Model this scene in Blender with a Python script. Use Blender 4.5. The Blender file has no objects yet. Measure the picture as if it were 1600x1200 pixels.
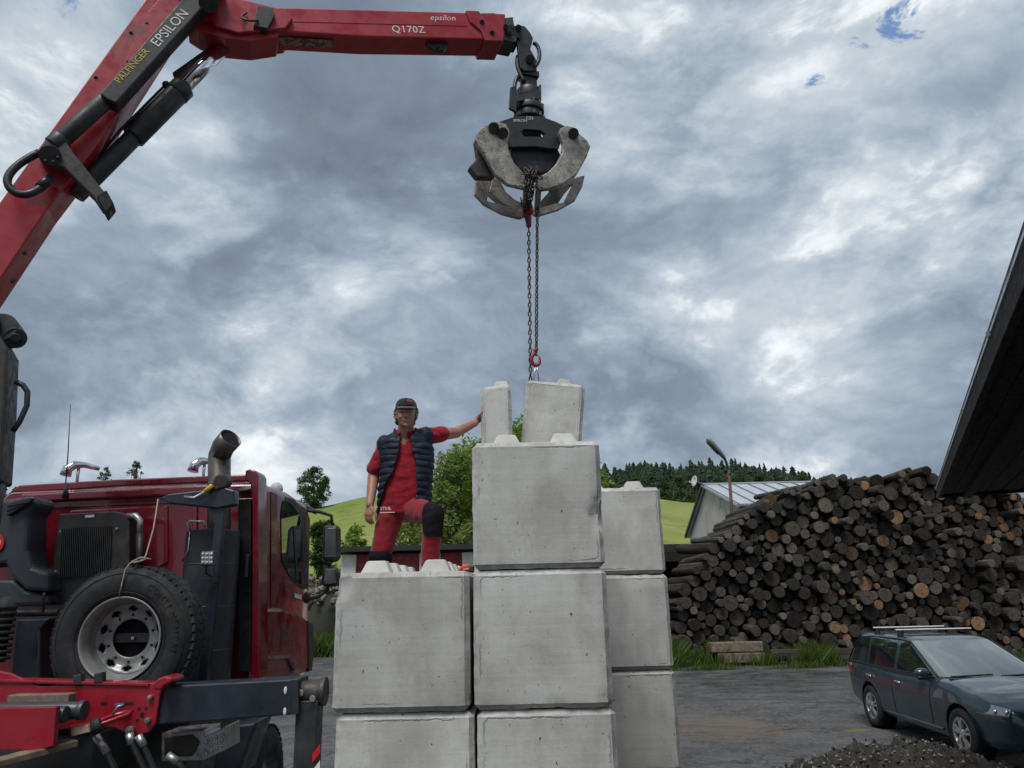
import bpy, bmesh, math, random
from mathutils import Vector, Matrix, Euler, noise
random.seed(7)
scene = bpy.context.scene
COL = scene.collection
rad = math.radians

# ------------------------------------------------------------------ camera
FPX, PITCH, ROLL = 1202.0, rad(15.2), rad(-1.3)
EYE = Vector((0, 0, 2.26))
cam_data = bpy.data.cameras.new('camera')
cam_data.sensor_width = 36.0
cam_data.lens = 36.0 * FPX / 1600.0
cam_data.clip_start = 0.05
cam_data.clip_end = 3000
cam = bpy.data.objects.new('camera', cam_data)
COL.objects.link(cam)
CROT = Matrix.Rotation(math.pi / 2 + PITCH, 3, 'X') @ Matrix.Rotation(ROLL, 3, 'Z')
cam.matrix_world = Matrix.Translation(EYE) @ CROT.to_4x4()
scene.camera = cam

def ray(px, py):
    return CROT @ Vector(((px - 800) / FPX, (600 - py) / FPX, -1.0))
def PY(px, py, Y):
    d = ray(px, py); return EYE + d * (Y / d.y)
def PZ(px, py, z=0.0):
    d = ray(px, py); return EYE + d * ((z - EYE.z) / d.z)

# ------------------------------------------------------------------ exposure
vs = scene.view_settings
vs.view_transform = 'Standard'; vs.look = 'None'; vs.gamma = 1.0
vs.use_curve_mapping = False
vs.exposure = 0.9

# ------------------------------------------------------------------ sun
SUN_AZ, SUN_EL = rad(202), rad(60)          # azimuth clockwise from +Y: behind the camera, a little to its left
sd = bpy.data.lights.new('sun', 'SUN')
sd.energy = 1.5; sd.angle = rad(28); sd.color = (1.0, 0.97, 0.93)
sun = bpy.data.objects.new('sun', sd); COL.objects.link(sun)
sdir = Vector((math.sin(SUN_AZ) * math.cos(SUN_EL), math.cos(SUN_AZ) * math.cos(SUN_EL), math.sin(SUN_EL)))
sun.rotation_euler = sdir.to_track_quat('Z', 'Y').to_euler()
sun.location = (0, -20, 40)

# ------------------------------------------------------------------ node helper
class NT:
    def __init__(self, tree):
        self.t = tree; self.n = tree.nodes; self.l = tree.links
    def node(self, typ, **kw):
        nd = self.n.new(typ)
        for k, v in kw.items(): setattr(nd, k, v)
        return nd
    def put(self, sock, v):
        if v is None: return
        if hasattr(v, 'is_output') or isinstance(v, bpy.types.NodeSocket): self.l.new(v, sock)
        else: sock.default_value = v
    def math(self, op, a, b=None, c=None, clamp=False):
        nd = self.node('ShaderNodeMath', operation=op); nd.use_clamp = clamp
        self.put(nd.inputs[0], a); self.put(nd.inputs[1], b)
        if c is not None: self.put(nd.inputs[2], c)
        return nd.outputs[0]
    def vmath(self, op, a, b=None, out=0):
        nd = self.node('ShaderNodeVectorMath', operation=op)
        self.put(nd.inputs[0], a)
        if b is not None: self.put(nd.inputs[1], b)
        return nd.outputs[out]
    def noise(self, vec, scale, detail=4, rough=0.55, dist=0.0, out=0):
        nd = self.node('ShaderNodeTexNoise')
        if vec is not None: self.put(nd.inputs['Vector'], vec)
        nd.inputs['Scale'].default_value = scale; nd.inputs['Detail'].default_value = detail
        nd.inputs['Roughness'].default_value = rough; nd.inputs['Distortion'].default_value = dist
        return nd.outputs[out]
    def voronoi(self, vec, scale, feature='F1', out='Distance', rnd=1.0):
        nd = self.node('ShaderNodeTexVoronoi', feature=feature)
        if vec is not None: self.put(nd.inputs['Vector'], vec)
        nd.inputs['Scale'].default_value = scale; nd.inputs['Randomness'].default_value = rnd
        return nd.outputs[out]
    def ramp(self, fac, stops, interp='LINEAR'):
        nd = self.node('ShaderNodeValToRGB'); cr = nd.color_ramp; cr.interpolation = interp
        while len(cr.elements) > 1: cr.elements.remove(cr.elements[-1])
        for i, (p, c) in enumerate(stops):
            e = cr.elements[0] if i == 0 else cr.elements.new(p)
            e.position = p
            if isinstance(c, (int, float)): c = (c, c, c)
            e.color = (*c[:3], 1)
        self.put(nd.inputs[0], fac); return nd.outputs[0]
    def mix(self, fac, a, b, typ='MIX'):
        nd = self.node('ShaderNodeMix', data_type='RGBA', blend_type=typ)
        self.put(nd.inputs['Factor'], fac)
        for s, v in ((nd.inputs[6], a), (nd.inputs[7], b)):
            if isinstance(v, (tuple, list)): v = (*v[:3], 1)
            self.put(s, v)
        return nd.outputs[2]
    def maprange(self, v, a, b, c=0.0, d=1.0, smooth=True):
        nd = self.node('ShaderNodeMapRange', interpolation_type='SMOOTHSTEP' if smooth else 'LINEAR')
        self.put(nd.inputs['Value'], v)
        for k, x in zip(('From Min', 'From Max', 'To Min', 'To Max'), (a, b, c, d)): nd.inputs[k].default_value = x
        return nd.outputs[0]
    def mapping(self, vec, loc=(0, 0, 0), rot=(0, 0, 0), sc=(1, 1, 1)):
        nd = self.node('ShaderNodeMapping'); self.put(nd.inputs[0], vec)
        nd.inputs['Location'].default_value = loc; nd.inputs['Rotation'].default_value = rot; nd.inputs['Scale'].default_value = sc
        return nd.outputs[0]
    def bump(self, h, strength=0.4, dist=0.01, normal=None):
        nd = self.node('ShaderNodeBump'); nd.inputs['Strength'].default_value = strength
        nd.inputs['Distance'].default_value = dist; self.put(nd.inputs['Height'], h)
        if normal is not None: self.put(nd.inputs['Normal'], normal)
        return nd.outputs[0]

# ------------------------------------------------------------------ sky (world)
world = bpy.data.worlds.new('World'); scene.world = world
world.use_nodes = True
wt = NT(world.node_tree)
for nd in list(wt.n): wt.n.remove(nd)
def build_sky():
    T = wt
    tc = T.node('ShaderNodeTexCoord').outputs['Generated']
    d = T.vmath('NORMALIZE', tc)
    sep = T.node('ShaderNodeSeparateXYZ'); T.l.new(d, sep.inputs[0])
    zz = T.math('ADD', T.math('MAXIMUM', sep.outputs[2], 0.0), 1.0)
    inv = T.math('DIVIDE', 1.0, zz)
    comb = T.node('ShaderNodeCombineXYZ')
    T.l.new(T.math('MULTIPLY', sep.outputs[0], inv), comb.inputs[0])
    T.l.new(T.math('MULTIPLY', sep.outputs[1], inv), comb.inputs[1])
    T.l.new(T.math('MULTIPLY', sep.outputs[2], 1.0), comb.inputs[2])
    p0 = comb.outputs[0]
    warp = T.vmath('SUBTRACT', T.noise(p0, 3.0, 3, .5, out=1), (.5, .5, .5))
    p = T.vmath('ADD', p0, T.vmath('MULTIPLY', warp, (.16, .16, .16)))
    n1 = T.noise(T.mapping(p, loc=SKYLOC), 2.7, 8, 0.55)
    n2 = T.noise(T.mapping(p, loc=(7.7, -2.2, 1.9)), 5.6, 7, 0.58)
    n3 = T.noise(T.mapping(p, loc=(-4.0, 5.5, 0.2)), 17.0, 5, 0.6)
    bil = lambda n: T.math('ABSOLUTE', T.math('SUBTRACT', T.math('MULTIPLY', n, 2.0), 1.0))
    v = T.math('ADD', T.math('MULTIPLY', n1, 0.95), T.math('ADD', T.math('MULTIPLY', bil(n2), 0.36), T.math('MULTIPLY', bil(n3), 0.12)))
    nm = T.noise(T.mapping(p, loc=(2.5, 3.5, 6.1)), 3.1, 9, 0.60)
    v = T.math('ADD', v, T.math('ADD', T.maprange(nm, .47, .57, -.055, .085), T.maprange(T.noise(T.mapping(p, loc=(8.5, 1.5, 3.1)), 7.5, 8, 0.60), .48, .62, -.025, .045)))
    v = T.math('SUBTRACT', v, SKYOFF)
    # thick and thin stretches of the cloud deck: (pixel direction, radius in degrees, offset)
    dw = T.vmath('NORMALIZE', T.vmath('ADD', d, T.vmath('MULTIPLY', warp, (.25, .25, .25))))
    for (bx, by, rdeg, amp) in BLOBS:
        u = ray(bx, by).normalized()
        dp = T.vmath('DOT_PRODUCT', dw, tuple(u), out=1)
        w = T.maprange(dp, math.cos(rad(rdeg)), 1.0, 0.0, amp)
        v = T.math('ADD', v, w)
    col = T.ramp(v, [(0.10, (.11, .142, .19)), (0.34, (.18, .226, .285)), (0.46, (.258, .318, .388)), (0.55, (.35, .413, .478)),
                     (0.63, (.45, .50, .55)), (0.70, (.65, .69, .72)), (0.84, (.86, .88, .895))])
    sky = T.node('ShaderNodeTexSky', sky_type='NISHITA')
    sky.sun_disc = False; sky.sun_elevation = SUN_EL; sky.sun_rotation = SUN_AZ
    sky.air_density = 1.0; sky.dust_density = 0.6; sky.ozone_density = 2.0
    # clear gaps
    gap = None
    gn = T.noise(T.mapping(p, loc=(1.0, 9.0, 3.0)), 12.0, 6, 0.65, 0.8)
    for (bx, by, rdeg, amp) in GAPS:
        u = ray(bx, by).normalized()
        dp = T.vmath('DOT_PRODUCT', d, tuple(u), out=1)
        w = T.maprange(dp, math.cos(rad(rdeg)), 1.0, 0.0, amp)
        gap = w if gap is None else T.math('MAXIMUM', gap, w)
    g = T.maprange(T.math('ADD', T.math('MULTIPLY', gap, .9), T.math('MULTIPLY', T.math('SUBTRACT', gn, .5), 2.4)), .92, 1.12)
    lift = T.mix(1.0, col, (SKYC, SKYC, SKYC), 'MULTIPLY')
    out = T.mix(g, lift, sky.outputs[0])
    bg = T.node('ShaderNodeBackground'); T.l.new(out, bg.inputs[0]); bg.inputs[1].default_value = 0.1
    world.cycles.sampling_method = 'MANUAL'; world.cycles.sample_map_resolution = 512
    wo = T.node('ShaderNodeOutputWorld'); T.l.new(bg.outputs[0], wo.inputs[0])
SKYC = 6.9
SKYOFF = .062
SKYLOC = (6.3, 4.2, .9)
BLOBS = [(70, 80, 16, .15), (250, 200, 6, .03), (500, 120, 14, -.09), (330, 400, 13, -.12), (640, 260, 11, -.07), (530, 600, 8, .03), (370, 110, 4, .05),
         (120, 560, 9, -.07), (1050, 90, 12, .03), (1380, 130, 13, .12), (1530, 200, 7, -.06), (1400, 470, 10, .13), (900, 520, 11, -.06),
         (1190, 540, 10, .09), (1080, 650, 8, -.06), (1150, 330, 9, .05), (1560, 620, 10, -.02)]
GAPS = [(1376, 78, 6.0, 1.0), (1318, 104, 4.5, .9), (90, -5, 5.0, 0.95)]
build_sky()

# ------------------------------------------------------------------ materials
MATS = {}
def newmat(name):
    m = bpy.data.materials.new(name); m.use_nodes = True
    T = NT(m.node_tree)
    b = m.node_tree.nodes['Principled BSDF']
    MATS[name] = m
    return m, T, b
def objco(T):
    return T.node('ShaderNodeTexCoord').outputs['Object']
def objrand(T):
    return T.node('ShaderNodeObjectInfo').outputs['Random']

def simple(name, col, rough=0.6, metal=0.0, var=0.25, nscale=6.0, dirt=None, dirt_amt=0.0, bump=0.1, bscale=60, bdist=0.004, coat=0.0, spec=None, rvar=0.15, dscale=3.0):
    """paint / metal / rubber with tonal variation, grime patches and a fine relief"""
    m, T, b = newmat(name)
    co = objco(T)
    n = T.noise(co, nscale, 6, 0.62)
    lo = tuple(c * (1 - var) for c in col); hi = tuple(min(1, c * (1 + var)) for c in col)
    c = T.ramp(n, [(0.3, lo), (0.7, hi)])
    if dirt:
        dn = T.noise(co, dscale, 8, 0.68, 0.4)
        f = T.maprange(dn, 0.62 - dirt_amt * .3, 0.72 - dirt_amt * 0.1)
        c = T.mix(T.math('MULTIPLY', f, min(1, 0.5 + dirt_amt * .5)), c, dirt)
    T.l.new(c, b.inputs['Base Color'])
    b.inputs['Metallic'].default_value = metal
    r = T.maprange(T.noise(co, nscale * 2.3, 5, 0.6), 0.3, 0.7, max(0.03, rough - rvar), min(1, rough + rvar))
    T.l.new(r, b.inputs['Roughness'])
    if coat: b.inputs['Coat Weight'].default_value = coat; b.inputs['Coat Roughness'].default_value = 0.06
    if spec is not None: b.inputs['Specular IOR Level'].default_value = spec
    if bump:
        bn = T.noise(co, bscale, 5, 0.6)
        T.l.new(T.bump(bn, bump, bdist), b.inputs['Normal'])
    return m

def mat_concrete():
    m, T, b = newmat('concrete')
    co0 = objco(T)
    r = objrand(T)
    off = T.node('ShaderNodeCombineXYZ')
    T.l.new(T.math('MULTIPLY', r, 37.0), off.inputs[0]); T.l.new(T.math('MULTIPLY', r, 91.0), off.inputs[1]); T.l.new(T.math('MULTIPLY', r, 17.0), off.inputs[2])
    co = T.vmath('ADD', co0, off.outputs[0])
    big = T.noise(co, 2.2, 6, 0.6, 0.6)
    mid = T.noise(T.mapping(co, sc=(9, 9, 1.3)), 1.0, 5, 0.6)
    fine = T.noise(co, 70, 4, 0.6)
    lines = T.noise(T.mapping(co, sc=(1.2, 1.2, 42)), 1.0, 4, 0.6)
    v = T.math('ADD', T.math('MULTIPLY', big, 0.62), T.math('ADD', T.math('MULTIPLY', mid, 0.2), T.math('ADD', T.math('MULTIPLY', fine, 0.12), T.math('MULTIPLY', lines, 0.12))))
    c = T.ramp(v, [(0.32, (.31, .305, .285)), (0.43, (.43, .425, .40)), (0.52, (.505, .503, .475)), (0.63, (.59, .59, .565))])
    # warm stain patches
    st = T.maprange(T.noise(T.mapping(co, loc=(5, 2, 9), sc=(2.6, 2.6, 1.4)), 1.0, 6, 0.65, 0.5), 0.47, 0.66)
    c = T.mix(T.math('MULTIPLY', st, 0.42), c, (.30, .285, .25))
    # overall shade of each block
    c = T.mix(1.0, c, T.ramp(r, [(0, .86), (1, 1.06)]), 'MULTIPLY')
    # air holes: two sizes
    def holes(scale, r0, keep, seed):
        wob = T.vmath('ADD', T.mapping(co, loc=(seed, seed * 2, -seed), sc=(1, 1, .72)), T.vmath('MULTIPLY', T.noise(co, scale * 1.6, 3, .6, out=1), (.035,.035,.035)))
        dist = T.voronoi(wob, scale)
        cr = T.voronoi(wob, scale, out='Color')
        s = T.node('ShaderNodeSeparateXYZ'); T.l.new(cr, s.inputs[0])
        radius = T.math('MULTIPLY', T.maprange(s.outputs[0], keep, 1.0, 0.0, 1.0, smooth=False), r0)
        return T.maprange(T.math('SUBTRACT', dist, radius), -0.03, 0.015, 1.0, 0.0)
    h = T.math('MAXIMUM', holes(22, .15, .66, 3.0), holes(50, .20, .72, 8.0))
    c = T.mix(T.math('MULTIPLY', h, 0.82), c, (.035, .036, .036))
    # grime held along the broken edges
    geo = T.node('ShaderNodeAttribute'); geo.attribute_name = 'edge'
    en = T.noise(co, 16, 6, .65)
    e = T.math('MULTIPLY', geo.outputs['Fac'], T.maprange(en, .42, .62))
    c = T.mix(T.math('MULTIPLY', e, .5), c, (.20, .195, .18))
    # ragged flash line where the mould halves met
    band = T.math('ABSOLUTE', T.math('SUBTRACT', T.math('ADD', geo.outputs['Fac'], T.math('MULTIPLY', T.math('SUBTRACT', en, .5), .75)), .36))
    fl = T.math('MULTIPLY', T.maprange(band, .0, .13, 1, 0), T.maprange(T.noise(T.mapping(co, loc=(9, 4, 2)), 2.2, 3, .5), .50, .60))
    c = T.mix(T.math('MULTIPLY', fl, .55), c, (.16, .157, .148))
    T.l.new(c, b.inputs['Base Color'])
    b.inputs['Roughness'].default_value = 0.9; b.inputs['Specular IOR Level'].default_value = 0.25
    hh = T.math('SUBTRACT', T.math('ADD', T.math('MULTIPLY', fine, 0.25), T.math('ADD', T.math('MULTIPLY', lines, 0.25), T.math('MULTIPLY', big, 0.5))), T.math('ADD', T.math('MULTIPLY', h, 1.6), T.math('MULTIPLY', fl, .8)))
    T.l.new(T.bump(hh, 0.6, 0.006), b.inputs['Normal'])
    return m

# ------------------------------------------------------------------ mesh builder
class MB:
    """collects geometry in world (or prototype) coordinates; build() makes ONE mesh object"""
    def __init__(self): self.v = []; self.f = []; self.mi = []; self.sm = []
    def add(self, vs, fs, mi=0, smooth=False):
        o = len(self.v); self.v += [Vector(p) for p in vs]
        for f in fs:
            self.f.append(tuple(i + o for i in f)); self.mi.append(mi); self.sm.append(smooth)
        return self
    def xform(self, M):
        self.v = [M @ p for p in self.v]; return self
    def box(self, c, s, R=None, mi=0):
        c = Vector(c); hx, hy, hz = s[0] / 2, s[1] / 2, s[2] / 2
        vs = [Vector((x, y, z)) for x in (-hx, hx) for y in (-hy, hy) for z in (-hz, hz)]
        if R is not None: vs = [R @ p for p in vs]
        return self.add([p + c for p in vs], [(0, 1, 3, 2), (4, 6, 7, 5), (0, 4, 5, 1), (2, 3, 7, 6), (0, 2, 6, 4), (1, 5, 7, 3)], mi)
    def box2(self, a, b, mi=0):
        a = Vector(a); b = Vector(b); return self.box((a + b) / 2, [abs(b[i] - a[i]) for i in range(3)], mi=mi)
    def bar(self, p, q, w, h, up=(0, 0, 1), mi=0):
        p = Vector(p); q = Vector(q); y = (q - p); L = y.length; y.normalize()
        x = y.cross(Vector(up))
        if x.length < 1e-4: x = y.cross(Vector((1, 0, 0)))
        x.normalize(); z = x.cross(y)
        return self.box((p + q) / 2, (w, L, h), Matrix((x, y, z)).transposed(), mi)
    def cyl(self, p, q, r0, r1=None, n=16, caps=True, mi=0, smooth=True):
        if r1 is None: r1 = r0
        p = Vector(p); q = Vector(q); y = (q - p).normalized()
        x = y.cross(Vector((0, 0, 1)))
        if x.length < 1e-3: x = Vector((1, 0, 0))
        x.normalize(); z = x.cross(y)
        vs = []
        for c, r in ((p, r0), (q, r1)):
            for i in range(n):
                a = 2 * math.pi * i / n; vs.append(c + (x * math.cos(a) + z * math.sin(a)) * r)
        self.add(vs, [(i, (i + 1) % n, n + (i + 1) % n, n + i) for i in range(n)], mi, smooth)
        if caps:
            self.add(vs[:n], [tuple(reversed(range(n)))], mi); self.add(vs[n:], [tuple(range(n))], mi)
        return self
    def tube(self, pts, r, n=8, mi=0, caps=True, closed=False):
        pts = [Vector(p) for p in pts]; m = len(pts)
        rr = r if isinstance(r, (list, tuple)) else [r] * m
        vs = []; prev = None
        for i, p in enumerate(pts):
            if closed: t = (pts[(i + 1) % m] - pts[i - 1])
            else: t = pts[min(i + 1, m - 1)] - pts[max(i - 1, 0)]
            t.normalize()
            if prev is None:
                x = t.cross(Vector((0, 0, 1)))
                if x.length < 1e-2: x = t.cross(Vector((1, 0, 0)))
            else: x = prev - t * prev.dot(t)
            x.normalize(); prev = x; z = t.cross(x)
            for k in range(n):
                a = 2 * math.pi * k / n; vs.append(p + (x * math.cos(a) + z * math.sin(a)) * rr[i])
        fs = []
        for i in range(m if closed else m - 1):
            j = (i + 1) % m
            for k in range(n): fs.append((i * n + k, i * n + (k + 1) % n, j * n + (k + 1) % n, j * n + k))
        self.add(vs, fs, mi, True)
        if caps and not closed:
            self.add(vs[:n], [tuple(reversed(range(n)))], mi); self.add(vs[-n:], [tuple(range(n))], mi)
        return self
    def lathe(self, prof, origin, axis, n=32, mi=0, smooth=True, a0=0, a1=2 * math.pi):
        """prof: list of (distance along axis, radius)"""
        o = Vector(origin); y = Vector(axis).normalized(); x = y.cross(Vector((0, 0, 1)))
        if x.length < 1e-3: x = Vector((1, 0, 0))
        x.normalize(); z = x.cross(y); vs = []; full = abs(a1 - a0 - 2 * math.pi) < 1e-6
        m = n if full else n + 1
        for (t, r) in prof:
            for i in range(m):
                a = a0 + (a1 - a0) * i / n; vs.append(o + y * t + (x * math.cos(a) + z * math.sin(a)) * r)
        fs = []
        for k in range(len(prof) - 1):
            for i in range(n):
                j = (i + 1) % m; fs.append((k * m + i, k * m + j, (k + 1) * m + j, (k + 1) * m + i))
        return self.add(vs, fs, mi, smooth)
    def prism(self, poly, d, mi=0):
        """poly: list of world points (planar), extruded by vector d"""
        poly = [Vector(p) for p in poly]; d = Vector(d); n = len(poly)
        return self.add(poly + [p + d for p in poly], [tuple(range(n)), tuple(reversed(range(n, 2 * n)))] + [(i, n + i, n + (i + 1) % n, (i + 1) % n) for i in range(n)], mi)
    def capsule(self, p, q, r0, r1=None, n=14, mi=0, sq=(1, 1), up=None):
        """tapered capsule with hemispherical ends; sq squashes the two cross axes"""
        if r1 is None: r1 = r0
        p = Vector(p); q = Vector(q); y = q - p; L = y.length
        y = y.normalized() if L > 1e-6 else Vector((0, 0, 1))
        x = y.cross(Vector(up) if up else Vector((0, 0, 1)))
        if x.length < 1e-3: x = Vector((1, 0, 0))
        x.normalize(); z = x.cross(y); rings = []
        for i in range(1, 5): a = -math.pi / 2 + math.pi / 2 * i / 5; rings.append((math.sin(a) * r0, math.cos(a) * r0))
        rings.append((0, r0)); rings.append((L, r1))
        for i in range(1, 5): a = math.pi / 2 * i / 5; rings.append((L + math.sin(a) * r1, math.cos(a) * r1))
        vs = [p - y * r0]
        for (t, r) in rings:
            for k in range(n):
                a = 2 * math.pi * k / n; vs.append(p + y * t + x * (math.cos(a) * r * sq[0]) + z * (math.sin(a) * r * sq[1]))
        vs.append(p + y * (L + r1)); fs = []; m = len(rings)
        for k in range(n): fs.append((0, 1 + (k + 1) % n, 1 + k))
        for i in range(m - 1):
            for k in range(n): fs.append((1 + i * n + k, 1 + i * n + (k + 1) % n, 1 + (i + 1) * n + (k + 1) % n, 1 + (i + 1) * n + k))
        e = len(vs) - 1
        for k in range(n): fs.append((1 + (m - 1) * n + k, 1 + (m - 1) * n + (k + 1) % n, e))
        return self.add(vs, fs, mi, True)
    def ellipsoid(self, c, r, R=None, n=16, mi=0):
        vs = []; fs = []; m = n // 2 + 1
        for i in range(m + 1):
            t = math.pi * i / m
            for k in range(n):
                a = 2 * math.pi * k / n
                p = Vector((r[0] * math.sin(t) * math.cos(a), r[1] * math.sin(t) * math.sin(a), r[2] * math.cos(t)))
                vs.append(Vector(c) + (R @ p if R is not None else p))
        for i in range(m):
            for k in range(n): fs.append((i * n + k, (i + 1) * n + k, (i + 1) * n + (k + 1) % n, i * n + (k + 1) % n))
        return self.add(vs, fs, mi, True)
    def loft(self, rings, mi=0, smooth=True, closed=True, caps=True):
        n = len(rings[0]); vs = [Vector(p) for r in rings for p in r]; fs = []
        for i in range(len(rings) - 1):
            for k in range(n if closed else n - 1):
                fs.append((i * n + k, i * n + (k + 1) % n, (i + 1) * n + (k + 1) % n, (i + 1) * n + k))
        self.add(vs, fs, mi, smooth)
        if caps and closed:
            self.add(rings[0], [tuple(reversed(range(n)))], mi); self.add(rings[-1], [tuple(range(n))], mi)
        return self
    def build(self, name, mat, parent=None, bevel=0.0, seg=2, angle=35, solid=0.0, fix=True):
        off = Vector((0, 0, 0)); p = parent
        while p is not None: off += p.location; p = p.parent
        me = bpy.data.meshes.new(name)
        me.from_pydata([tuple(v - off) for v in self.v], [], self.f)
        mats = mat if isinstance(mat, (list, tuple)) else [mat]
        for m in mats: me.materials.append(MATS[m] if isinstance(m, str) else m)
        me.polygons.foreach_set('material_index', self.mi); me.polygons.foreach_set('use_smooth', self.sm)
        me.validate(); me.update()
        if fix:
            bm = bmesh.new(); bm.from_mesh(me)
            bmesh.ops.remove_doubles(bm, verts=bm.verts, dist=1e-5)
            bmesh.ops.recalc_face_normals(bm, faces=bm.faces)
            bm.to_mesh(me); bm.free()
        o = bpy.data.objects.new(name, me); COL.objects.link(o)
        if parent is not None: o.parent = parent
        if solid:
            s = o.modifiers.new('solid', 'SOLIDIFY'); s.thickness = solid; s.offset = 0
        if bevel:
            bv = o.modifiers.new('bevel', 'BEVEL'); bv.width = bevel; bv.segments = seg; bv.limit_method = 'ANGLE'; bv.angle_limit = rad(angle)
            bv.harden_normals = False
        return o

def tag(o, label=None, cat=None, group=None, kind=None):
    if label: o['label'] = label
    if cat: o['category'] = cat
    if group: o['group'] = group
    if kind: o['kind'] = kind
    return o
def thing(name, label, cat, loc=(0, 0, 0), group=None):
    o = bpy.data.objects.new(name, None); COL.objects.link(o); o.location = loc; o.empty_display_size = 0.2
    return tag(o, label, cat, group)
def copy_tree(o, parent=None):
    c = o.copy(); COL.objects.link(c); c.parent = parent
    for ch in list(o.children): copy_tree(ch, c)
    return c
def bez(p0, p1, p2, p3, n=12):
    p0, p1, p2, p3 = map(Vector, (p0, p1, p2, p3)); out = []
    for i in range(n + 1):
        t = i / n; s = 1 - t; out.append(p0 * s ** 3 + p1 * 3 * s * s * t + p2 * 3 * s * t * t + p3 * t ** 3)
    return out
def text_mesh(body, size, mat, parent, origin, xdir, ydir, extrude=0.001, shear=0.0, name='lettering', spacing=1.0):
    """flat lettering as a thin mesh: origin = lower left corner, world axes given"""
    cu = bpy.data.curves.new(name, 'FONT'); cu.body = body; cu.size = size; cu.extrude = extrude; cu.shear = shear; cu.space_character = spacing
    cu.resolution_u = 3
    tmp = bpy.data.objects.new('tmp', cu); COL.objects.link(tmp)
    dg = bpy.context.evaluated_depsgraph_get(); me = bpy.data.meshes.new_from_object(tmp.evaluated_get(dg))
    bpy.data.objects.remove(tmp); bpy.data.curves.remove(cu)
    me.name = name
    x = Vector(xdir).normalized(); y = Vector(ydir); y = (y - x * y.dot(x)).normalized(); z = x.cross(y)
    M = Matrix((x, y, z)).transposed().to_4x4(); M.translation = Vector(origin)
    off = Vector((0, 0, 0)); p = parent
    while p is not None: off += p.location; p = p.parent
    me.transform(Matrix.Translation(-off) @ M)
    me.materials.clear(); me.materials.append(MATS[mat])
    o = bpy.data.objects.new(name, me); COL.objects.link(o); o.parent = parent
    return o
def evaluated(o, name=None):
    """freeze an object's modifiers into its mesh"""
    dg = bpy.context.evaluated_depsgraph_get(); dg.update()
    me = bpy.data.meshes.new_from_object(o.evaluated_get(dg))
    o.modifiers.clear(); o.data = me
    return o

mat_concrete()
simple('red_paint', (.34, .010, .022), .42, var=.22, nscale=2.2, dirt=(.045, .02, .018), dirt_amt=.25, bump=.15, bscale=25, coat=.15, dscale=2.2)
simple('red_base_paint', (.28, .007, .018), .38, var=.18, nscale=3, dirt=(.09, .02, .02), dirt_amt=.15, bump=.08, coat=.25)
simple('cab_paint', (.155, .005, .015), .28, var=.15, nscale=2, dirt=(.06, .012, .015), dirt_amt=.12, bump=.02, bscale=8, coat=.5)
simple('black_metal', (.022, .023, .025), .5, var=.4, nscale=5, dirt=(.07, .06, .05), dirt_amt=.3, bump=.2, bscale=40)
simple('dirty_metal', (.038, .033, .029), .62, var=.5, nscale=7, dirt=(.12, .095, .07), dirt_amt=.4, bump=.35, bscale=30)
simple('navy_metal', (.018, .024, .036), .38, var=.3, nscale=3, dirt=(.06, .058, .055), dirt_amt=.25, bump=.1, bscale=20)
simple('grey_plastic', (.035, .042, .052), .5, var=.25, nscale=4, dirt=(.08, .078, .075), dirt_amt=.2, bump=.1)
simple('chrome', (.75, .75, .76), .12, metal=1.0, var=.1, bump=.02, rvar=.06)
simple('steel', (.42, .42, .42), .36, metal=.85, var=.3, bump=.15, nscale=9)
simple('rim_paint', (.25, .25, .25), .42, metal=.35, var=.22, nscale=7, dirt=(.16, .14, .115), dirt_amt=.35, bump=.15)
simple('rubber', (.020, .021, .023), .78, var=.4, nscale=9, dirt=(.055, .053, .05), dirt_amt=.45, bump=.35, bscale=45, spec=.3)
simple('hose_rubber', (.014, .014, .015), .45, var=.3, bump=.1)
simple('exhaust', (.12, .108, .09), .40, metal=.55, var=.3, nscale=4, dirt=(.08, .065, .05), dirt_amt=.3, bump=.1)
simple('soot_shade_black', (.006, .006, .006), .9, bump=0)  # near-black for exhaust soot, and for shade painted into holes and gaps
simple('worn_white', (.66, .65, .61), .6, var=.3, nscale=30, bump=0)
simple('worn_yellow', (.55, .40, .035), .6, var=.35, nscale=30, bump=0)
simple('gold_decal', (.40, .27, .10), .5, var=.2, nscale=30, bump=0)
simple('sign_white', (.72, .72, .70), .45, var=.06, bump=0)
simple('sign_red', (.52, .01, .02), .4, var=.1, bump=0)
simple('old_wood', (.16, .125, .09), .85, var=.45, nscale=12, dirt=(.05, .04, .032), dirt_amt=.3, bump=.5, bscale=22)
simple('rope', (.30, .25, .18), .9, var=.3, nscale=40, bump=.4, bscale=150)
simple('white_plastic', (.62, .62, .60), .45, var=.1, bump=.05)
simple('blue_plastic', (.02, .07, .20), .45, var=.15, bump=.05)
simple('pale_block', (.50, .36, .26), .7, var=.15, bump=.1)
simple('orange_cloth', (.75, .085, .012), .7, var=.25, nscale=18, bump=.4, bscale=60)
simple('chain_steel', (.075, .06, .052), .5, metal=.7, var=.5, nscale=15, dirt=(.11, .045, .025), dirt_amt=.35, bump=.2)
simple('hook_red', (.24, .014, .016), .5, var=.3, nscale=18, dirt=(.05, .02, .02), dirt_amt=.3, bump=.2)
simple('plaster', (.56, .53, .47), .9, var=.14, nscale=1.1, dirt=(.22, .205, .18), dirt_amt=.3, bump=.3, bscale=8, bdist=.02, dscale=.8)
simple('plaster_white', (.74, .71, .66), .9, var=.12, nscale=1.3, dirt=(.30, .29, .26), dirt_amt=.3, bump=.3, bscale=8, bdist=.02)
simple('zinc_roof', (.48, .52, .56), .42, metal=.3, var=.1, nscale=1.4, bump=.08, bscale=3, dirt=(.33, .36, .38), dirt_amt=.2)
simple('dark_trim', (.02, .019, .019), .6, var=.3, bump=.1)
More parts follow.
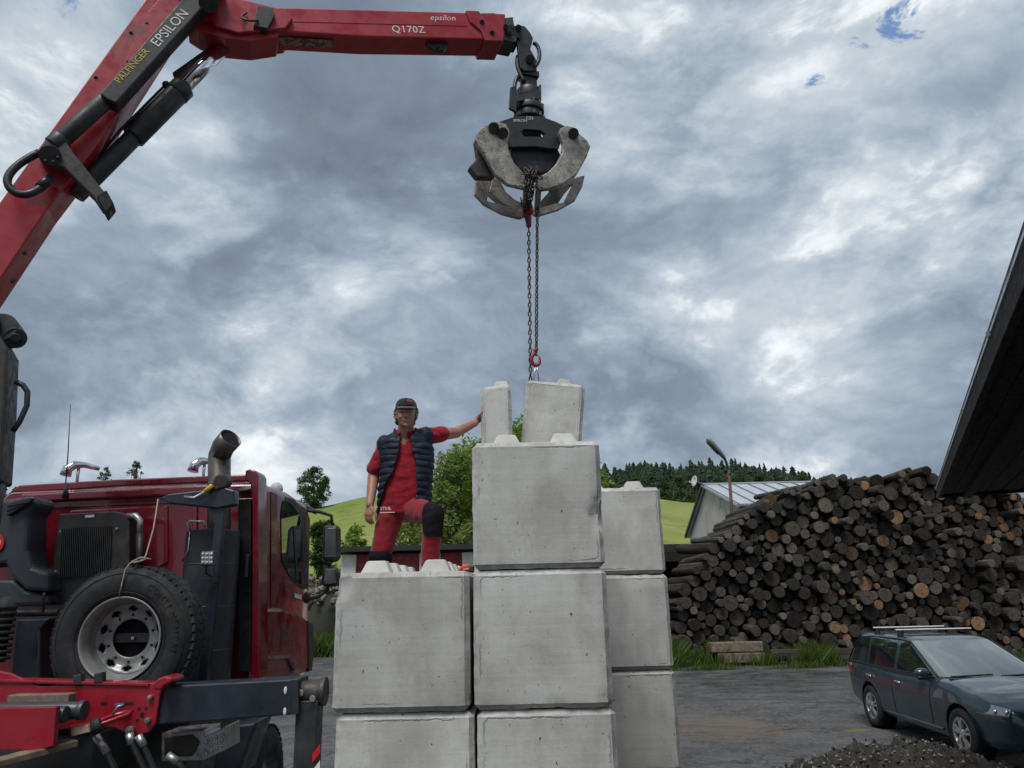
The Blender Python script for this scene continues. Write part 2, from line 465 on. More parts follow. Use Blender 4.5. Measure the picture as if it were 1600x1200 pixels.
simple('gutter_grey', (.16, .17, .18), .5, var=.2, bump=.1)
simple('brick_red', (.36, .135, .075), .85, var=.25, nscale=6, bump=.4, bscale=40)
simple('door_red', (.26, .035, .035), .65, var=.2, nscale=4, dirt=(.10, .03, .028), dirt_amt=.2, bump=.15)
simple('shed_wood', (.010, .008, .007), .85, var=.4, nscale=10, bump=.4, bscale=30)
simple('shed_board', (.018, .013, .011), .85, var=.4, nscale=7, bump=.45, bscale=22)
simple('lamp_pole_paint', (.085, .038, .030), .7, var=.4, nscale=8, dirt=(.06, .03, .025), dirt_amt=.4, bump=.2)
simple('lamp_grey', (.19, .19, .185), .55, var=.2, bump=.1)
simple('lamp_lens', (.10, .105, .11), .25, var=.2, bump=0)
simple('stone', (.19, .165, .14), .9, var=.4, nscale=2, bump=.5, bscale=10)
simple('rust', (.20, .075, .03), .85, var=.4, nscale=14, bump=.3)
def mat_grapple():
    m, T, b = newmat('grapple_steel')
    co = objco(T)
    n = T.noise(co, 5, 7, .65, .5)
    sc = T.maprange(T.voronoi(T.vmath('ADD', T.mapping(co, sc=(1, 1, 1.6)), T.vmath('MULTIPLY', T.noise(co, 4, 3, .5, out=1), (.4,.4,.4))), 16, 'DISTANCE_TO_EDGE'), 0.0, 0.07, 1, 0)
    c = T.ramp(n, [(.30, (.09, .083, .074)), (.44, (.22, .205, .18)), (.58, (.36, .335, .295)), (.8, (.46, .43, .38))])
    c = T.mix(T.math('MULTIPLY', sc, T.maprange(T.noise(co, 9, 4, .6), .42, .58)), c, (.045, .042, .04))
    T.l.new(c, b.inputs['Base Color']); b.inputs['Metallic'].default_value = .15
    T.l.new(T.maprange(n, .3, .7, .75, .42), b.inputs['Roughness'])
    T.l.new(T.bump(T.math('SUBTRACT', n, sc), .3, .004), b.inputs['Normal'])
mat_grapple()
def mat_glass(name, col, rough=.03):
    m, T, b = newmat(name)
    b.inputs['Base Color'].default_value = (*col, 1); b.inputs['Roughness'].default_value = rough
    b.inputs['Coat Weight'].default_value = 1.0; b.inputs['Coat Roughness'].default_value = .01
    b.inputs['Specular IOR Level'].default_value = .8
mat_glass('tinted_glass', (.012, .016, .017)); mat_glass('mirror_glass', (.09, .10, .11)); mat_glass('lens_glass', (.30, .31, .31), .12)
mat_glass('windscreen_glass', (.15, .17, .17)); mat_glass('red_lens', (.25, .01, .015), .1)  # windscreen base kept pale: reflected sky put into its colour
def mat_clear_glass(name, tint, trans):
    m, T, b = newmat(name)
    n = m.node_tree.nodes; tr = T.node('ShaderNodeBsdfTransparent'); tr.inputs[0].default_value = (*tint, 1)
    gl = T.node('ShaderNodeBsdfGlossy'); gl.inputs['Roughness'].default_value = .02; gl.inputs[0].default_value = (.9, .9, .9, 1)
    fr = T.node('ShaderNodeFresnel'); fr.inputs[0].default_value = 1.5
    mx = T.node('ShaderNodeMixShader'); T.l.new(T.math('ADD', fr.outputs[0], trans), mx.inputs[0]); T.l.new(tr.outputs[0], mx.inputs[1]); T.l.new(gl.outputs[0], mx.inputs[2])
    T.l.new(mx.outputs[0], n['Material Output'].inputs[0])
mat_clear_glass('cab_glass', (.42, .52, .44), .02)
mat_clear_glass('car_glass', (.34, .40, .40), .10)

def PX(px, py, X):
    d = ray(px, py); return EYE + d * (X / d.x)
def lerp(a, b, t): return a + (b - a) * t
def interp(tab, x):
    if x <= tab[0][0]: return tab[0][1]
    for (x0, y0), (x1, y1) in zip(tab, tab[1:]):
        if x <= x1:
            t = (x - x0) / (x1 - x0); t = t * t * (3 - 2 * t); return y0 + (y1 - y0) * t
    return tab[-1][1]

# ------------------------------------------------------------------ ground
def mat_ground():
    m, T, b = newmat('yard_ground')
    co = objco(T)
    big = T.noise(T.mapping(co, sc=(.22, .5, 1)), 1.0, 6, .6, .6)
    mid = T.noise(T.mapping(co, sc=(.8, 2.4, 1)), 1.0, 6, .62, .5)
    grit = T.noise(co, 55, 5, .7)
    peb = T.voronoi(co, 38, out='Color')
    ps = T.node('ShaderNodeSeparateXYZ'); T.l.new(peb, ps.inputs[0])
    pd = T.voronoi(co, 38)
    c = T.ramp(T.math('ADD', T.math('MULTIPLY', big, .5), T.math('MULTIPLY', mid, .5)), [(.36, (.026, .026, .027)), (.46, (.058, .058, .059)), (.56, (.098, .097, .096)), (.68, (.155, .152, .146))])
    iso = T.noise(co, 1.1, 10, .72, .3); sp = T.noise(co, 16, 6, .75)
    sepc = T.node('ShaderNodeSeparateXYZ'); T.l.new(co, sepc.inputs[0])
    far = T.maprange(sepc.outputs[1], 14, 22)
    near_c = T.ramp(T.math('ADD', T.math('MULTIPLY', iso, .6), T.math('MULTIPLY', sp, .4)), [(.36, (.045, .045, .046)), (.47, (.100, .100, .101)), (.56, (.150, .150, .149)), (.68, (.21, .208, .20))])
    rough_c = T.ramp(T.math('ADD', T.math('MULTIPLY', mid, .55), T.math('MULTIPLY', iso, .45)), [(.38, (.014, .013, .013)), (.47, (.048, .047, .047)), (.55, (.10, .098, .094)), (.66, (.185, .18, .17))])
    c = T.mix(.25, T.mix(far, near_c, rough_c), c)
    c = T.mix(T.math('MULTIPLY', T.maprange(sp, .52, .68), .55), c, (.20, .198, .19))
    c = T.mix(T.math('MULTIPLY', T.maprange(sp, .46, .34), .6), c, (.018, .018, .018))
    ckd = T.voronoi(T.vmath('ADD', T.mapping(co, sc=(.5, .5, 1)), T.vmath('MULTIPLY', T.noise(co, 1.5, 5, .6, out=1), (.5, .5, 0))), 1.0, 'DISTANCE_TO_EDGE')
    c = T.mix(T.math('MULTIPLY', T.maprange(ckd, .0, .012, 1, 0), .7), c, (.012, .012, .012))
    lp = T.math('MULTIPLY', T.maprange(ps.outputs[0], .86, .95), T.maprange(pd, .012, .02, 1, 0))
    c = T.mix(lp, c, (.34, .335, .32))
    # spilled sand, patches with their own outline
    sn = T.noise(T.mapping(co, sc=(.55, .9, 1)), 1.3, 7, .65, .6)
    sandc = PZ(1120, 1130); sandv = T.vmath('SUBTRACT', co, tuple(sandc))
    sl = T.vmath('LENGTH', T.vmath('MULTIPLY', sandv, (.55, .36, 1)), out=1)
    sn2 = T.noise(T.mapping(co, rot=(0, 0, .5), sc=(.7, 2.6, 1)), 1.6, 8, .72, .8)
    sf = T.maprange(T.math('SUBTRACT', T.math('ADD', T.math('MULTIPLY', sn, .4), T.math('MULTIPLY', sn2, 1.0)), T.math('ADD', T.math('MULTIPLY', sl, .42), T.math('MULTIPLY', T.math('SUBTRACT', sp, .5), -.6))), .40, .56)
    c = T.mix(T.math('MULTIPLY', sf, T.maprange(grit, .3, .6, .3, .75)), c, (.185, .138, .098))
    # a yellow marking remnant by the car
    mk = PZ(1338, 1138); mv = T.vmath('MULTIPLY', T.vmath('SUBTRACT', co, (mk.x, mk.y, 0)), (2.6, 9, 0))
    mf = T.maprange(T.math('ADD', T.vmath('LENGTH', mv, out=1), T.math('MULTIPLY', grit, .9)), .85, 1.15, 1, 0)
    c = T.mix(T.math('MULTIPLY', mf, .8), c, (.30, .20, .06))
    T.l.new(c, b.inputs['Base Color'])
    wet = T.maprange(T.noise(T.mapping(co, loc=(4, 9, 0), sc=(.28, 1.0, 1)), 1.0, 5, .6, .4), .46, .62)
    T.l.new(T.math('SUBTRACT', .9, T.math('MULTIPLY', wet, .70)), b.inputs['Roughness'])
    b.inputs['Specular IOR Level'].default_value = .35
    h = T.math('ADD', T.math('MULTIPLY', grit, .3), T.math('ADD', T.math('MULTIPLY', sp, .9), T.math('MULTIPLY', T.math('MULTIPLY', mid, far), 1.6)))
    h = T.math('ADD', h, T.math('MULTIPLY', T.maprange(pd, 0, .02, 1, 0), .3))
    T.l.new(T.bump(h, .9, .05), b.inputs['Normal'])
mat_ground()
def mat_meadow():
    m, T, b = newmat('meadow')
    co = objco(T)
    n = T.noise(T.mapping(co, sc=(.05, .02, .05)), 1, 6, .6, .6); f = T.noise(co, .5, 6, .7); st = T.noise(T.mapping(co, rot=(0, 0, .5), sc=(.02, .25, .02)), 1, 5, .6)
    v = T.math('ADD', T.math('MULTIPLY', n, .5), T.math('ADD', T.math('MULTIPLY', f, .35), T.math('MULTIPLY', st, .25)))
    c = T.ramp(v, [(.40, (.10, .15, .026)), (.48, (.155, .205, .045)), (.56, (.21, .25, .065)), (.66, (.28, .28, .11))])
    T.l.new(c, b.inputs['Base Color']); b.inputs['Roughness'].default_value = 1; b.inputs['Specular IOR Level'].default_value = .1
    T.l.new(T.bump(f, .8, .6), b.inputs['Normal'])
mat_meadow()
simple('forest_floor', (.025, .032, .016), 1, var=.4, nscale=.05, bump=0)

def axis_steps(lo, hi, fine, far):
    a = []; x = lo
    while x < hi: a.append(x); x += fine
    a.append(hi); g = fine
    b = []; x = hi
    while x < far: g *= 1.35; x += g; b.append(min(x, far))
    c = []; x = lo; g = fine
    while x > -far: g *= 1.35; x -= g; c.append(max(x, -far))
    return c[::-1] + a + b
def ground_z(x, y):
    z = .035 * noise.noise(Vector((x * .35, y * .8, 0))) + .018 * noise.noise(Vector((x * 1.4, y * 3.1, 3))) + .008 * noise.noise(Vector((x * 6, y * 6, 5)))
    # wheel ruts running across the yard behind the stack
    r = noise.noise(Vector((x * .12, y * .9, 9)))
    z -= .16 * max(0, r - .05) * min(1, max(0, (y - 12) / 8))
    if abs(x) < 3 and y < 10: z *= .2
    return z - .03
def build_ground():
    xs = axis_steps(-22, 20, .19, 2500); ys = axis_steps(2, 52, .19, 2500)
    vs = []; fs = []
    for y in ys:
        for x in xs:
            near = -24 < x < 22 and 0 < y < 54
            vs.append((x, y, ground_z(x, y) if near else -.03))
    n = len(xs)
    for j in range(len(ys) - 1):
        for i in range(n - 1): fs.append((j * n + i, j * n + i + 1, (j + 1) * n + i + 1, (j + 1) * n + i))
    me = bpy.data.meshes.new('ground'); me.from_pydata(vs, [], fs); me.materials.append(MATS['yard_ground'])
    me.polygons.foreach_set('use_smooth', [True] * len(fs)); me.update()
    o = bpy.data.objects.new('ground', me); COL.objects.link(o)
    tag(o, 'dark grey gravelly yard with wet ruts and sand spills', 'ground', kind='structure')
build_ground()

# ------------------------------------------------------------------ hills
MEADOW = [(-900, 815), (-300, 812), (0, 806), (200, 802), (480, 793), (590, 774), (700, 776), (850, 784), (1030, 779), (1085, 785), (1200, 800), (1500, 815), (2600, 830)]
FOREST = [(-900, 815), (-300, 800), (0, 793), (120, 800), (300, 818), (600, 818), (800, 790), (930, 757), (1100, 748), (1170, 748), (1230, 758), (1320, 776), (1500, 805), (2600, 835)]
def meadow_z(px, Y):
    zr = PY(px, interp(MEADOW, px), 200).z
    t = max(0, min(1, (Y - 62) / 138)); return -.2 + (zr + .2) * (t ** 1.12)
def hill(name, label, table, Y0, Y1, mat, amp, zfun):
    vs = []; fs = []; cols = range(-900, 2601, 20); rows = 40
    for j in range(rows + 6):
        t = j / rows; Y = lerp(Y0, Y1, t)
        for px in cols:
            z = zfun(px, Y)
            if j > rows: z = zfun(px, Y1) - ((j - rows) ** 2) * 1.2
            p = PY(px, 927, Y); z += amp * noise.noise(Vector((p.x * .02, p.y * .02, 0))) * min(1, t * 3) * (1 if t < .95 else .3)
            vs.append((p.x, Y, z))
    n = len(cols)
    for j in range(rows + 5):
        for i in range(n - 1): fs.append((j * n + i, j * n + i + 1, (j + 1) * n + i + 1, (j + 1) * n + i))
    me = bpy.data.meshes.new(name); me.from_pydata(vs, [], fs); me.materials.append(MATS[mat])
    me.polygons.foreach_set('use_smooth', [True] * len(fs)); me.update()
    o = bpy.data.objects.new(name, me); COL.objects.link(o)
    return tag(o, label, 'hill', kind='structure')
hill('meadow_hill', 'bright green meadow slope behind the yard', MEADOW, 62, 200, 'meadow', .8, meadow_z)
def forest_z(px, Y):
    zr = PY(px, interp(FOREST, px), 420).z; z0 = PY(px, interp(MEADOW, px), 200).z - 6
    t = max(0, min(1, (Y - 210) / 210)); return lerp(min(z0, zr), zr, t)
hill('forest_hill', 'wooded ridge ground above the meadow', FOREST, 206, 420, 'forest_floor', 1.0, forest_z)

# ------------------------------------------------------------------ concrete blocks
def block_body(W, L, H, seed, chips=(), ch=.032):
    """chamfered cast block: every face a grid, chamfers and arrises broken by noise. origin at base centre, front at -L/2"""
    mb_v = []; mb_f = []; edge = []
    def steps(Ln):
        n = max(4, int(round(Ln / .036)))
        core = [(-Ln / 2 + ch) + (Ln - 2 * ch) * i / n for i in range(n + 1)]
        return [-Ln / 2] + core + [Ln / 2]
    sx, sy, sz = steps(W), steps(L), steps(H)
    bm = bmesh.new(); cache = {}
    def vert(x, y, z):
        k = (round(x, 5), round(y, 5), round(z, 5))
        if k in cache: return cache[k]
        p = Vector((x, y, z)); d = [W / 2 - abs(x), L / 2 - abs(y), H / 2 - abs(z)]
        # chamfer: two or more coordinates within ch of the outside -> cut
        near = sorted(range(3), key=lambda i: d[i])
        q = p.copy()
        inside = [i for i in range(3) if d[i] < ch * .5]
        if len(inside) >= 2:
            for i in inside:
                q[i] -= math.copysign(ch * (.5 if len(inside) == 2 else .62), q[i])
        s = Vector((seed * 3.7, seed * 1.3, seed * 2.9))
        n1 = noise.noise(p * 7 + s); n2 = noise.noise(p * 24 + s); n3 = noise.noise(p * 1.7 + s)
        e = 1 if len(inside) >= 2 else (.55 if sorted(d)[1] < ch * 1.15 else 0)
        nrm = Vector([(math.copysign(1, p[i]) if d[i] < ch * .5 else 0) for i in range(3)])
        if nrm.length: nrm.normalize()
        q += nrm * (.0035 * n3 + e * (.004 * n1 + .0055 * n2 - .0008))
        for (cx, cy, cz, r, dep) in chips:
            dd = (p - Vector((cx, cy, cz)));
            dl = dd.length + .25 * r * noise.noise(p * 30 + s)
            if dl < r:
                t = 1 - dl / r; q -= nrm * dep * min(1, t * 1.8) * (.75 + .5 * noise.noise(p * 60 + s))
        v = bm.verts.new(q); cache[k] = v; edge.append(e); return v
    def face(pts):
        vs = [vert(*p) for p in pts]
        if len(set(vs)) >= 3:
            try: bm.faces.new(vs)
            except ValueError: pass
    for (A, B, C, ax) in ((sx, sz, L / 2, 'y'), (sx, sy, H / 2, 'z'), (sy, sz, W / 2, 'x')):
        for sgn in (-1, 1):
            for i in range(len(A) - 1):
                for j in range(len(B) - 1):
                    q = [(A[i], B[j]), (A[i + 1], B[j]), (A[i + 1], B[j + 1]), (A[i], B[j + 1])]
                    if ax == 'y': face([(a, sgn * C, b) for a, b in q])
                    elif ax == 'z': face([(a, b, sgn * C) for a, b in q])
                    else: face([(sgn * C, a, b) for a, b in q])
    bmesh.ops.recalc_face_normals(bm, faces=bm.faces)
    me = bpy.data.meshes.new('body'); bm.verts.ensure_lookup_table()
    for v in bm.verts: v.co.z += H / 2
    bm.to_mesh(me); bm.free()
    at = me.attributes.new('edge', 'FLOAT', 'POINT'); at.data.foreach_set('value', edge)
    me.materials.append(MATS['concrete'])
    for p in me.polygons: p.use_smooth = True
    try: me.set_sharp_from_angle(angle=rad(28))
    except Exception: pass
    return me
def nub_mesh(b=.19, t=.115, h=.075, seed=0):
    mb = MB(); rings = []
    for (z, s) in ((-.012, b), (.0, b), (h * .9, t + .012), (h, t)):
        pts = []
        for i in range(24):
            side = i // 6; u = (i % 6) / 6 * 2 - 1
            x, y = ((u, -1), (1, u), (-u, 1), (-1, -u))[side]
            j = .003 * noise.noise(Vector((x * 3 + seed, y * 3, z * 40)))
            pts.append((x * s / 2 * (1 - .04 * (abs(x * y) > .9)) + j, y * s / 2 + j, z + j))
        rings.append(pts)
    mb.loft(rings, smooth=False)
    return mb
nub_protos = []
for k in range(3):
    o = nub_mesh(seed=k * 5.3).build('nub', 'concrete', bevel=.008); evaluated(o); nub_protos.append(o.data); bpy.data.objects.remove(o)
BLOCKGROUP = 'large interlocking concrete blocks'
nbl = [0]
def block(label, x, y, z, W=.815, L=1.6, H=.8, rot=(0, 0, 0), chips=(), nubs=None, group=BLOCKGROUP, name='concrete_block'):
    """x: centre, y: front face, z: base"""
    nbl[0] += 1
    e = thing(name, label, 'block', (x, y + L / 2, z), group)
    e.rotation_euler = rot
    o = bpy.data.objects.new('body', block_body(W, L, H, nbl[0], chips)); COL.objects.link(o); o.parent = e
    if nubs is None: nubs = [(ix, iy) for iy in range(int(L / .4)) for ix in range(int(W / .4 + .01))]
    nx = max(1, int(W / .4 + .01)); ny = max(1, int(L / .4 + .01))
    for (ix, iy) in nubs:
        n = bpy.data.objects.new('nub', nub_protos[(ix * 7 + iy * 3 + nbl[0]) % 3]); COL.objects.link(n); n.parent = e
        n.location = ((ix - (nx - 1) / 2) * .4 * (.93 if nx > 1 else 1), (iy - (ny - 1) / 2) * .4, H)
        n.rotation_euler.z = ((ix + iy * 2) % 4) * math.pi / 2
    return e
F0 = 4.83
NONE = []
g = .004
# wall the man leans over: three courses
block('bottom concrete block under the man, lowest course', -.69, F0 + .03, 0, H=.798, nubs=NONE)
block('concrete block of the second course, directly under the broken-cornered one', -.675, F0 + .015, .8, H=.796, nubs=NONE, rot=(0, 0, .004))
block('concrete block with broken upper corner and two studs showing in front of the man', -.69, F0, 1.6, H=.8, rot=(0, 0, -.006), chips=((-.4, -.8, .33, .1, .03), (-.33, -.8, .36, .05, .018), (.4, -.8, -.37, .06, .012)))
# middle column: four courses
block('bottom concrete block of the tall middle column', .155, F0 + .02, 0, H=.797, nubs=NONE)
block('concrete block of the second course in the tall middle column', .155, F0 + .012, .8, H=.796, nubs=NONE, rot=(0, 0, .003))
block('concrete block of the third course in the tall middle column, ragged lower edge', .143, F0, 1.6, H=.797, nubs=NONE, chips=((.36, -.8, -.38, .07, .012), (-.05, -.8, -.39, .09, .008), (.1, -.8, -.39, .06, .01)))
block('top concrete block of the tall middle column, gouge in its right edge', .142, F0 - .005, 2.4, H=.79, chips=((.4, -.8, -.06, .095, .035), (.385, -.8, -.12, .07, .03), (.39, -.8, .02, .045, .02)))
# the stack behind, set to the right
for k, (lab, dx, dz) in enumerate((('lowest concrete block of the rear stack by the yard', .94, 0), ('second course concrete block of the rear stack', .935, .8),
                           ('third course concrete block of the rear stack', .925, 1.6), ('top concrete block of the rear stack with a worn stud on it', .915, 2.4))):
    block(lab, dx, 7.0 + .012 * (k % 2), dz, H=.796 if k < 3 else .765, rot=(0, 0, .004 * (k - 1)), nubs=NONE if k < 3 else [(0, 0), (1, 0), (0, 1), (1, 1)], chips=((.1, -.8, .39, .12, .012), (.3, -.8, .39, .1, .012)) if k == 2 else ())
# second row of the middle column, carrying the narrow block
for k in range(4):
    block('concrete block of course %s behind the tall middle column' % ('one', 'two', 'three', 'four')[k], .115, F0 + 1.63, .8 * k, H=.796, nubs=NONE, rot=(0, 0, .002 * k))
# second row of the left wall: two courses and a half-height block the man stands on
block('lowest concrete block of the row the man stands on', -.72, F0 + 1.63, 0, H=.797, nubs=NONE)
block('second course concrete block of the row the man stands on', -.72, F0 + 1.63, .8, H=.797, nubs=NONE)
block('half height concrete block under the man\'s lower foot', -.72, F0 + 1.64, 1.6, H=.40, nubs=NONE)
# narrow upright block, hand of the man on it
nb = block('narrow upright concrete block under the man\'s outstretched hand', -.146, 6.97, 3.2, W=.288, L=.62, H=.945, nubs=NONE, rot=(0, rad(-.6), 0), name='concrete_half_block', chips=((-.144, -.31, .45, .06, .02),))
for (nx_, ny_) in ((.055, -.17), (.055, .17)):
    n = bpy.data.objects.new('nub', nub_protos[1]); COL.objects.link(n); n.parent = nb; n.location = (nx_, ny_, .945); n.scale = (.82, .82, .86)
# block hanging in the chain sling
hb = block('tilted concrete block hanging from the chain hook', .325, 7.25, 3.33, W=.575, L=.62, H=.92, nubs=NONE, rot=(rad(1.5), rad(6.6), 0), name='hanging_concrete_block', group=None, chips=((.2875, -.31, .43, .07, .02),))
for (nx_, ny_) in ((.085, -.13), (.085, .16)):
    n = bpy.data.objects.new('nub', nub_protos[2]); COL.objects.link(n); n.parent = hb; n.location = (nx_, ny_, .92); n.scale = (.9, .9, .9)

# ------------------------------------------------------------------ loader crane
CA = PY(-8, 600, 6.0); CB = PY(832, 330, 7.55)
cdir = Vector((CB.x - CA.x, CB.y - CA.y, 0)).normalized()
cnrm = Vector((cdir.y, -cdir.x, 0))                # towards the camera
UPV = Vector((0, 0, 1))
def CR(px, py, off=0.0):
    """where a pixel's ray meets the crane's vertical working plane, shifted off metres towards the yard's near side"""
    d = ray(px, py); a = Vector((CA.x, CA.y, 0)) + cnrm * off
    t = (a - EYE).dot(cnrm) / d.dot(cnrm)
    return EYE + d * t
def plate(pts, off, th, name, mat, parent, bevel=.008, mb=None):
    m = mb or MB(); m.prism([CR(x, y, off) for x, y in pts], -cnrm * th)
    return m.build(name, mat, parent, bevel=bevel) if mb is None else m

crane = thing('loader_crane', 'red folding loader crane with black cylinders rising behind the truck cab', 'crane', (CA.x, CA.y, 1.62))
# column
cp = plate([(12, 545), (8, 640), (0, 752), (-80, 752), (-70, 498), (-18, 492)], .18, .36, 'column', 'dirty_metal', crane, .02)
mb = MB(); mb.cyl(CR(-24, 740, 0), (CR(-24, 740, 0).x, CR(-24, 740, 0).y, 1.62), .15, .17, 24); mb.build('slewing_post', 'black_metal', crane, bevel=.01)
mb = MB(); c = CR(-14, 516, 0); e = cdir * .24 + UPV * -.01
mb.cyl(c + cnrm * .2 - cdir * .05, c - cnrm * .2 - cdir * .05, .15, n=24); mb.cyl(c + cdir * .10 + cnrm * .12, c + cdir * .10 - cnrm * .12, .12, n=24)
mb.cyl(CR(24, 528, .10), CR(24, 528, -.10), .085, n=24); mb.cyl(CR(24, 528, .13), CR(24, 528, .10), .04, n=12)
mb.build('pivot_bearing', 'black_metal', crane, bevel=.008)
mb = MB(); mb.tube([CR(24, 596, .05), CR(36, 602, .05), CR(43, 612, .05), CR(42, 634, .05), CR(30, 660, .05), CR(20, 674, .05)], .022, 8); mb.build('grab_handle', 'black_metal', crane)
# inclined boom
boom = [(-95, 452), (0, 315), (232, -8), (262, -50), (322, -48), (306, 8), (262, 55), (212, 132), (150, 228), (75, 325), (0, 437), (-58, 522)]
lb = plate(boom, .16, .32, 'main_boom', 'red_paint', crane, .012)
# reinforcement plate on the boom side
mb = MB(); mb.prism([CR(x, y, .168) for x, y in [(196, 95), (232, 18), (268, -22), (296, -20), (270, 40), (225, 100)]], -cnrm * .006); mb.build('stiffener', 'red_paint', lb, bevel=.003)
for (x, y) in ((20, 440), (38, 396), (150, 122), (205, 52), (230, 38)):
    mb = MB(); mb.cyl(CR(x, y, .165), CR(x, y, .150), .018, n=10); mb.build('bolt', 'black_metal', lb)
# swivelling lever at the foot of the tilt cylinder
mb = MB(); mb.prism([CR(x, y, .33) for x, y in [(64, 228), (78, 208), (94, 207), (116, 240), (178, 318), (170, 334), (158, 326), (146, 308), (100, 262), (66, 250)]], -cnrm * .10)
mb.prism([CR(x, y, -.20) for x, y in [(78, 228), (98, 210), (126, 240), (156, 268), (140, 300), (90, 262)]], -cnrm * .08)
lev = mb.build('tilt_lever', 'dirty_metal', crane, bevel=.014)
mb = MB(); mb.prism([CR(x, y, .36) for x, y in [(150, 306), (166, 296), (178, 318), (165, 334)]], -cnrm * .16); mb.build('rubber_stop', 'rubber', lev, bevel=.012)
mb = MB(); mb.cyl(CR(78, 243, .37), CR(78, 243, -.3), .085, n=24)
for k in range(6):
    a = k * math.pi / 3; p = CR(78, 243, .375) + (cdir * math.cos(a) + UPV * math.sin(a)) * .055; mb.cyl(p, p - cnrm * .02, .012, n=8)
mb.build('lever_pin', 'black_metal', crane, bevel=.004)
# tilt cylinder and its cover bar with the maker's lettering
mb = MB(); mb.cyl(CR(92, 222, .27), CR(172, 150, .27), .075, n=24); mb.cyl(CR(84, 229, .27), CR(98, 217, .27), .088, n=24)
mb.build('tilt_cylinder', 'black_metal', crane, bevel=.004)
mb = MB(); mb.tube([CR(92, 213, .30), CR(150, 163, .31), CR(163, 149, .31)], .012, 8); mb.build('oil_pipe', 'hose_rubber', crane)
bar = [(156, 146), (168, 155), (181, 161), (352, -28), (318, -40)]
cb = plate(bar, .37, .17, 'cylinder_cover', 'black_metal', crane, .012)
mb = MB(); mb.cyl(CR(326, 4, .40), CR(326, 4, -.3), .09, n=24); mb.build('knuckle_pin', 'black_metal', crane, bevel=.006)
# lettering along the cover
o0 = CR(182, 134, .3725); xd = CR(314, -8, .3725) - o0
text_mesh('PALFINGER', .088, 'worn_yellow', cb, CR(187, 131, .3725), xd, UPV, .0008, name='lettering')
text_mesh('EPSILON', .128, 'worn_white', cb, CR(247, 74, .3725), xd, UPV, .0008, name='lettering')
# lift cylinder behind the boom
a = CR(118, 305, -.02); b = CR(345, 78, -.02)
def along(t): return a.lerp(b, t)
mb = MB(); mb.cyl(along(.0), along(.42), .082, n=24); mb.cyl(along(.37), along(.70), .105, n=24); mb.cyl(along(.67), along(.72), .112, n=24)
lc = mb.build('lift_cylinder', 'black_metal', crane, bevel=.005)
mb = MB(); mb.cyl(along(.70), along(1.03), .07, n=24); mb.build('piston_rod', 'chrome', lc)
mb = MB(); w = (b - a).normalized().cross(cnrm) * -.125
if w.z < 0: w = -w
mb.tube([along(.20) + w * .75, along(.36) + w * 1.02, along(.66) + w * 1.05, along(.685) + w * .7], .013, 8); mb.ellipsoid(along(.68) + w, (.04, .04, .04), n=10); mb.build('oil_pipe', 'hose_rubber', lc)
mb = MB(); mb.prism([CR(x, y, -.02 - .09) for x, y in [(270, 118), (352, 60), (358, 78), (282, 148)]], cnrm * .05); mb.build('rod_guard', 'black_metal', lc, bevel=.005)
# hydraulic hose loop
mb = MB(); mb.tube(bez(CR(62, 238, .3), CR(18, 258, .3), CR(-6, 285, .34), CR(26, 302, .33), 14) + bez(CR(26, 302, .33), CR(44, 308, .33), CR(58, 300, .3), CR(78, 280, .26), 10)[1:], .033, 10); mb.cyl(CR(62, 293, .29), CR(80, 277, .25), .042, n=12); mb.build('hydraulic_hose', 'hose_rubber', crane)
# knuckle and outer boom
kn = plate([(214, -60), (345, -6), (385, 0), (436, 13), (458, 28), (446, 44), (372, 51), (338, 41), (300, 8)], .20, .40, 'knuckle', 'red_paint', crane, .012)
mb = MB(); mb.prism([CR(x, y, .155) for x, y in [(292, 34), (330, 34), (372, 49), (436, 49), (434, 58), (392, 64), (352, 60), (310, 46)]], -cnrm * .31); mb.build('knuckle_web', 'red_paint', kn, bevel=.01)
ob = plate([(352, 4), (434, 11), (790, 21), (788, 62), (568, 57), (457, 50), (352, 50)], .15, .30, 'outer_boom', 'red_paint', crane, .016)
mb = MB(); s1 = CR(458, 33, .1525); s2 = CR(730, 40, .1525); mb.bar(s1, s2, .004, .012, up=UPV); mb.build('weld_seam', 'red_paint', ob)
mb = MB(); mb.prism([CR(x, y, .17) for x, y in [(728, 16), (748, 17), (764, 36), (786, 60), (787, 64), (758, 63), (752, 48), (735, 34)]], -cnrm * .34)
mb.build('end_collar', 'red_base_paint', ob, bevel=.006)
mb = MB(); u = [(402, 9), (426, 12), (430, 22), (418, 44), (396, 40)]
mb.prism([CR(x, y, .25) for x, y in u], -cnrm * .10); mb.tube(bez(CR(404, 32, .26), CR(384, 34, .3), CR(366, 28, .25), CR(386, 20, .22)), .012, 8); mb.build('hose_cover', 'black_metal', ob, bevel=.015)
mb = MB(); mb.prism([CR(x, y, -.06) for x, y in [(664, 62), (698, 62), (701, 70), (694, 79), (680, 78), (667, 70)]], -cnrm * .05); mb.prism([CR(x, y, .08) for x, y in [(664, 62), (698, 62), (701, 70), (694, 79), (680, 78), (667, 70)]], -cnrm * .05)
mb.cyl(CR(684, 74, .10), CR(684, 74, -.13), .02, n=10); mb.build('stay_lug', 'black_metal', ob, bevel=.006)
xd = CR(700, 46, .152) - CR(600, 43, .152)
text_mesh('Q170Z', .118, 'worn_white', ob, CR(613, 50, .1525), xd, UPV, .0008, spacing=1.08)
text_mesh('epsilon', .098, 'worn_white', ob, CR(672, 31, .1525), xd, UPV, .0008, shear=.3, spacing=1.05)
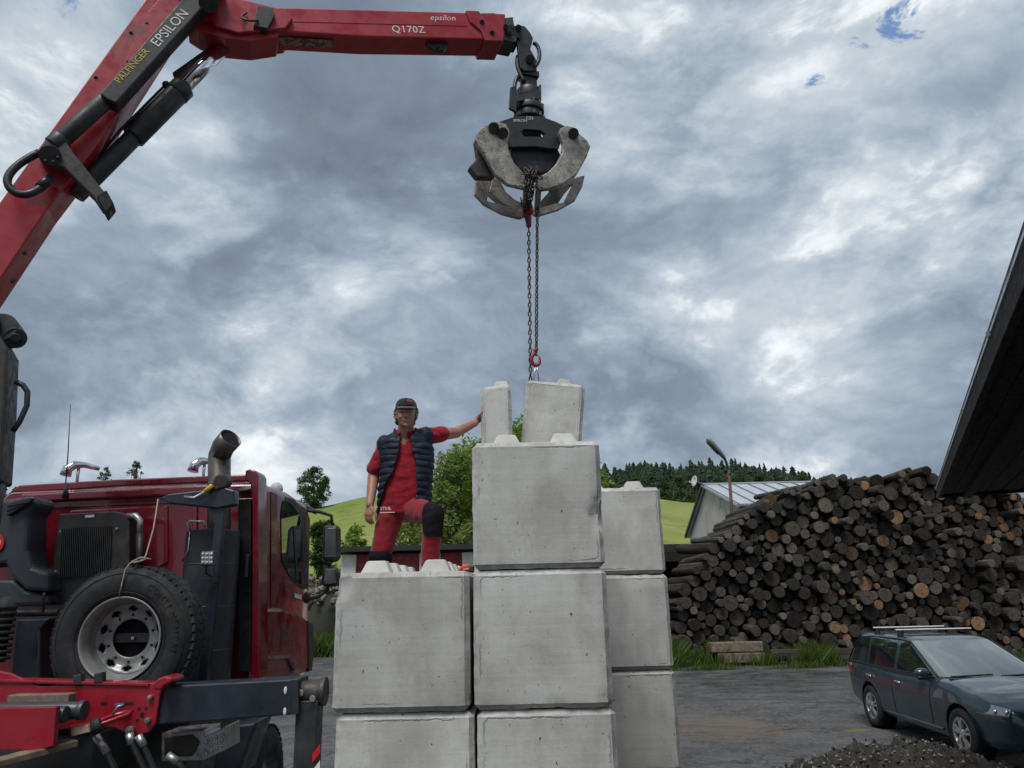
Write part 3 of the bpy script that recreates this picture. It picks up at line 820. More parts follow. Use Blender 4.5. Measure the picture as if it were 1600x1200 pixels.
# worn maker's sticker under the boom
def under(px, lift=.004):
    p = CR(px, 50 + (px - 457) * .065, .15); return p - UPV * (lift + .012)
mb = MB(); p = under(432); q = under(522); inn = -cnrm
n_ = (q - p).cross(inn).normalized()
mb.prism([p + inn * .07, q + inn * .07, q + inn * .19, p + inn * .19], UPV * .003); stk = mb.build('maker_sticker', 'worn_white', ob)
m_, T_, b_ = newmat('worn_sticker'); co_ = objco(T_)
T_.l.new(T_.mix(T_.maprange(T_.noise(co_, 22, 5, .7), .42, .56), (.30, .20, .14), (.075, .03, .028)), b_.inputs['Base Color']); stk.data.materials[0] = MATS['worn_sticker']
# boom head: slide blocks and hanger bolts
mb = MB(); mb.prism([CR(x, y, .13) for x, y in [(752, 20), (774, 20), (781, 30), (781, 26), (786, 28), (802, 26), (802, 30), (808, 62), (806, 66), (786, 62)]], -cnrm * .26)
hd = mb.build('boom_head', 'black_metal', crane, bevel=.008)
for (x, y) in ((790, 41), (796, 51), (753, 34), (769, 51)):
    mb = MB(); mb.cyl(CR(x, y, .19), CR(x, y, .12), .026, n=12); mb.build('bolt', 'black_metal', hd, bevel=.003)
mb = MB(); mb.box(CR(795, 60, .0), (.20, .26, .16), Matrix((cdir, -cnrm, UPV)).transposed()); mb.build('slide_pad', 'rubber', hd, bevel=.01)

# ------------------------------------------------------------------ grapple
GP = lambda x, y, off=0.0: CR(700 + x / 3.53, 20 + y / 3.53, off)
gl = GP(445, 500)
grap = thing('timber_grapple', 'scratched grey steel timber grapple hanging closed from the boom tip', 'grapple', (gl.x, gl.y, GP(445, 1000).z))
mb = MB()
hp = [(368, 72), (385, 64), (425, 74), (455, 110), (470, 140), (455, 200), (488, 260), (490, 300), (470, 320), (420, 320), (400, 300), (385, 190), (378, 120)]
mb.prism([GP(x, y, .10) for x, y in hp], -cnrm * .04); mb.prism([GP(x, y, -.06) for x, y in hp], -cnrm * .04)
mb.cyl(GP(388, 82, .16), GP(388, 82, -.16), .035, n=16); mb.cyl(GP(452, 252, .15), GP(452, 252, -.15), .05, n=16)
mb.build('hanger_link', 'black_metal', grap, bevel=.006)
mb = MB()
for o_ in (.055, -.10):
    mb.prism([GP(x, y, o_) for x, y in [(400, 300), (490, 300), (492, 400), (480, 440), (462, 440), (458, 405), (432, 405), (428, 440), (405, 440)]], -cnrm * .04)
mb.box(GP(445, 352), (.2, .16, .07), Matrix((cdir, -cnrm, UPV)).transposed())
mb.build('rotator_fork', 'black_metal', grap, bevel=.005)
mb = MB(); top = GP(447, 420); bot = GP(447, 596)
mb.cyl(top.lerp(bot, .08), top.lerp(bot, .35), .14, n=28); mb.cyl(top.lerp(bot, .35), top.lerp(bot, .6), .105, n=28); mb.cyl(top.lerp(bot, .6), top.lerp(bot, .78), .17, n=28); mb.cyl(top.lerp(bot, .78), top.lerp(bot, 1), .15, n=28)
for k in range(12):
    a_ = k * math.pi / 6; p = top.lerp(bot, .62) + (cdir * math.cos(a_) + cnrm * math.sin(a_)) * .155; mb.cyl(p, p + UPV * .035, .016, n=8)
    p = top.lerp(bot, .98) + (cdir * math.cos(a_) + cnrm * math.sin(a_)) * .165; mb.box(p, (.035, .035, .05))
mb.build('rotator', 'black_metal', grap, bevel=.006)
mb = MB(); mb.prism([GP(x, y, .14) for x, y in [(345, 410), (372, 402), (380, 460), (430, 440), (500, 430), (505, 395), (515, 395), (512, 480), (470, 470), (380, 490), (378, 548), (338, 525)]], -cnrm * .03); mb.build('hose_guard', 'black_metal', grap, bevel=.004)
for pts in (((470, 165), (520, 180), (512, 290), (470, 300)), ((400, 345), (350, 370), (372, 450), (372, 520)), ((385, 240), (372, 300), (395, 330), (420, 380))):
    mb = MB(); mb.tube(bez(*[GP(x, y, .03 + .02 * i) for i, (x, y) in enumerate(pts)], 12), .024, 8); mb.build('hydraulic_hose', 'hose_rubber', grap)
# frame (two cheeks with a slot) and hanging cylinder box
for o_ in (.20, -.12):
    mb = MB()
    outer = [(285, 600), (380, 570), (512, 570), (600, 603), (650, 628), (628, 690), (612, 748), (560, 745), (480, 735), (335, 738), (322, 680)]
    inner = [(402, 655), (420, 640), (510, 645), (537, 668), (520, 685), (420, 682)]
    A = [GP(x, y, o_) for x, y in outer]; B = [GP(x, y, o_) for x, y in inner]
    # ring of quads between outline and slot: sample both by angle
    cx, cy = 470, 662
    def sample(poly, ang):
        best = None; dx, dy = math.cos(ang), math.sin(ang)
        for (x0, y0), (x1, y1) in zip(poly, poly[1:] + poly[:1]):
            ex, ey = x1 - x0, y1 - y0; den = dx * ey - dy * ex
            if abs(den) < 1e-9: continue
            t = ((x0 - cx) * ey - (y0 - cy) * ex) / den; u = ((x0 - cx) * dy - (y0 - cy) * dx) / den
            if t > 0 and -1e-6 <= u <= 1 + 1e-6 and (best is None or t > best): best = t
        return (cx + dx * best, cy + dy * best)
    angs = sorted(set([2 * math.pi * k / 40 for k in range(40)] + [math.atan2(y - cy, x - cx) % (2 * math.pi) for x, y in outer + inner]))
    ro = [sample(outer, a_) for a_ in angs]; ri = [sample(inner, a_) for a_ in angs]; n_ = len(angs)
    vs_ = [GP(x, y, o_) for x, y in ro] + [GP(x, y, o_) for x, y in ri] + [GP(x, y, o_) - cnrm * .05 for x, y in ro] + [GP(x, y, o_) - cnrm * .05 for x, y in ri]
    fs_ = []
    for i in range(n_):
        j = (i + 1) % n_
        fs_ += [(i, j, n_ + j, n_ + i), (2 * n_ + i, 3 * n_ + i, 3 * n_ + j, 2 * n_ + j), (i, 2 * n_ + i, 2 * n_ + j, j), (n_ + i, n_ + j, 3 * n_ + j, 3 * n_ + i)]
    mb.add(vs_, fs_); fr = mb.build('frame_cheek', 'black_metal', grap)
    if o_ > 0:
        xd = GP(600, 600, .203) - GP(400, 600, .203)
        text_mesh('EPSILON', .042, 'worn_white', fr, GP(362, 600, .2025), xd, UPV, .0006); text_mesh('C53', .052, 'worn_white', fr, GP(432, 588, .2025), xd, UPV, .0006)
gplate_core = MB(); gplate_core.prism([GP(x, y, .10) for x, y in [(340, 640), (505, 640), (520, 700), (340, 735)]], -cnrm * .18); gplate_core.build('slot_dark_filler', 'soot_shade_black', grap)  # added black filler that makes the slot between the cheeks look dark
mb = MB(); mb.prism([GP(x, y, .12) for x, y in [(345, 742), (480, 738), (608, 750), (628, 790), (560, 880), (520, 885), (400, 868), (350, 800)]], -cnrm * .22); mb.build('cylinder_housing', 'black_metal', grap, bevel=.02)
# claws: cheek plates front and rear, joined at shoulder and tip
L1 = [(150, 700), (160, 665), (200, 622), (262, 598), (320, 612), (342, 652), (330, 715), (338, 770), (365, 825), (412, 875), (432, 905), (432, 970), (330, 945), (262, 892), (196, 772)]
R1 = [(612, 660), (622, 634), (655, 620), (695, 630), (722, 662), (770, 705), (787, 738), (768, 785), (712, 888), (640, 940), (560, 970), (500, 978), (498, 905), (552, 878), (600, 828), (630, 770), (635, 720)]
def gplate(poly, off, th, name, par, mat='grapple_steel', bv=.012):
    mb = MB(); mb.prism([GP(x, y, off) for x, y in poly], -cnrm * th); return mb.build(name, mat, par, bevel=bv)
LOW_L = [(185, 835), (160, 890), (148, 1000), (200, 1055), (300, 1108), (400, 1134), (436, 1118), (424, 1088), (310, 1062), (216, 1036), (226, 985), (248, 905), (238, 862)]
LOW_L2 = [(246, 903), (292, 930), (322, 988), (372, 1030), (430, 1055), (428, 1094), (350, 1076), (298, 1050), (226, 986)]
LOW_R = [(757, 893), (742, 960), (702, 1035), (612, 1086), (500, 1120), (470, 1112), (490, 1080), (590, 1052), (640, 1044), (690, 946), (640, 962), (560, 985), (560, 972), (700, 908)]
LOW_R2 = [(688, 946), (648, 990), (606, 1054), (560, 1078), (490, 1088), (490, 1060), (560, 985), (640, 956)]
SH_L = [(150, 695), (198, 775), (268, 892), (250, 905), (160, 902), (118, 848), (166, 795)]
SH_R = [(785, 738), (768, 790), (712, 890), (676, 905), (700, 840), (745, 770)]
for top_, low_, low2_, sh_ in ((L1, LOW_L, LOW_L2, SH_L), (R1, LOW_R, LOW_R2, SH_R)):
    P = gplate(top_, .30, .06, 'claw', grap)
    gplate(low_, -.02, .05, 'rear_blade', P); gplate(low2_, -.16, .10, 'rear_rib', P); gplate(sh_, .20, .10, 'shell_plate', P, 'dirty_metal')
    tip_ = [(x, y) for x, y in top_ if 425 < x < 506]; 
    a_ = GP(432 if top_ is L1 else 500, 940, .25); b_ = GP(425 if top_ is L1 else 490, 1105, -.03)
    mb = MB(); mb.bar(a_, b_, .05, .06, up=cdir); mb.build('tip_bar', 'grapple_steel', P, bevel=.01)
for (x, y) in ((252, 634), (303, 662), (692, 664)):
    mb = MB(); mb.cyl(GP(x, y, .325), GP(x, y, -.32), .045, n=20); mb.cyl(GP(x, y, .345), GP(x, y, .32), .058, n=20)
    mb.build('claw_pin', 'black_metal', grap, bevel=.006)

# ------------------------------------------------------------------ chain sling
sl_top = CR(826, 300, .0); hookp = PY(837, 563, 7.52)
chain = thing('chain_sling', 'two rusty steel chain strands with a red hook hanging below the grapple', 'chain', tuple(hookp))
def link_mesh(Lk, wd, r):
    pts = []
    for i in range(16):
        a_ = 2 * math.pi * i / 16; s_ = (Lk - wd) / 2
        pts.append((math.cos(a_) * (wd / 2 - r), 0, math.sin(a_) * (wd / 2 - r) + (s_ if math.sin(a_) >= 0 else -s_)))
    mb = MB(); mb.tube(pts, r, 6, closed=True); return mb
o = link_mesh(.064, .042, .0075).build('link', 'chain_steel'); link_me = o.data; bpy.data.objects.remove(o)
def strand(p, q, par, sway=0):
    p = Vector(p); q = Vector(q); L_ = (q - p).length; n_ = int(L_ / .049); d_ = (q - p).normalized()
    for i in range(n_ + 1):
        o_ = bpy.data.objects.new('link', link_me); COL.objects.link(o_); o_.parent = par
        pos = p.lerp(q, i / n_); Q = d_.to_track_quat('Z', 'Y') @ Euler((random.uniform(-.1, .1), random.uniform(-.1, .1), (math.pi / 2) * (i % 2) + .5 + random.uniform(-.15, .15))).to_quaternion()
        o_.location = pos - par.location; o_.rotation_mode = 'QUATERNION'; o_.rotation_quaternion = Q
lug = hb.location + Vector((0.02, 0, .92))
s1a = CR(840, 268, .05); s1b = PY(838, 552, 7.54)
s2a = CR(826, 352, .02); s2b = PY(829, 592, 7.6)
strand(s1a, s1b, chain); strand(s2a, s2b, chain)
# chain wrapped round the claw tips
for k in range(6):
    x_ = 821 + k * 3.4; strand(CR(x_, 266 + 3 * math.sin(k * 2.1), .36 + .02 * (k % 2)), CR(x_ + 3 * math.sin(k * 1.3), 300 + 7 * math.sin(k * 1.7), .34 + .02 * (k % 2)), chain)
for k in range(2):
    y0 = 272 + k * 14; strand(CR(818, y0, .39), CR(844, y0 + 6 + 3 * math.sin(k), .39), chain)
for k in range(3): strand(CR(824 + 4 * k, 300, .34), CR(822 + 3 * k, 326, .10), chain)
for k in range(3):
    strand(CR(814 + k * 4, 312 + k * 3, .06), CR(822 + k * 3, 345, .05), chain)
mb = MB(); c_ = CR(826, 325, .06)
mb.capsule(CR(824, 318, .06), CR(827, 330, .06), .045, .05, up=cnrm); mb.capsule(CR(826, 340, .04), CR(826, 352, .03), .032, .03); mb.cyl(CR(826, 330, .05), CR(826, 342, .04), .02, n=10)
mb.build('shortening_clutch', 'hook_red', chain)
# hook
hk = []
hx = cdir; H0 = PY(837, 560, 7.52)
for i in range(19):
    a_ = math.pi * .62 + (2 * math.pi * .80) * i / 18; hk.append(H0 + UPV * -.015 + hx * (math.cos(a_) * .045) + UPV * (math.sin(a_) * .062))
mb = MB(); mb.tube([H0 + UPV * .085] + hk, [.014, .016] + [.019] * 9 + [.017] * 5 + [.014, .012, .010, .006], 10); mb.ellipsoid(H0 + UPV * .085, (.022, .022, .028), n=12); hko = mb.build('hook', 'hook_red', chain)
mb = MB(); mb.tube([H0 + UPV * .06 + hx * .012, H0 + UPV * .02 + hx * .045, H0 - UPV * .01 + hx * .047], .006, 6); mb.build('latch', 'steel', hko)
mb = MB(); lp_ = PY(838, 596, 7.5); mb.tube([H0 - UPV * .055 + hx * .004, H0.lerp(lp_, .5) - hx * .018 - UPV * .03, lp_ - hx * .03 - UPV * .05], .008, 6); mb.tube([H0 - UPV * .055 + hx * .004, H0.lerp(lp_, .5) + hx * .02 - UPV * .03, lp_ + hx * .03 - UPV * .05], .008, 6); mb.build('wire_loop', 'steel', hko)

# ------------------------------------------------------------------ truck
CY = 7.25                                   # rear wall of the cab
XS = PY(402, 900, CY).x                     # right side of the cab
XL = XS - 2.46
truck = thing('timber_truck', 'dark red timber truck with black exhaust stack, cab seen from behind', 'truck', ((XS + XL) / 2, 8.2, 0))
def ypoly(pts, Y, th, name, mat, par=None, bevel=.01, solid=True):
    mb = MB(); mb.prism([PY(x, y, Y) for x, y in pts], Vector((0, th, 0))); return mb.build(name, mat, par if par else truck, bevel=bevel)
def xpoly(pts, X, th, name, mat, par=None, bevel=.006):
    mb = MB(); mb.prism([PX(x, y, X) for x, y in pts], Vector((th, 0, 0))); return mb.build(name, mat, par if par else truck, bevel=bevel)
ZR = PY(390, 752, CY).z                     # roof edge height
tilt = rad(-1.2)
# cab shell: cross sections lofted front to back
def cab_ring(Y, top, inset, zb):
    L, R_ = XL + inset, XS - inset; r = .10; pts = []
    for (cx, cz, a0) in ((R_ - r, top - r, 0), (L + r, top - r, math.pi / 2)):
        for i in range(7):
            a = a0 + (math.pi / 2) * i / 6; pts.append((cx + r * math.cos(a), Y, cz + r * math.sin(a)))
    pts += [(L, Y, lerp(zb, top, .5)), (L, Y, zb), (R_, Y, zb), (R_, Y, lerp(zb, top, .5))]
    return [(x, y, z + math.tan(tilt) * -(x - XS)) for x, y, z in pts]
mb = MB(); zb = 1.42
rings = [cab_ring(CY + .00, ZR - .015, .02, zb), cab_ring(CY + .03, ZR, .0, zb), cab_ring(CY + .9, ZR + .02, .0, zb), cab_ring(CY + 1.62, ZR - .02, .01, zb), cab_ring(CY + 1.86, ZR - .10, .03, zb), cab_ring(CY + 2.02, 2.35, .05, zb), cab_ring(CY + 2.06, 2.0, .06, zb)]
mb.loft(rings, smooth=True)
cab = mb.build('cab', 'cab_paint', truck)
try: cab.data.set_sharp_from_angle(angle=rad(35))
except Exception: pass
# pressed panels on the rear wall
def tiltz(x): return math.tan(tilt) * -(x - XS)
ypoly([(30, 772), (325, 757), (398, 756), (398, 768), (330, 771), (32, 786)], CY - .05, .06, 'roof_gutter', 'cab_paint', cab, .02)
ypoly([(60, 792), (398, 778), (398, 781), (60, 795)], CY - .012, .02, 'pressed_rib', 'cab_paint', cab, .004)
ypoly([(108, 797), (262, 789), (262, 880), (250, 886), (240, 890), (108, 900)], CY - .02, .03, 'pressed_panel', 'cab_paint', cab, .015)
ypoly([(300, 790), (308, 790), (308, 890), (300, 890)], CY - .02, .03, 'pressed_rib', 'cab_paint', cab, .008)
ypoly([(372, 780), (392, 780), (392, 1050), (372, 1050)], CY - .25, .05, 'corner_shade_strip', 'soot_shade_black', cab, .004)  # solid black strip painted in for the shade of the corner gap
# roof spoiler lip above the rear wall
ypoly([(14, 768), (30, 758), (180, 749), (383, 741), (400, 752), (400, 762), (383, 752), (180, 760), (40, 770)], CY + .18, .10, 'roof_spoiler', 'cab_paint', cab, .015)
# side deflector fin
mb = MB()
fin = [(383, 735), (390, 733), (399, 735), (403, 742), (405, 1062), (392, 1062), (394, 790), (391, 755), (383, 750)]
mb.prism([PY(x, y, CY - .28) for x, y in fin], (0, .26, 0)); mb.build('side_deflector', 'cab_paint', cab, bevel=.012)
ypoly([(384, 866), (389, 866), (387, 902), (382, 902)], CY - .29, .02, 'fin_bracket', 'grey_plastic', cab, .003)
ypoly([(365, 764), (396, 758), (396, 763), (366, 769)], CY - .27, .02, 'stay', 'steel', cab, .003)
# right-hand side
XO = XS + .004
xpoly([(441, 776), (455, 780), (472, 800), (477, 880), (477, 920), (470, 920), (452, 908), (437, 882), (436, 800)], XS - .03, .034, 'window_frame', 'black_metal', cab, .004)
win = xpoly([(442, 782), (453, 786), (468, 804), (474, 880), (474, 914), (468, 912), (454, 902), (440, 878), (439, 802)], XO + .002, .004, 'side_window', 'tinted_glass', cab, .0)
xpoly([(458, 822), (461, 826), (466, 905), (463, 906)], XO + .008, .004, 'window_divider', 'black_metal', cab, 0)
xpoly([(405, 772), (414, 770), (418, 782), (418, 880), (405, 882)], XO, .012, 'corner_panel', 'cab_paint', cab, .01)
xpoly([(423, 768), (432, 772), (433, 890), (437, 930), (436, 990), (423, 990)], XO, .006, 'door_seam', 'cab_paint', cab, .003)
xpoly([(400, 950), (430, 950), (462, 962), (476, 975), (480, 1000), (477, 1040), (466, 1052), (450, 1050), (440, 1030), (400, 1032)], XS - .01, .075, 'wheel_flare', 'cab_paint', cab, .035)
xpoly([(393, 1034), (438, 1026), (446, 1044), (447, 1066), (393, 1066)], XS - .02, .05, 'mudguard', 'cab_paint', cab, .015)
xpoly([(438, 978), (444, 978), (444, 1006), (438, 1006)], XS + .055, .014, 'door_handle', 'black_metal', cab, .003)
xpoly([(474, 970), (482, 975), (484, 1010), (480, 1048), (475, 1050)], XS + .02, .055, 'front_corner', 'black_metal', cab, .01)
for (x0, y0, w_, h_) in ((404, 906, 12, 5), (405, 913, 10, 3), (405, 918, 10, 3), (405, 922, 10, 8), (405, 932, 10, 3), (406, 937, 6, 3)):
    xpoly([(x0, y0), (x0 + w_, y0), (x0 + w_, y0 + h_), (x0, y0 + h_)], XO + .004, .003, 'emblem', 'gold_decal', cab, 0)
xpoly([(460, 927), (471, 930), (471, 937), (460, 934)], XO, .004, 'lettering', 'worn_white', cab, 0)
ypoly([(444, 775), (455, 777), (478, 790), (478, 798), (455, 788)], 9.0, .5, 'sun_visor', 'black_metal', cab, .006)
# roof horns and beacon
for (px, py) in ((121, 733), (318, 727)):
    mb = MB(); c = PY(px, py, CY + .5); mb.tube([c + Vector((-.085, -.05, -.07)), c + Vector((-.075, -.04, .0)), c + Vector((-.03, 0, .045)), c + Vector((.04, .05, .05)), c + Vector((.12, .18, .03))], [.055, .05, .042, .03, .022], 12); mb.build('air_horn', 'chrome', truck)
    mb = MB(); mb.cyl(c + Vector((0, .02, .04)), c + Vector((0, .02, -.22)), .015, n=8); mb.build('horn_stay', 'steel', truck)
mb = MB(); mb.ellipsoid(PY(432, 764, 8.2), (.07, .07, .07), n=14); mb.build('marker_lamp', 'white_plastic', truck)
mb = MB(); p = PY(101, 778, CY - .06); q = PY(110, 632, CY - .06); mb.tube([p, p.lerp(q, .5) + Vector((.006, 0, 0)), q], [.006, .005, .003], 6); mb.cyl(p, p + UPV * .13, .026, .012, n=12); an = mb.build('antenna', 'black_metal', truck)
# mirrors
mb = MB(); mb.tube([PY(462, 795, 9.05), PY(500, 800, 9.15), PY(518, 806, 9.2), PY(519, 822, 9.2)], .02, 8); mb.build('mirror_arm', 'black_metal', truck)
mb = MB(); mb.tube([PY(470, 932, 9.05), PY(478, 938, 9.1), PY(498, 932, 9.18), PY(512, 922, 9.2), PY(515, 880, 9.2)], .022, 8); mb.ellipsoid(PY(478, 934, 9.1), (.06, .06, .065), n=12); mb.build('mirror_arm', 'black_metal', truck)
def rounded(pts, Y, th, name, mat, par, bv): return ypoly(pts, Y, th, name, mat, par, bv)
m1 = rounded([(506, 820), (526, 820), (530, 826), (530, 870), (525, 878), (507, 878), (503, 870), (504, 826)], 9.12, .12, 'mirror', 'black_metal', truck, .03)
ypoly([(508, 825), (524, 825), (525, 870), (507, 871)], 9.112, .006, 'mirror_glass', 'mirror_glass', m1, .002)
m2 = rounded([(504, 888), (524, 886), (530, 894), (528, 914), (504, 917), (501, 908)], 9.12, .1, 'wide_mirror', 'black_metal', truck, .03)
ypoly([(506, 891), (523, 890), (525, 911), (506, 913)], 9.112, .006, 'mirror_glass', 'mirror_glass', m2, .002)
# exhaust stack
EY = 6.85
mb = MB(); a = PY(342, 850, EY); b = PY(343, 716, EY); c_ = PY(352, 694, EY - .06)
mb.tube([a, b, b + (b - a).normalized() * .02, c_ - Vector((.015, 0, .02)), c_ + Vector((.065, -.05, .045))], [.095, .095, .095, .097, .099], 20, caps=False)
ex = mb.build('exhaust_pipe', 'exhaust', truck, solid=.006)
mb = MB(); e1 = c_ + Vector((.05, -.038, .034)); mb.cyl(e1, e1 + Vector((-.02, .015, -.014)), .090, n=20); mb.build('pipe_mouth', 'soot_shade_black', ex)
mb = MB(); p = PY(334, 832, EY); mb.cyl(p, (p.x, p.y, 1.55), .225, n=36); mb.lathe([(0, .225), (.015, .21), (.02, .0)], p, (0, 0, 1), 36)
for zz in (2.55, 2.2, 1.85): mb.cyl((p.x, p.y, zz), (p.x, p.y, zz + .012), .229, n=36)
mb.build('silencer', 'grey_plastic', truck, bevel=.004)
mb = MB(); mb.tube([PY(300, 835, 6.66), PY(293, 818, 6.66), PY(297, 814, 6.66), PY(320, 815, 6.66), PY(320, 824, 6.66)], .009, 6); mb.tube([PY(297, 830, 6.66), PY(294, 860, 6.66), PY(284, 878, 6.66)], .006, 6); mb.build('wire', 'steel', truck)
# spare wheel carrier: strut, hinge arm, crank wheel
SYY = 6.45
ypoly([(250, 778), (262, 772), (352, 762), (366, 766), (366, 788), (340, 794), (262, 786)], SYY, .12, 'carrier_arm', 'navy_metal', None, .01)
mb = MB(); mb.bar(PY(347, 790, SYY + .06), PY(318, 1072, SYY + .06), .075, .07, up=(0, 1, 0)); mb.build('carrier_strut', 'navy_metal', truck, bevel=.008)
mb = MB(); mb.cyl(PY(345, 752, SYY - .02), PY(352, 752, SYY + .16), .062, n=20); mb.box(PY(336, 760, SYY + .03), (.10, .10, .07)); mb.build('winch_wheel', 'black_metal', truck, bevel=.01)
mb = MB(); mb.tube([PY(332, 758, SYY - .04), PY(318, 770, SYY - .05), PY(304, 778, SYY - .05), PY(288, 777, SYY - .05)], .014, 8); ck = mb.build('crank_handle', 'steel', truck)
mb = MB(); mb.cyl(PY(332, 758, SYY - .04), PY(320, 768, SYY - .05), .019, n=10); mb.build('handle_grip', 'worn_yellow', ck)
ypoly([(326, 794), (340, 794), (338, 830)], SYY + .03, .03, 'gusset', 'navy_metal', None, .004)
# work lamp
wl = ypoly([(313, 862), (335, 860), (334, 884), (312, 884)], 6.30, .06, 'work_lamp', 'grey_plastic', None, .008)
for i in range(3):
    for j in range(3):
        mb = MB(); c = PY(317 + i * 6.5, 866 + j * 6.5, 6.288); mb.ellipsoid(c, (.014, .008, .014), n=8); mb.build('lens', 'lens_glass', wl)
mb = MB(); mb.tube([PY(322, 884, 6.33), PY(322, 896, 6.34), PY(332, 900, 6.42)], .01, 6); mb.tube([PY(334, 888, 6.36), PY(336, 900, 6.36), PY(326, 906, 6.36), PY(314, 904, 6.4)], .006, 6); mb.build('lamp_bracket', 'black_metal', wl)
# oil cooler
OY = 6.95
oc = ypoly([(92, 803), (180, 799), (202, 804), (202, 930), (76, 946), (80, 900)], OY, .16, 'oil_cooler', 'black_metal', None, .01)
x0, x1 = 97, 174
for k in range(27):
    t = k / 26; xa = lerp(x0, x1, t); mb = MB(); mb.bar(PY(xa, lerp(826, 822, t), OY - .012), PY(xa - 3, lerp(903, 898, t), OY - .012), .008, .02, up=(0, 1, 0)); mb.build('cooling_fin', 'black_metal', oc)
ypoly([(133, 805), (147, 804), (147, 808), (133, 809)], OY - .004, .004, 'name_plate', 'white_plastic', oc, 0)
for (x, y) in ((94, 830), (182, 826), (86, 893)):
    mb = MB(); c = PY(x, y, OY - .012); mb.cyl(c, c + Vector((0, .015, 0)), .012, n=8); mb.build('bolt', 'steel', oc)
mb = MB(); mb.tube([PY(200, 807, OY + .02), PY(212, 806, OY), PY(219, 813, OY), PY(219, 836, OY)], .03, 10); mb.build('elbow_pipe', 'steel', oc)
mb = MB(); mb.tube([PY(219, 834, OY), PY(219, 870, OY), PY(214, 905, OY)], .036, 10); mb.build('hose', 'hose_rubber', oc)
# black air duct on the left with round plate
mb = MB(); duct = [(-60, 790), (38, 776), (52, 775), (58, 786), (44, 806), (42, 860), (50, 886), (66, 892), (76, 894), (76, 925), (40, 922), (16, 900), (8, 880), (-60, 890)]
mb.prism([PY(x, y, 6.75) for x, y in duct], (0, .3, 0)); dct = mb.build('air_duct', 'grey_plastic', truck, bevel=.03)
for k in range(3): ypoly([(8, 800 - k * 7), (44, 782 - k * 2), (50, 778), (46, 785), (10, 806 - k * 7)], 6.70 - .01 * k, .05, 'duct_slat', 'grey_plastic', dct, .006)
ypoly([(-60, 905), (20, 905), (40, 922), (76, 930), (76, 945), (-60, 950)], 6.8, .3, 'lower_duct', 'grey_plastic', dct, .03)
mb = MB(); c = PY(-10, 849, 6.73); mb.cyl(c, c + Vector((0, .012, 0)), .088, n=32); pl_ = mb.build('speed_plate', 'sign_red', truck)
mb = MB(); mb.cyl(c - Vector((0, .003, 0)), c + Vector((0, .004, 0)), .06, n=32); mb.build('plate_face', 'sign_white', pl_)
# boxes, pipe and side gear below
ypoly([(25, 968), (78, 966), (62, 984), (62, 1075), (15, 1075)], 6.25, .5, 'battery_box', 'navy_metal', None, .012)
mb = MB(); mb.cyl(PY(-40, 960, 6.55), PY(92, 957, 6.55), .028, n=14); mb.tube([PY(68, 957, 6.53), PY(67, 934, 6.53), PY(70, 926, 6.53)], .012, 8); mb.build('cross_pipe', 'black_metal', truck)
mb = MB(); c = PY(-4, 990, 5.95); mb.tube([c + Vector((0, 0, .24)), c + Vector((.03, 0, .16)), c, c + Vector((.0, 0, -.2))], .075, 12)
for k in range(9): mb.cyl(c + Vector((.02, 0, .2 - k * .045)), c + Vector((.02, 0, .175 - k * .045)), .088, n=14)
mb.build('corrugated_hose', 'rubber', truck)
# chassis
mb = MB(); xc = (XS + XL) / 2
for s in (-1, 1): mb.box2((xc + s * .40 - .04, -1.5, .82), (xc + s * .40 + .04, 9.0, 1.12))
for y_ in (-1, 1.5, 4, 6.4, 8.2): mb.box2((xc - .36, y_ - .05, .86), (xc + .36, y_ + .05, 1.08))
mb.build('chassis_frame', 'black_metal', truck, bevel=.005)
mb = MB(); mb.box2((xc - 1.1, 6.3, .62), (xc + 1.08, 7.2, 1.4)); mb.build('tank_block', 'black_metal', truck, bevel=.03)
mb = MB(); mb.box2((XL + .12, 7.3, 1.0), (XS - .45, 9.2, 1.42)); mb.build('engine_block', 'black_metal', truck, bevel=.03)
st = ypoly([(252, 1146), (320, 1140), (320, 1150), (352, 1135), (352, 1172), (318, 1188), (252, 1190)], 5.85, .3, 'step', 'steel', None, .006)
for i in range(4):
    for j in range(3):
        mb = MB(); c = PY(322 + i * 8, 1178 - j * 9 - i * 4, 5.845); mb.ellipsoid(c, (.012, .004, .014), n=8); mb.build('tread_stud', 'steel', st)
ypoly([(315, 864), (333, 862), (332, 882), (314, 882)], 6.292, .01, 'lamp_face', 'lens_glass', wl, .003)
ypoly([(256, 1152), (300, 1148), (312, 1160), (300, 1182), (256, 1184)], 5.835, .02, 'step_face', 'dirty_metal', st, .01)
ypoly([(345, 1135), (402, 1128), (388, 1165), (372, 1215), (330, 1215)], 6.3, .4, 'blue_mudguard', 'navy_metal', None, .02)
def road_wheel(c, name='wheel', par=truck):
    mb = MB(); R_, w = .52, .30
    prof = [(-w / 2 + .02, .30), (-w / 2, .36), (-w / 2 + .005, .44), (-w / 2 + .04, .505), (-w / 2 + .06, R_), (w / 2 - .06, R_), (w / 2 - .04, .505), (w / 2 - .005, .44), (w / 2, .36), (w / 2 - .02, .30)]
    mb.lathe(prof, c, (1, 0, 0), 48)
    for i in range(40):
        a = 2 * math.pi * i / 40
        for s in (-1, 1):
            p = Vector(c) + Vector((s * .065, math.cos(a + s * .04) * (R_ + .006), math.sin(a + s * .04) * (R_ + .006)))
            mb.box(p, (.10, .05, .022), Matrix.Rotation(a - math.pi / 2, 3, 'X'))
    t = mb.build('wheel', 'rubber', par)
    mb = MB(); mb.lathe([(-.13, .31), (-.11, .28), (.02, .27), (.05, .2), (.06, .0)], c, (1, 0, 0), 32); mb.lathe([(-.13, .31), (.13, .31)], c, (1, 0, 0), 32); mb.build('rim', 'rim_paint', t)
fw = PX(406, 1230, XS - .2); 
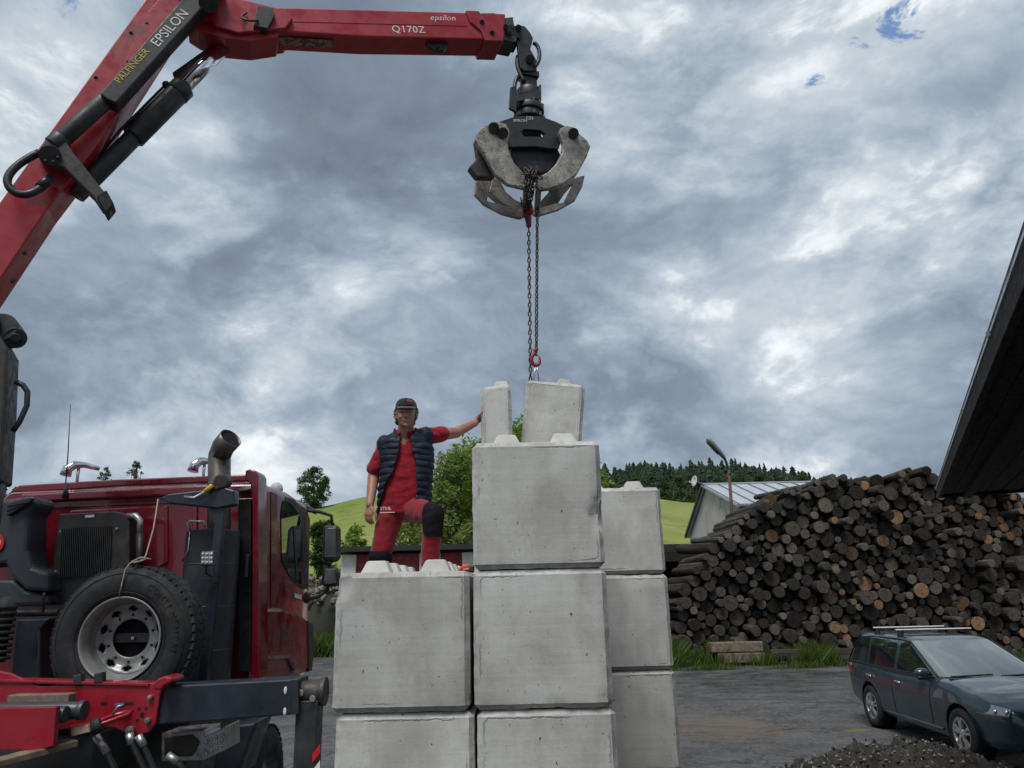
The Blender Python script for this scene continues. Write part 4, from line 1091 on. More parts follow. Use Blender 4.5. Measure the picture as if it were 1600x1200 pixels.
for (x, y) in ((XS - .22, 8.25), (XL + .22, 8.25), (XS - .22, 1.2), (XL + .22, 1.2)): road_wheel((x, y, .52))
mb = MB(); mb.cyl((XL + .3, 8.25, .55), (XS - .3, 8.25, .55), .07, n=14); mb.cyl((XL + .3, 1.2, .55), (XS - .3, 1.2, .55), .07, n=14); mb.build('axle', 'black_metal', truck)

# outrigger and crane base belong to the crane
BY = 5.55
bp = ypoly([(-40, 1040), (16, 1052), (60, 1072), (240, 1067), (247, 1060), (258, 1057), (268, 1060), (266, 1068), (256, 1073), (250, 1085), (243, 1130), (232, 1145), (205, 1150), (180, 1138), (150, 1134), (100, 1140), (-40, 1150)], BY, .03, 'base_plate', 'red_base_paint', crane, .008)
ypoly([(240, 1066), (247, 1060), (258, 1056), (269, 1059), (268, 1066), (256, 1072), (250, 1079), (240, 1078)], BY - .10, .20, 'plate_flange', 'red_base_paint', bp, .012)
mb = MB(); mb.bar(PY(8, 1062, BY + .06), PY(240, 1068, BY + .06), .15, .02); mb.build('plate_flange', 'red_base_paint', bp, bevel=.004)
mb = MB(); mb.tube([PY(x, y, BY - .005) for x, y in ((112, 1136), (150, 1130), (176, 1118), (205, 1112))], .016, 8); mb.build('weld_seam', 'red_base_paint', bp)
for (x, y, r) in ((233, 1090, .016), (229, 1126, .018), (202, 1142, .028)):
    mb = MB(); c = PY(x, y, BY - .03); mb.cyl(c, c + Vector((0, .05, 0)), r, n=12); mb.cyl(c - Vector((0, .008, 0)), c, r * .5, n=10); mb.build('bolt', 'steel', bp, bevel=.002)
for (x, y, r) in ((217, 1107, .011), (228, 1107, .011), (222, 1117, .016), (214, 1125, .010)):
    mb = MB(); c = PY(x, y, BY - .003); mb.cyl(c, c + Vector((0, .004, 0)), r, n=12); mb.build('bolt_hole', 'soot_shade_black', bp)
for (x, y, w_) in ((162, 1099, 10), (200, 1099, 16)):
    ypoly([(x - w_ / 2, y - 2), (x + w_ / 2, y - 2.5), (x + w_ / 2, y + 2), (x - w_ / 2, y + 2.5)], BY - .003, .004, 'slot', 'soot_shade_black', bp, 0)
for (x, y) in ((120, 1060), (153, 1057)):
    ypoly([(x - 7, y - 4), (x + 6, y - 7), (x + 7, y + 10), (x - 7, y + 11)], BY - .02, .06, 'lashing_lug', 'black_metal', bp, .006)
bm_ = ypoly([(250, 1072), (456, 1061), (464, 1062), (462, 1112), (456, 1117), (330, 1127), (243, 1133), (246, 1100)], BY + .035, .24, 'outrigger_beam', 'navy_metal', crane, .012)
for (x, y) in ((446, 1079), (445, 1112)):
    mb = MB(); c = PY(x, y, BY + .03); mb.ellipsoid(c, (.012, .006, .026), n=10); mb.build('wear_pad', 'white_plastic', bm_)
ypoly([(455, 1061), (466, 1061), (467, 1116), (455, 1117)], BY + .02, .27, 'end_collar', 'black_metal', bm_, .006)
mb = MB(); a = PY(463, 1081, BY + .13); b = PY(503, 1080, BY + .13); mb.cyl(a, b, .072, n=24); mb.cyl(b, b + Vector((.03, 0, 0)), .095, n=24); hd2 = mb.build('leg_head', 'dirty_metal', crane, bevel=.005)
for (x, y) in ((469, 1083), (488, 1092)):
    mb = MB(); c = PY(x, y, BY + .05); mb.cyl(c, c + Vector((0, .04, 0)), .022, n=12); mb.build('bolt', 'steel', hd2, bevel=.003)
lg = PY(487, 1100, BY + .13)
mb = MB(); mb.box2((lg.x - .072, BY + .06, .5), (lg.x + .062, BY + .21, lg.z + .03)); leg = mb.build('outrigger_leg', 'black_metal', crane, bevel=.008)
mb = MB(); mb.box2((lg.x - .052, BY + .08, .05), (lg.x + .042, BY + .19, .5)); mb.build('leg_piston', 'steel', leg)
mb = MB(); mb.lathe([(0, .19), (.03, .19), (.06, .07), (.1, .06)], (lg.x, BY + .135, -.02), (0, 0, 1), 28); mb.build('foot_plate', 'dirty_metal', leg)
mb = MB(); mb.box2((lg.x - .10, BY + .10, .7), (lg.x - .072, BY + .17, lg.z - .05)); mb.build('leg_rail', 'dirty_metal', leg, bevel=.004)
for k in range(4):
    ypoly([(488, 1178 + k * 26), (500, 1162 + k * 26), (500, 1176 + k * 26), (488, 1192 + k * 26)], BY + .052, .006, 'hazard_stripe', 'sign_red' if k % 2 == 0 else 'sign_white', leg, 0)
# near rear plate, cylinders and hoses
ypoly([(-60, 1108), (88, 1104), (83, 1166), (60, 1173), (-60, 1172)], 5.1, .05, 'rear_plate', 'red_base_paint', crane, .006)
mb = MB(); mb.cyl(PY(-30, 1112, 5.3), PY(128, 1110, 5.3), .055, n=20); mb.cyl(PY(124, 1110, 5.3), PY(133, 1110, 5.3), .062, n=20); mb.build('slew_cylinder', 'grey_plastic', crane, bevel=.004)
mb = MB(); mb.cyl(PY(-30, 1122, 5.2), PY(104, 1116, 5.2), .05, n=20); mb.build('slew_cylinder', 'grey_plastic', crane, bevel=.004)
mb = MB(); mb.bar(PY(18, 1092, 5.38), PY(114, 1090, 5.38), .10, .055); tb = mb.build('timber_beam', 'old_wood', None, bevel=.006)
tag(tb, 'short weathered timber beam lying on the red crane base', 'beam')
mb = MB(); mb.bar(PY(-20, 1196, 4.9), PY(115, 1160, 5.3), .12, .04); tb = mb.build('old_plank', 'old_wood', None, bevel=.006); tag(tb, 'dirty plank below the red rear plate of the crane', 'plank')
mb = MB(); mb.tube([PY(110, 1146, 5.35), PY(150, 1134, 5.4), PY(200, 1116, 5.45), PY(207, 1110, 5.5)], .012, 8); lv = mb.build('control_lever', 'red_base_paint', crane)
mb = MB(); mb.cyl(PY(143, 1137, 5.36), PY(158, 1131, 5.38), .05, n=16); mb.build('lever_knob', 'rubber', lv, bevel=.008)
ypoly([(110, 1138), (137, 1132), (139, 1144), (111, 1151)], 5.3, .04, 'lever_block', 'pale_block', lv, .004)
ypoly([(178, 1100), (190, 1099), (190, 1106), (180, 1108)], 5.45, .05, 'valve_tap', 'blue_plastic', crane, .006)
mb = MB(); mb.tube([PY(176, 1116, 5.44), PY(184, 1104, 5.44), PY(194, 1101, 5.46)], .008, 6); mb.build('valve_stem', 'steel', crane)
for (pts) in (((202, 1146), (206, 1165), (222, 1195), (240, 1230)), ((216, 1149), (226, 1168), (238, 1195), (250, 1230)), ((150, 1150), (170, 1180), (185, 1210), (190, 1240)), ((262, 1180), (280, 1192), (290, 1205), (300, 1230))):
    mb = MB(); mb.tube(bez(*[PY(x, y, 5.45) for x, y in pts]), .022, 8); h_ = mb.build('hydraulic_hose', 'hose_rubber', crane)
    mb = MB(); p_, q_ = PY(*pts[0], 5.45), PY(lerp(pts[0][0], pts[1][0], .9), lerp(pts[0][1], pts[1][1], .9), 5.45); mb.cyl(p_, q_, .026, n=10); mb.build('hose_fitting', 'steel', h_)
# crane subframe
mb = MB(); mb.box2((xc - .75, 5.58, 1.12), (xc + .75, 6.35, 1.42)); mb.box2((xc - .45, 5.62, 1.42), (xc + .45, 6.3, 1.62)); mb.build('subframe', 'black_metal', crane, bevel=.02)

# ------------------------------------------------------------------ spare wheel
SC = PY(187, 999, 5.95)
spare = thing('spare_wheel', 'spare truck wheel with grey rim strapped upright behind the cab', 'wheel', (SC.x, SC.y + .15, SC.z - .53))
R_ = .527
mb = MB(); w = .30
prof = [(.02, .305), (.0, .32), (-.012, .36), (-.018, .41), (-.010, .455), (.012, .49), (.03, .512), (.045, R_ - .006), (.06, R_), (w - .06, R_), (w - .03, .512), (w, .45), (w + .01, .4), (w, .32), (w - .02, .305)]
mb.lathe(prof, SC, (0, 1, 0), 64); ty = mb.build('tyre', 'rubber', spare)
mb = MB()
for i in range(52):
    a = 2 * math.pi * i / 52
    for k, yy in enumerate((.065, .125, .18, .24)):
        aa = a + (.03 if k % 2 else 0)
        mb.box(SC + Vector((math.cos(aa) * (R_ - .006), yy, math.sin(aa) * (R_ - .006))), (.026, .052, .057), Matrix.Rotation(-aa, 3, 'Y') @ Matrix.Rotation(.25 if k % 2 else -.25, 3, 'X'))
tr = mb.build('tread_blocks', 'rubber', ty); tag(tr, kind='stuff')
mb = MB(); 
for rr in (.335, .475): mb.lathe([(-.018 if rr < .4 else .0, rr - .004), (-.024 if rr < .4 else -.006, rr), (-.018 if rr < .4 else .003, rr + .004)], SC, (0, 1, 0), 64)
mb.build('sidewall_rib', 'rubber', ty)
def ring_text(txt, r, a0, da, size):
    for i, ch in enumerate(txt):
        a = a0 - i * da; x = Vector((math.sin(a), 0, -math.cos(a))); x = Vector((-math.sin(a - math.pi) * 0 + math.cos(a - math.pi / 2), 0, math.sin(a - math.pi / 2)))
        y = Vector((math.cos(a), 0, math.sin(a)))
        text_mesh(ch, size, 'rubber', ty, SC + y * r + Vector((0, -.0175, 0)) - x * size * .3, x, y, .0025, name='embossed_letter')
ring_text('CONTINENTAL', .395, rad(62), rad(7.5), .065)
mb = MB()
rp = [(.02, .300), (-.006, .306), (-.010, .300), (-.004, .290), (.02, .284), (.045, .268), (.09, .262), (.135, .258), (.14, .25)]
mb.lathe(rp, SC, (0, 1, 0), 64); rim = mb.build('rim', 'rim_paint', spare)
# disc with hand holes and bolt ring
mb = MB(); N = 80; rin, rmid, rout = .125, .172, .215; hole_c = .19
vs_ = []; fs_ = []
rs = [.138, .15, .175, .200, .208, .218, .228, .238, .255]
for r in rs:
    for i in range(N):
        a = 2 * math.pi * i / N; yy = .178 if r < .201 else .178 - .04 * (r - .2) / .055
        vs_.append(SC + Vector((r * math.cos(a), yy, r * math.sin(a))))
for k in range(len(rs) - 1):
    for i in range(N):
        hole = 3 <= k <= 6 and (i % 8) in ((2, 3, 4, 5) if k in (4, 5) else (3, 4))
        if not hole: fs_.append((k * N + i, k * N + (i + 1) % N, (k + 1) * N + (i + 1) % N, (k + 1) * N + i))
mb.add(vs_, fs_, 0, True); mb.build('wheel_disc', 'rim_paint', rim, solid=.012)
for i in range(10):
    a = 2 * math.pi * (i + .5) / 10; mb = MB(); c = SC + Vector((.170 * math.cos(a), .168, .170 * math.sin(a))); mb.cyl(c, c + Vector((0, .01, 0)), .0105, n=12); mb.build('stud_hole', 'soot_shade_black', rim)
mb = MB(); mb.cyl(SC + Vector((0, .265, 0)), SC + Vector((0, .285, 0)), .29, n=32); mb.build('hole_dark_disc', 'soot_shade_black', spare)  # added black disc so the hand holes look dark
mb = MB(); mb.box2(SC + Vector((-.145, .20, -.035)), SC + Vector((.145, .23, .035))); cb_ = mb.build('clamp_bar', 'black_metal', spare, bevel=.005)
mb = MB(); mb.cyl(SC + Vector((.01, .20, 0)), SC + Vector((.01, .175, 0)), .012, n=8); mb.build('clamp_bolt', 'steel', cb_)
# cord holding it
mb = MB(); mb.tube([PY(247, 780, SYY - .02), PY(240, 825, 6.3), PY(228, 868, 6.05), PY(222, 874, 6.0), PY(203, 880, 5.93), PY(196, 890, 5.92), PY(190, 915, 5.92), PY(186, 932, 5.94)], .006, 6)
mb.tube([PY(205, 878, 5.95), PY(220, 871, 5.98), PY(236, 874, 6.0)], .007, 6); mb.tube([PY(208, 880, 5.95), PY(222, 876, 5.98), PY(232, 872, 6.0)], .006, 6)
rp_ = mb.build('tie_cord', 'rope', None); tag(rp_, 'thin pale cord knotted round the spare wheel', 'cord')

# ------------------------------------------------------------------ the man
def mat_cloth(name, col, var=.2, rough=.9, nscale=14, sheen=.2, dirt=None, da=.2):
    m = simple(name, col, rough, var=var, nscale=nscale, bump=.25, bscale=90, bdist=.003, spec=.2, dirt=dirt, dirt_amt=da, dscale=6)
    m.node_tree.nodes['Principled BSDF'].inputs['Sheen Weight'].default_value = sheen
    return m
mat_cloth('shirt_red', (.235, .006, .016)); mat_cloth('work_trousers_red', (.225, .011, .019), dirt=(.11, .022, .022), da=.35)
mat_cloth('vest_navy', (.014, .019, .032), rough=.6, sheen=0); mat_cloth('pad_black', (.009, .009, .010), sheen=0); mat_cloth('cap_navy', (.018, .02, .03))
mat_cloth('cap_grey', (.12, .115, .115)); mat_cloth('boot_leather', (.05, .035, .025)); mat_cloth('cap_orange', (.7, .10, .02))
simple('hair_grey', (.19, .17, .14), .8, var=.45, nscale=60, bump=.6, bscale=120, bdist=.006)
simple('eye_dark', (.02, .016, .013), .3, bump=0)
def mat_skin():
    m, T, b = newmat('skin'); co = objco(T)
    n = T.noise(co, 16, 5, .6)
    T.l.new(T.ramp(n, [(.3, (.30, .135, .085)), (.7, (.40, .20, .135))]), b.inputs['Base Color'])
    b.inputs['Roughness'].default_value = .52; b.inputs['Subsurface Weight'].default_value = .12
    b.inputs['Subsurface Radius'].default_value = (.01, .004, .002)
    T.l.new(T.bump(T.noise(co, 120, 4, .6), .15, .002), b.inputs['Normal'])
mat_skin()
MY = 6.55
def remesh(o, vox, smooth=2, disp=None):
    r = o.modifiers.new('remesh', 'REMESH'); r.mode = 'VOXEL'; r.voxel_size = vox; r.use_smooth_shade = True
    s = o.modifiers.new('smooth', 'SMOOTH'); s.factor = .5; s.iterations = smooth
    evaluated(o)
    if disp:
        amp, sc = disp; me = o.data
        for v in me.vertices:
            p = v.co
            d = noise.noise(Vector((p.x * sc, p.y * sc, p.z * sc * 1.9))) + .6 * noise.noise(Vector((p.x * sc * 2.3 + 4, p.y * sc * 2.3, p.z * sc * 3.6)))
            v.co += v.normal * amp * d
        me.update()
    for p in o.data.polygons: p.use_smooth = True
    return o
J = dict(neck=PY(634, 681, MY), head=PY(634.5, 647, MY - .10), shR=PY(600, 694, MY), shL=PY(667, 681, MY), elR=PY(584, 744, MY + .03), wrR=PY(578, 788, MY - .10),
         elL=PY(712, 676, 6.78), wrL=PY(742, 661, 6.98), hipR=PY(614, 800, MY), hipL=PY(646, 797, MY), knR=PY(594, 868, MY - .04), knL=PY(677, 803, 6.20), ankL=PY(672, 893, 6.30))
J['ankR'] = Vector((J['knR'].x - .01, MY + .06, 2.08)); J['pel'] = PY(630, 786, MY); J['chest'] = PY(637, 715, MY)
foot_z = 2.40
person_loc = (J['pel'].x, MY, 2.0)
base = bpy.data.objects.new('tmpbase', None); base.location = person_loc
# skin: head, neck, arms, hands, slim core and legs, merged into one surface
mb = MB(); Hc = J['head']; RH = Matrix.Rotation(rad(9), 3, 'Z') @ Matrix.Rotation(rad(4), 3, 'X')
def HP(x, y, z): return Hc + RH @ Vector((x, y, z))
mb.ellipsoid(HP(0, .012, .025), (.086, .104, .108), RH, 20)                 # skull
mb.ellipsoid(HP(0, -.030, -.035), (.075, .070, .084), RH, 18)              # face
mb.ellipsoid(HP(0, -.040, -.085), (.060, .050, .040), RH, 14)              # jaw
mb.ellipsoid(HP(0, -.074, -.105), (.026, .022, .018), RH, 10)              # chin
mb.capsule(HP(0, -.098, .002), HP(0, -.116, -.032), .010, .016, 10)        # nose
mb.ellipsoid(HP(-.012, -.106, -.036), (.010, .012, .009), RH, 8); mb.ellipsoid(HP(.012, -.106, -.036), (.010, .012, .009), RH, 8)
mb.capsule(HP(-.045, -.080, .018), HP(.045, -.080, .018), .015, .015, 10)  # brow
for s in (-1, 1):
    mb.ellipsoid(HP(s * .042, -.072, -.035), (.022, .024, .024), RH, 10)   # cheeks
    mb.ellipsoid(HP(s * .082, .015, -.02), (.012, .024, .034), RH, 10)     # ears
mb.capsule(HP(-.020, -.092, -.064), HP(.020, -.092, -.064), .008, .008, 8); mb.capsule(HP(-.017, -.090, -.074), HP(.017, -.090, -.074), .008, .008, 8)
mb.capsule(J['neck'] - Vector((0, 0, .05)), HP(0, .01, -.06), .072, .066, 16)
mb.capsule(J['neck'] - Vector((0, 0, .08)), J['pel'], .10, .11, 16, sq=(1.25, .9), up=(0, 1, 0))
mb.capsule(J['shR'], J['shL'], .055, .055, 12)
# right arm hanging, left arm stretched out
mb.capsule(J['shR'], J['elR'], .060, .051); mb.capsule(J['elR'], J['wrR'], .052, .034)
mb.capsule(J['shL'], J['elL'], .060, .052); mb.capsule(J['elL'], J['wrL'], .052, .034)
def hand(w, d, side, nrm, curl, spread=1.0):
    """w wrist, d direction of the fingers, side direction of the thumb, nrm back of the hand"""
    d = Vector(d).normalized(); side = Vector(side); side = (side - d * side.dot(d)).normalized(); nrm = d.cross(side).normalized() * (1 if d.cross(side).dot(Vector(nrm)) > 0 else -1)
    for k in range(5):
        t = (k - 2) / 2; mb.capsule(w + d * .015 + side * t * .018, w + d * .085 + side * t * .033, .017, .014, 10)
    for k, Lf in enumerate((.078, .088, .082, .064)):
        t = 1 - k * .66
        p0 = w + d * .088 + side * t * .034; a1 = curl * .5; a2 = curl * 1.2; a3 = curl * 1.8
        p1 = p0 + (d * math.cos(a1) - nrm * math.sin(a1) + side * t * .06 * spread) * Lf * .45
        p2 = p1 + (d * math.cos(a2) - nrm * math.sin(a2)) * Lf * .32; p3 = p2 + (d * math.cos(a3) - nrm * math.sin(a3)) * Lf * .25
        mb.capsule(p0, p1, .0105, .0095, 8); mb.capsule(p1, p2, .0095, .0088, 8); mb.capsule(p2, p3, .0088, .0078, 8)
    t0 = w + d * .03 + side * .026; t1 = t0 + d * .035 + side * .032 - nrm * .012; t2 = t1 + d * .038 + side * .012 - nrm * .010; t3 = t2 + d * .026 - nrm * .006
    mb.capsule(t0, t1, .016, .013, 8); mb.capsule(t1, t2, .012, .0105, 8); mb.capsule(t2, t3, .0105, .009, 8)
hand(J['wrR'], (-.10, -.10, -1), (.8, -.6, 0), (-.6, -.8, 0), .55)
hand(J['wrL'], (.45, .55, .62), (-.2, -.9, .35), (-.8, -.2, .2), .35)
for s in ('R', 'L'):
    mb.capsule(J['pel'].lerp(J['hip' + s], .7), J['kn' + s], .07, .055); mb.capsule(J['kn' + s], J['ank' + s], .055, .04)
mb.capsule(J['ankR'], J['ankR'] + Vector((0, -.12, -.05)), .035, .03); mb.capsule(J['ankL'], J['ankL'] + Vector((0, -.12, -.04)), .035, .03)
man = mb.build('person', 'skin', base, fix=False); man.parent = None; man.location = person_loc; bpy.data.objects.remove(base)
remesh(man, .0062, 2)
tag(man, 'man in navy cap, quilted vest and red work clothes leaning on the narrow block', 'person')
for s in (-1, 1):
    mb = MB(); mb.ellipsoid(HP(s * .031, -.088, .002), (.009, .006, .0042), RH, 10); mb.build('eye', 'eye_dark', man)
# shirt
mb = MB()
def ell(c, hw, hd, n=28, a0=0, a1=2 * math.pi, full=True, rot=0):
    out = []
    for i in range(n if full else n + 1):
        a = a0 + (a1 - a0) * i / n; ca, sa = math.cos(a), math.sin(a); e = .8
        x = math.copysign(abs(ca) ** e, ca) * hw; y = math.copysign(abs(sa) ** e, sa) * hd
        out.append(Vector((c[0] + x * math.cos(rot) - y * math.sin(rot), c[1] + x * math.sin(rot) + y * math.cos(rot), c[2])))
    return out
tor = [(2.92, 631, 796, .188, .135), (2.98, 631, 788, .190, .14), (3.10, 632, 765, .192, .15), (3.24, 634, 740, .190, .15), (3.36, 636, 718, .194, .14), (3.48, 636, 700, .192, .13), (3.56, 635, 688, .165, .11), (3.605, 634.5, 680, .11, .09), (3.64, 634, 674, .080, .078)]
def tor_at(z):
    for (a, b) in zip(tor, tor[1:]):
        if z <= b[0]:
            t = max(0, (z - a[0]) / (b[0] - a[0])); px = lerp(a[1], b[1], t); py = lerp(a[2], b[2], t); return PY(px, py, MY).x, lerp(a[3], b[3], t), lerp(a[4], b[4], t)
    return PY(tor[-1][1], tor[-1][2], MY).x, tor[-1][3], tor[-1][4]
rings = []
for r in tor: x_, hw, hd = tor_at(r[0]); rings.append(ell((x_, MY, r[0]), hw, hd))
mb.loft(rings)
mb.capsule(J['shR'] + Vector((.03, 0, 0)), J['shR'].lerp(J['elR'], .72), .075, .082, 16); mb.capsule(J['shL'] - Vector((.03, 0, 0)), J['shL'].lerp(J['elL'], .50), .078, .072, 16)
sh = mb.build('shirt', 'shirt_red', man, fix=False); remesh(sh, .010, 3, (.010, 9))
# open neck: the front placket is cut away in a V
bm = bmesh.new(); bm.from_mesh(sh.data); zv = J['neck'].z - .105; kill = []
for f in bm.faces:
    w = f.calc_center_median() + man.location
    if w.y < MY - .02 and w.z > zv and abs(w.x - J['neck'].x) < .012 + (w.z - zv) * .55: kill.append(f)
bmesh.ops.delete(bm, geom=kill, context='FACES'); bm.to_mesh(sh.data); bm.free()
# collar
mb = MB(); nc = J['neck'] + Vector((0, -.005, .012)); rings = []
for (dz, rr, yy) in ((-.045, .088, -.02), (.0, .082, -.008), (.028, .076, .004), (.030, .084, .004), (-.02, .098, -.018)): rings.append(ell((nc.x, nc.y + yy, nc.z + dz), rr, rr * 1.02, 28, rad(-75), rad(255), False))
mb.loft(rings, closed=False, caps=False); mb.build('collar', 'shirt_red', sh, solid=.004)
# vest: two quilted fronts and a back as one open shell
mb = MB(); rings = []; nz = 104
GL = [(0, 1.15), (.25, .72), (.5, .30), (.75, .14), (.9, .12), (1, .62)]; GR = [(0, .38), (.25, .50), (.5, .40), (.75, .20), (.9, .16), (1, .62)]
for i in range(nz + 1):
    t = i / nz; z = lerp(2.945, 3.62, t); x_, hw, hd = tor_at(z)
    q = abs(math.sin(math.pi * (z - 2.95 + .012 * math.sin(z * 9)) / .056)) ** .5
    add = .020 + .011 * q + .012 * max(0, .3 - t)
    if t > .94: add -= .25 * (t - .94)
    g0 = -math.pi / 2 + interp(GR, t); g1 = 3 * math.pi / 2 - interp(GL, t)
    ring = ell((x_ + .004, MY, z), hw + add, hd + add, 72, g0, g1, False)
    for k, p in enumerate(ring):
        w = .009 * noise.noise(Vector((k * .22, z * 24, 1))) * (.4 + q); d_ = Vector((p.x - x_, p.y - MY, 0)).normalized(); ring[k] = p + d_ * w
        ring[k].z += .008 * noise.noise(Vector((k * .15, 2, z * 6)))
    if t < .2:
        for k, p in enumerate(ring): p.z += .05 * (.5 - k / 72) * (1 - t / .2)
    rings.append(ring)
mb.loft(rings, closed=False, caps=False)
vest = mb.build('vest', 'vest_navy', man, solid=.012)
# shoulder yokes and standing collar of the vest
mb = MB(); mb.capsule(J['neck'] + Vector((.07, .01, -.03)), J['shL'] + Vector((-.004, 0, .012)), .050, .060, 14, sq=(1.5, .9), up=(0, 0, 1)); mb.capsule(J['neck'] + Vector((-.07, .01, -.03)), J['shR'] + Vector((.004, 0, .008)), .050, .060, 14, sq=(1.5, .9), up=(0, 0, 1))
mb.capsule(J['shL'] + Vector((-.012, 0, .0)), J['shL'] + Vector((-.035, 0, -.16)), .078, .07, 12, sq=(1, 1.35), up=(0, 1, 0)); mb.capsule(J['shR'] + Vector((.012, 0, .0)), J['shR'] + Vector((.03, 0, -.16)), .078, .07, 12, sq=(1, 1.35), up=(0, 1, 0))
yk = mb.build('vest_shoulder', 'vest_navy', vest, fix=False); remesh(yk, .009, 3, (.005, 16))
mb = MB(); rings = [ell((nc.x, nc.y + yy, nc.z + dz), rr, rr * 1.0, 28, rad(-35), rad(215), False) for (dz, rr, yy) in ((-.06, .125, .0), (-.01, .105, .006), (.045, .098, .012))]
mb.loft(rings, closed=False, caps=False); mb.build('vest_collar', 'vest_navy', vest, solid=.014)
# trousers
mb = MB(); pel = J['pel']
mb.ellipsoid(pel + Vector((0, 0, -.01)), (.182, .14, .13), n=20)
mb.capsule(pel + Vector((-.09, 0, -.05)), J['knR'], .118, .086, 16); mb.capsule(J['knR'], J['ankR'] + Vector((0, 0, .02)), .086, .07, 16)
mb.capsule(pel + Vector((.075, -.01, -.05)), J['knL'] + Vector((-.01, .03, .0)), .115, .088, 16); mb.capsule(J['knL'] + Vector((-.005, .02, -.01)), J['ankL'] + Vector((0, 0, .07)), .082, .076, 16)
trs = mb.build('trousers', 'work_trousers_red', man, fix=False); remesh(trs, .010, 3, (.0065, 8))
text_mesh('STIHL', .036, 'worn_white', trs, PY(594, 797, MY - .165), (1, 0, .03), (0, 0, 1), .001)
mb = MB(); q = PY(594, 800, MY - .165); mb.box(q + Vector((.06, 0, -.005)), (.12, .002, .006)); mb.build('print_line', 'worn_white', trs)
# knee pads: patches sewn on the front of each trouser leg
def kneepad(c, hx, z0, z1, ymax):
    src = trs.data; off = man.location; vs_ = {}; V = []; Fc = []
    for p in src.polygons:
        w = p.center + off; xx = (w.x - c.x) / hx; zz = (w.z - (z0 + z1) / 2) / ((z1 - z0) / 2)
        if xx ** 4 + zz ** 4 < 1 and w.y < ymax:
            f_ = []
            for i in p.vertices:
                if i not in vs_: vs_[i] = len(V); V.append(src.vertices[i].co + src.vertices[i].normal * .007)
                f_.append(vs_[i])
            Fc.append(f_)
    me = bpy.data.meshes.new('knee_pad'); me.from_pydata(V, [], Fc); me.materials.append(MATS['pad_black']); me.polygons.foreach_set('use_smooth', [True] * len(Fc)); me.update()
    o_ = bpy.data.objects.new('knee_pad', me); COL.objects.link(o_); o_.parent = man
    s_ = o_.modifiers.new('solid', 'SOLIDIFY'); s_.thickness = .012; s_.offset = 0
kneepad(J['knL'] + Vector((.012, 0, 0)), .088, PY(677, 838, 6.15).z, PY(677, 784, 6.15).z, J['knL'].y + .06)
kneepad(J['knR'], .10, 2.36, PY(594, 862, MY).z, J['knR'].y + .05)
# boots
for s in ('R', 'L'):
    a = J['ank' + s]; zf = 2.012 if s == 'R' else 2.412
    mb = MB(); mb.capsule(a + Vector((0, .0, .06)), Vector((a.x, a.y + .01, zf + .05)), .066, .062, 14); mb.capsule(Vector((a.x, a.y + .02, zf + .042)), Vector((a.x - .01, a.y - .17, zf + .036)), .052, .046, 14, sq=(1, .9))
    b_ = mb.build('boot', 'boot_leather', man, fix=False); remesh(b_, .009, 2)
    mb = MB(); rings = []
    for z in (zf - .012, zf + .012): rings.append([Vector((a.x + math.cos(t) * .052 - .004, a.y - .07 + math.sin(t) * .155, z)) for t in [2 * math.pi * i / 24 for i in range(24)]])
    mb.loft(rings, smooth=False); mb.build('sole', 'rubber', b_)
# cap: crown with panels, button, peak; hair below it
mb = MB(); rings = []
for (z, s) in ((.042, 1.0), (.06, 1.01), (.085, .97), (.108, .84), (.125, .62), (.134, .36), (.137, .05)):
    rings.append([HP(math.cos(a) * .093 * s, .008 + math.sin(a) * .112 * s, z + .004 * abs(math.sin(3 * a))) for a in [2 * math.pi * i / 36 for i in range(36)]])
mb.loft(rings); cap = mb.build('cap', 'cap_navy', man)
mb = MB(); top = []; bot = []
rings = []
for (f, dz) in ((0, .046), (.5, .040), (1.0, .026)):
    rings.append([HP(math.cos(a) * (.090 - .012 * f), .008 - abs(math.sin(a)) * .108 - f * .072 * abs(math.sin(a)) ** .7, dz + .016 * (1 - abs(math.sin(a)))) for a in [math.pi * i / 20 for i in range(21)]])
mb.loft(rings, closed=False, caps=False); mb.build('peak', 'cap_grey', cap, solid=.007)
mb = MB()
for (x, z, w_, h_, r_) in ((.014, .098, .012, .020, .5), (.028, .096, .012, .022, .5), (.041, .094, .009, .018, .5)):
    yy = .008 - math.sqrt(max(0, 1 - (x / .09) ** 2)) * .103; R2 = RH @ Matrix.Rotation(r_, 3, 'Y') @ Matrix.Rotation(.25, 3, 'X'); mb.box(HP(x, yy + .004, z), (w_, .010, h_), R2)
mb.build('cap_emblem', 'cap_orange', cap, bevel=.003)
mb = MB(); rnd = random.Random(4)
for s in (-1, 1):
    for k in range(120):
        yy = rnd.uniform(-.012, .10); zz = rnd.uniform(-.075 if s < 0 else -.05, .050); xx = s * (.082 + rnd.uniform(-.006, .020) * (1 if zz > -.03 else .35) - .30 * max(0, yy - .04)); r = rnd.uniform(.004, .0105)
        mb.ellipsoid(HP(xx, yy, zz), (r, r, r * 1.2), n=8)
for k in range(40):
    a = rnd.uniform(.2, math.pi - .2); mb.ellipsoid(HP(math.cos(a) * .078, .02 + math.sin(a) * .090, rnd.uniform(-.08, .045)), (.018, .018, .018), n=8)
hair = mb.build('hair', 'hair_grey', man, fix=False); remesh(hair, .006, 1, (.005, 80))
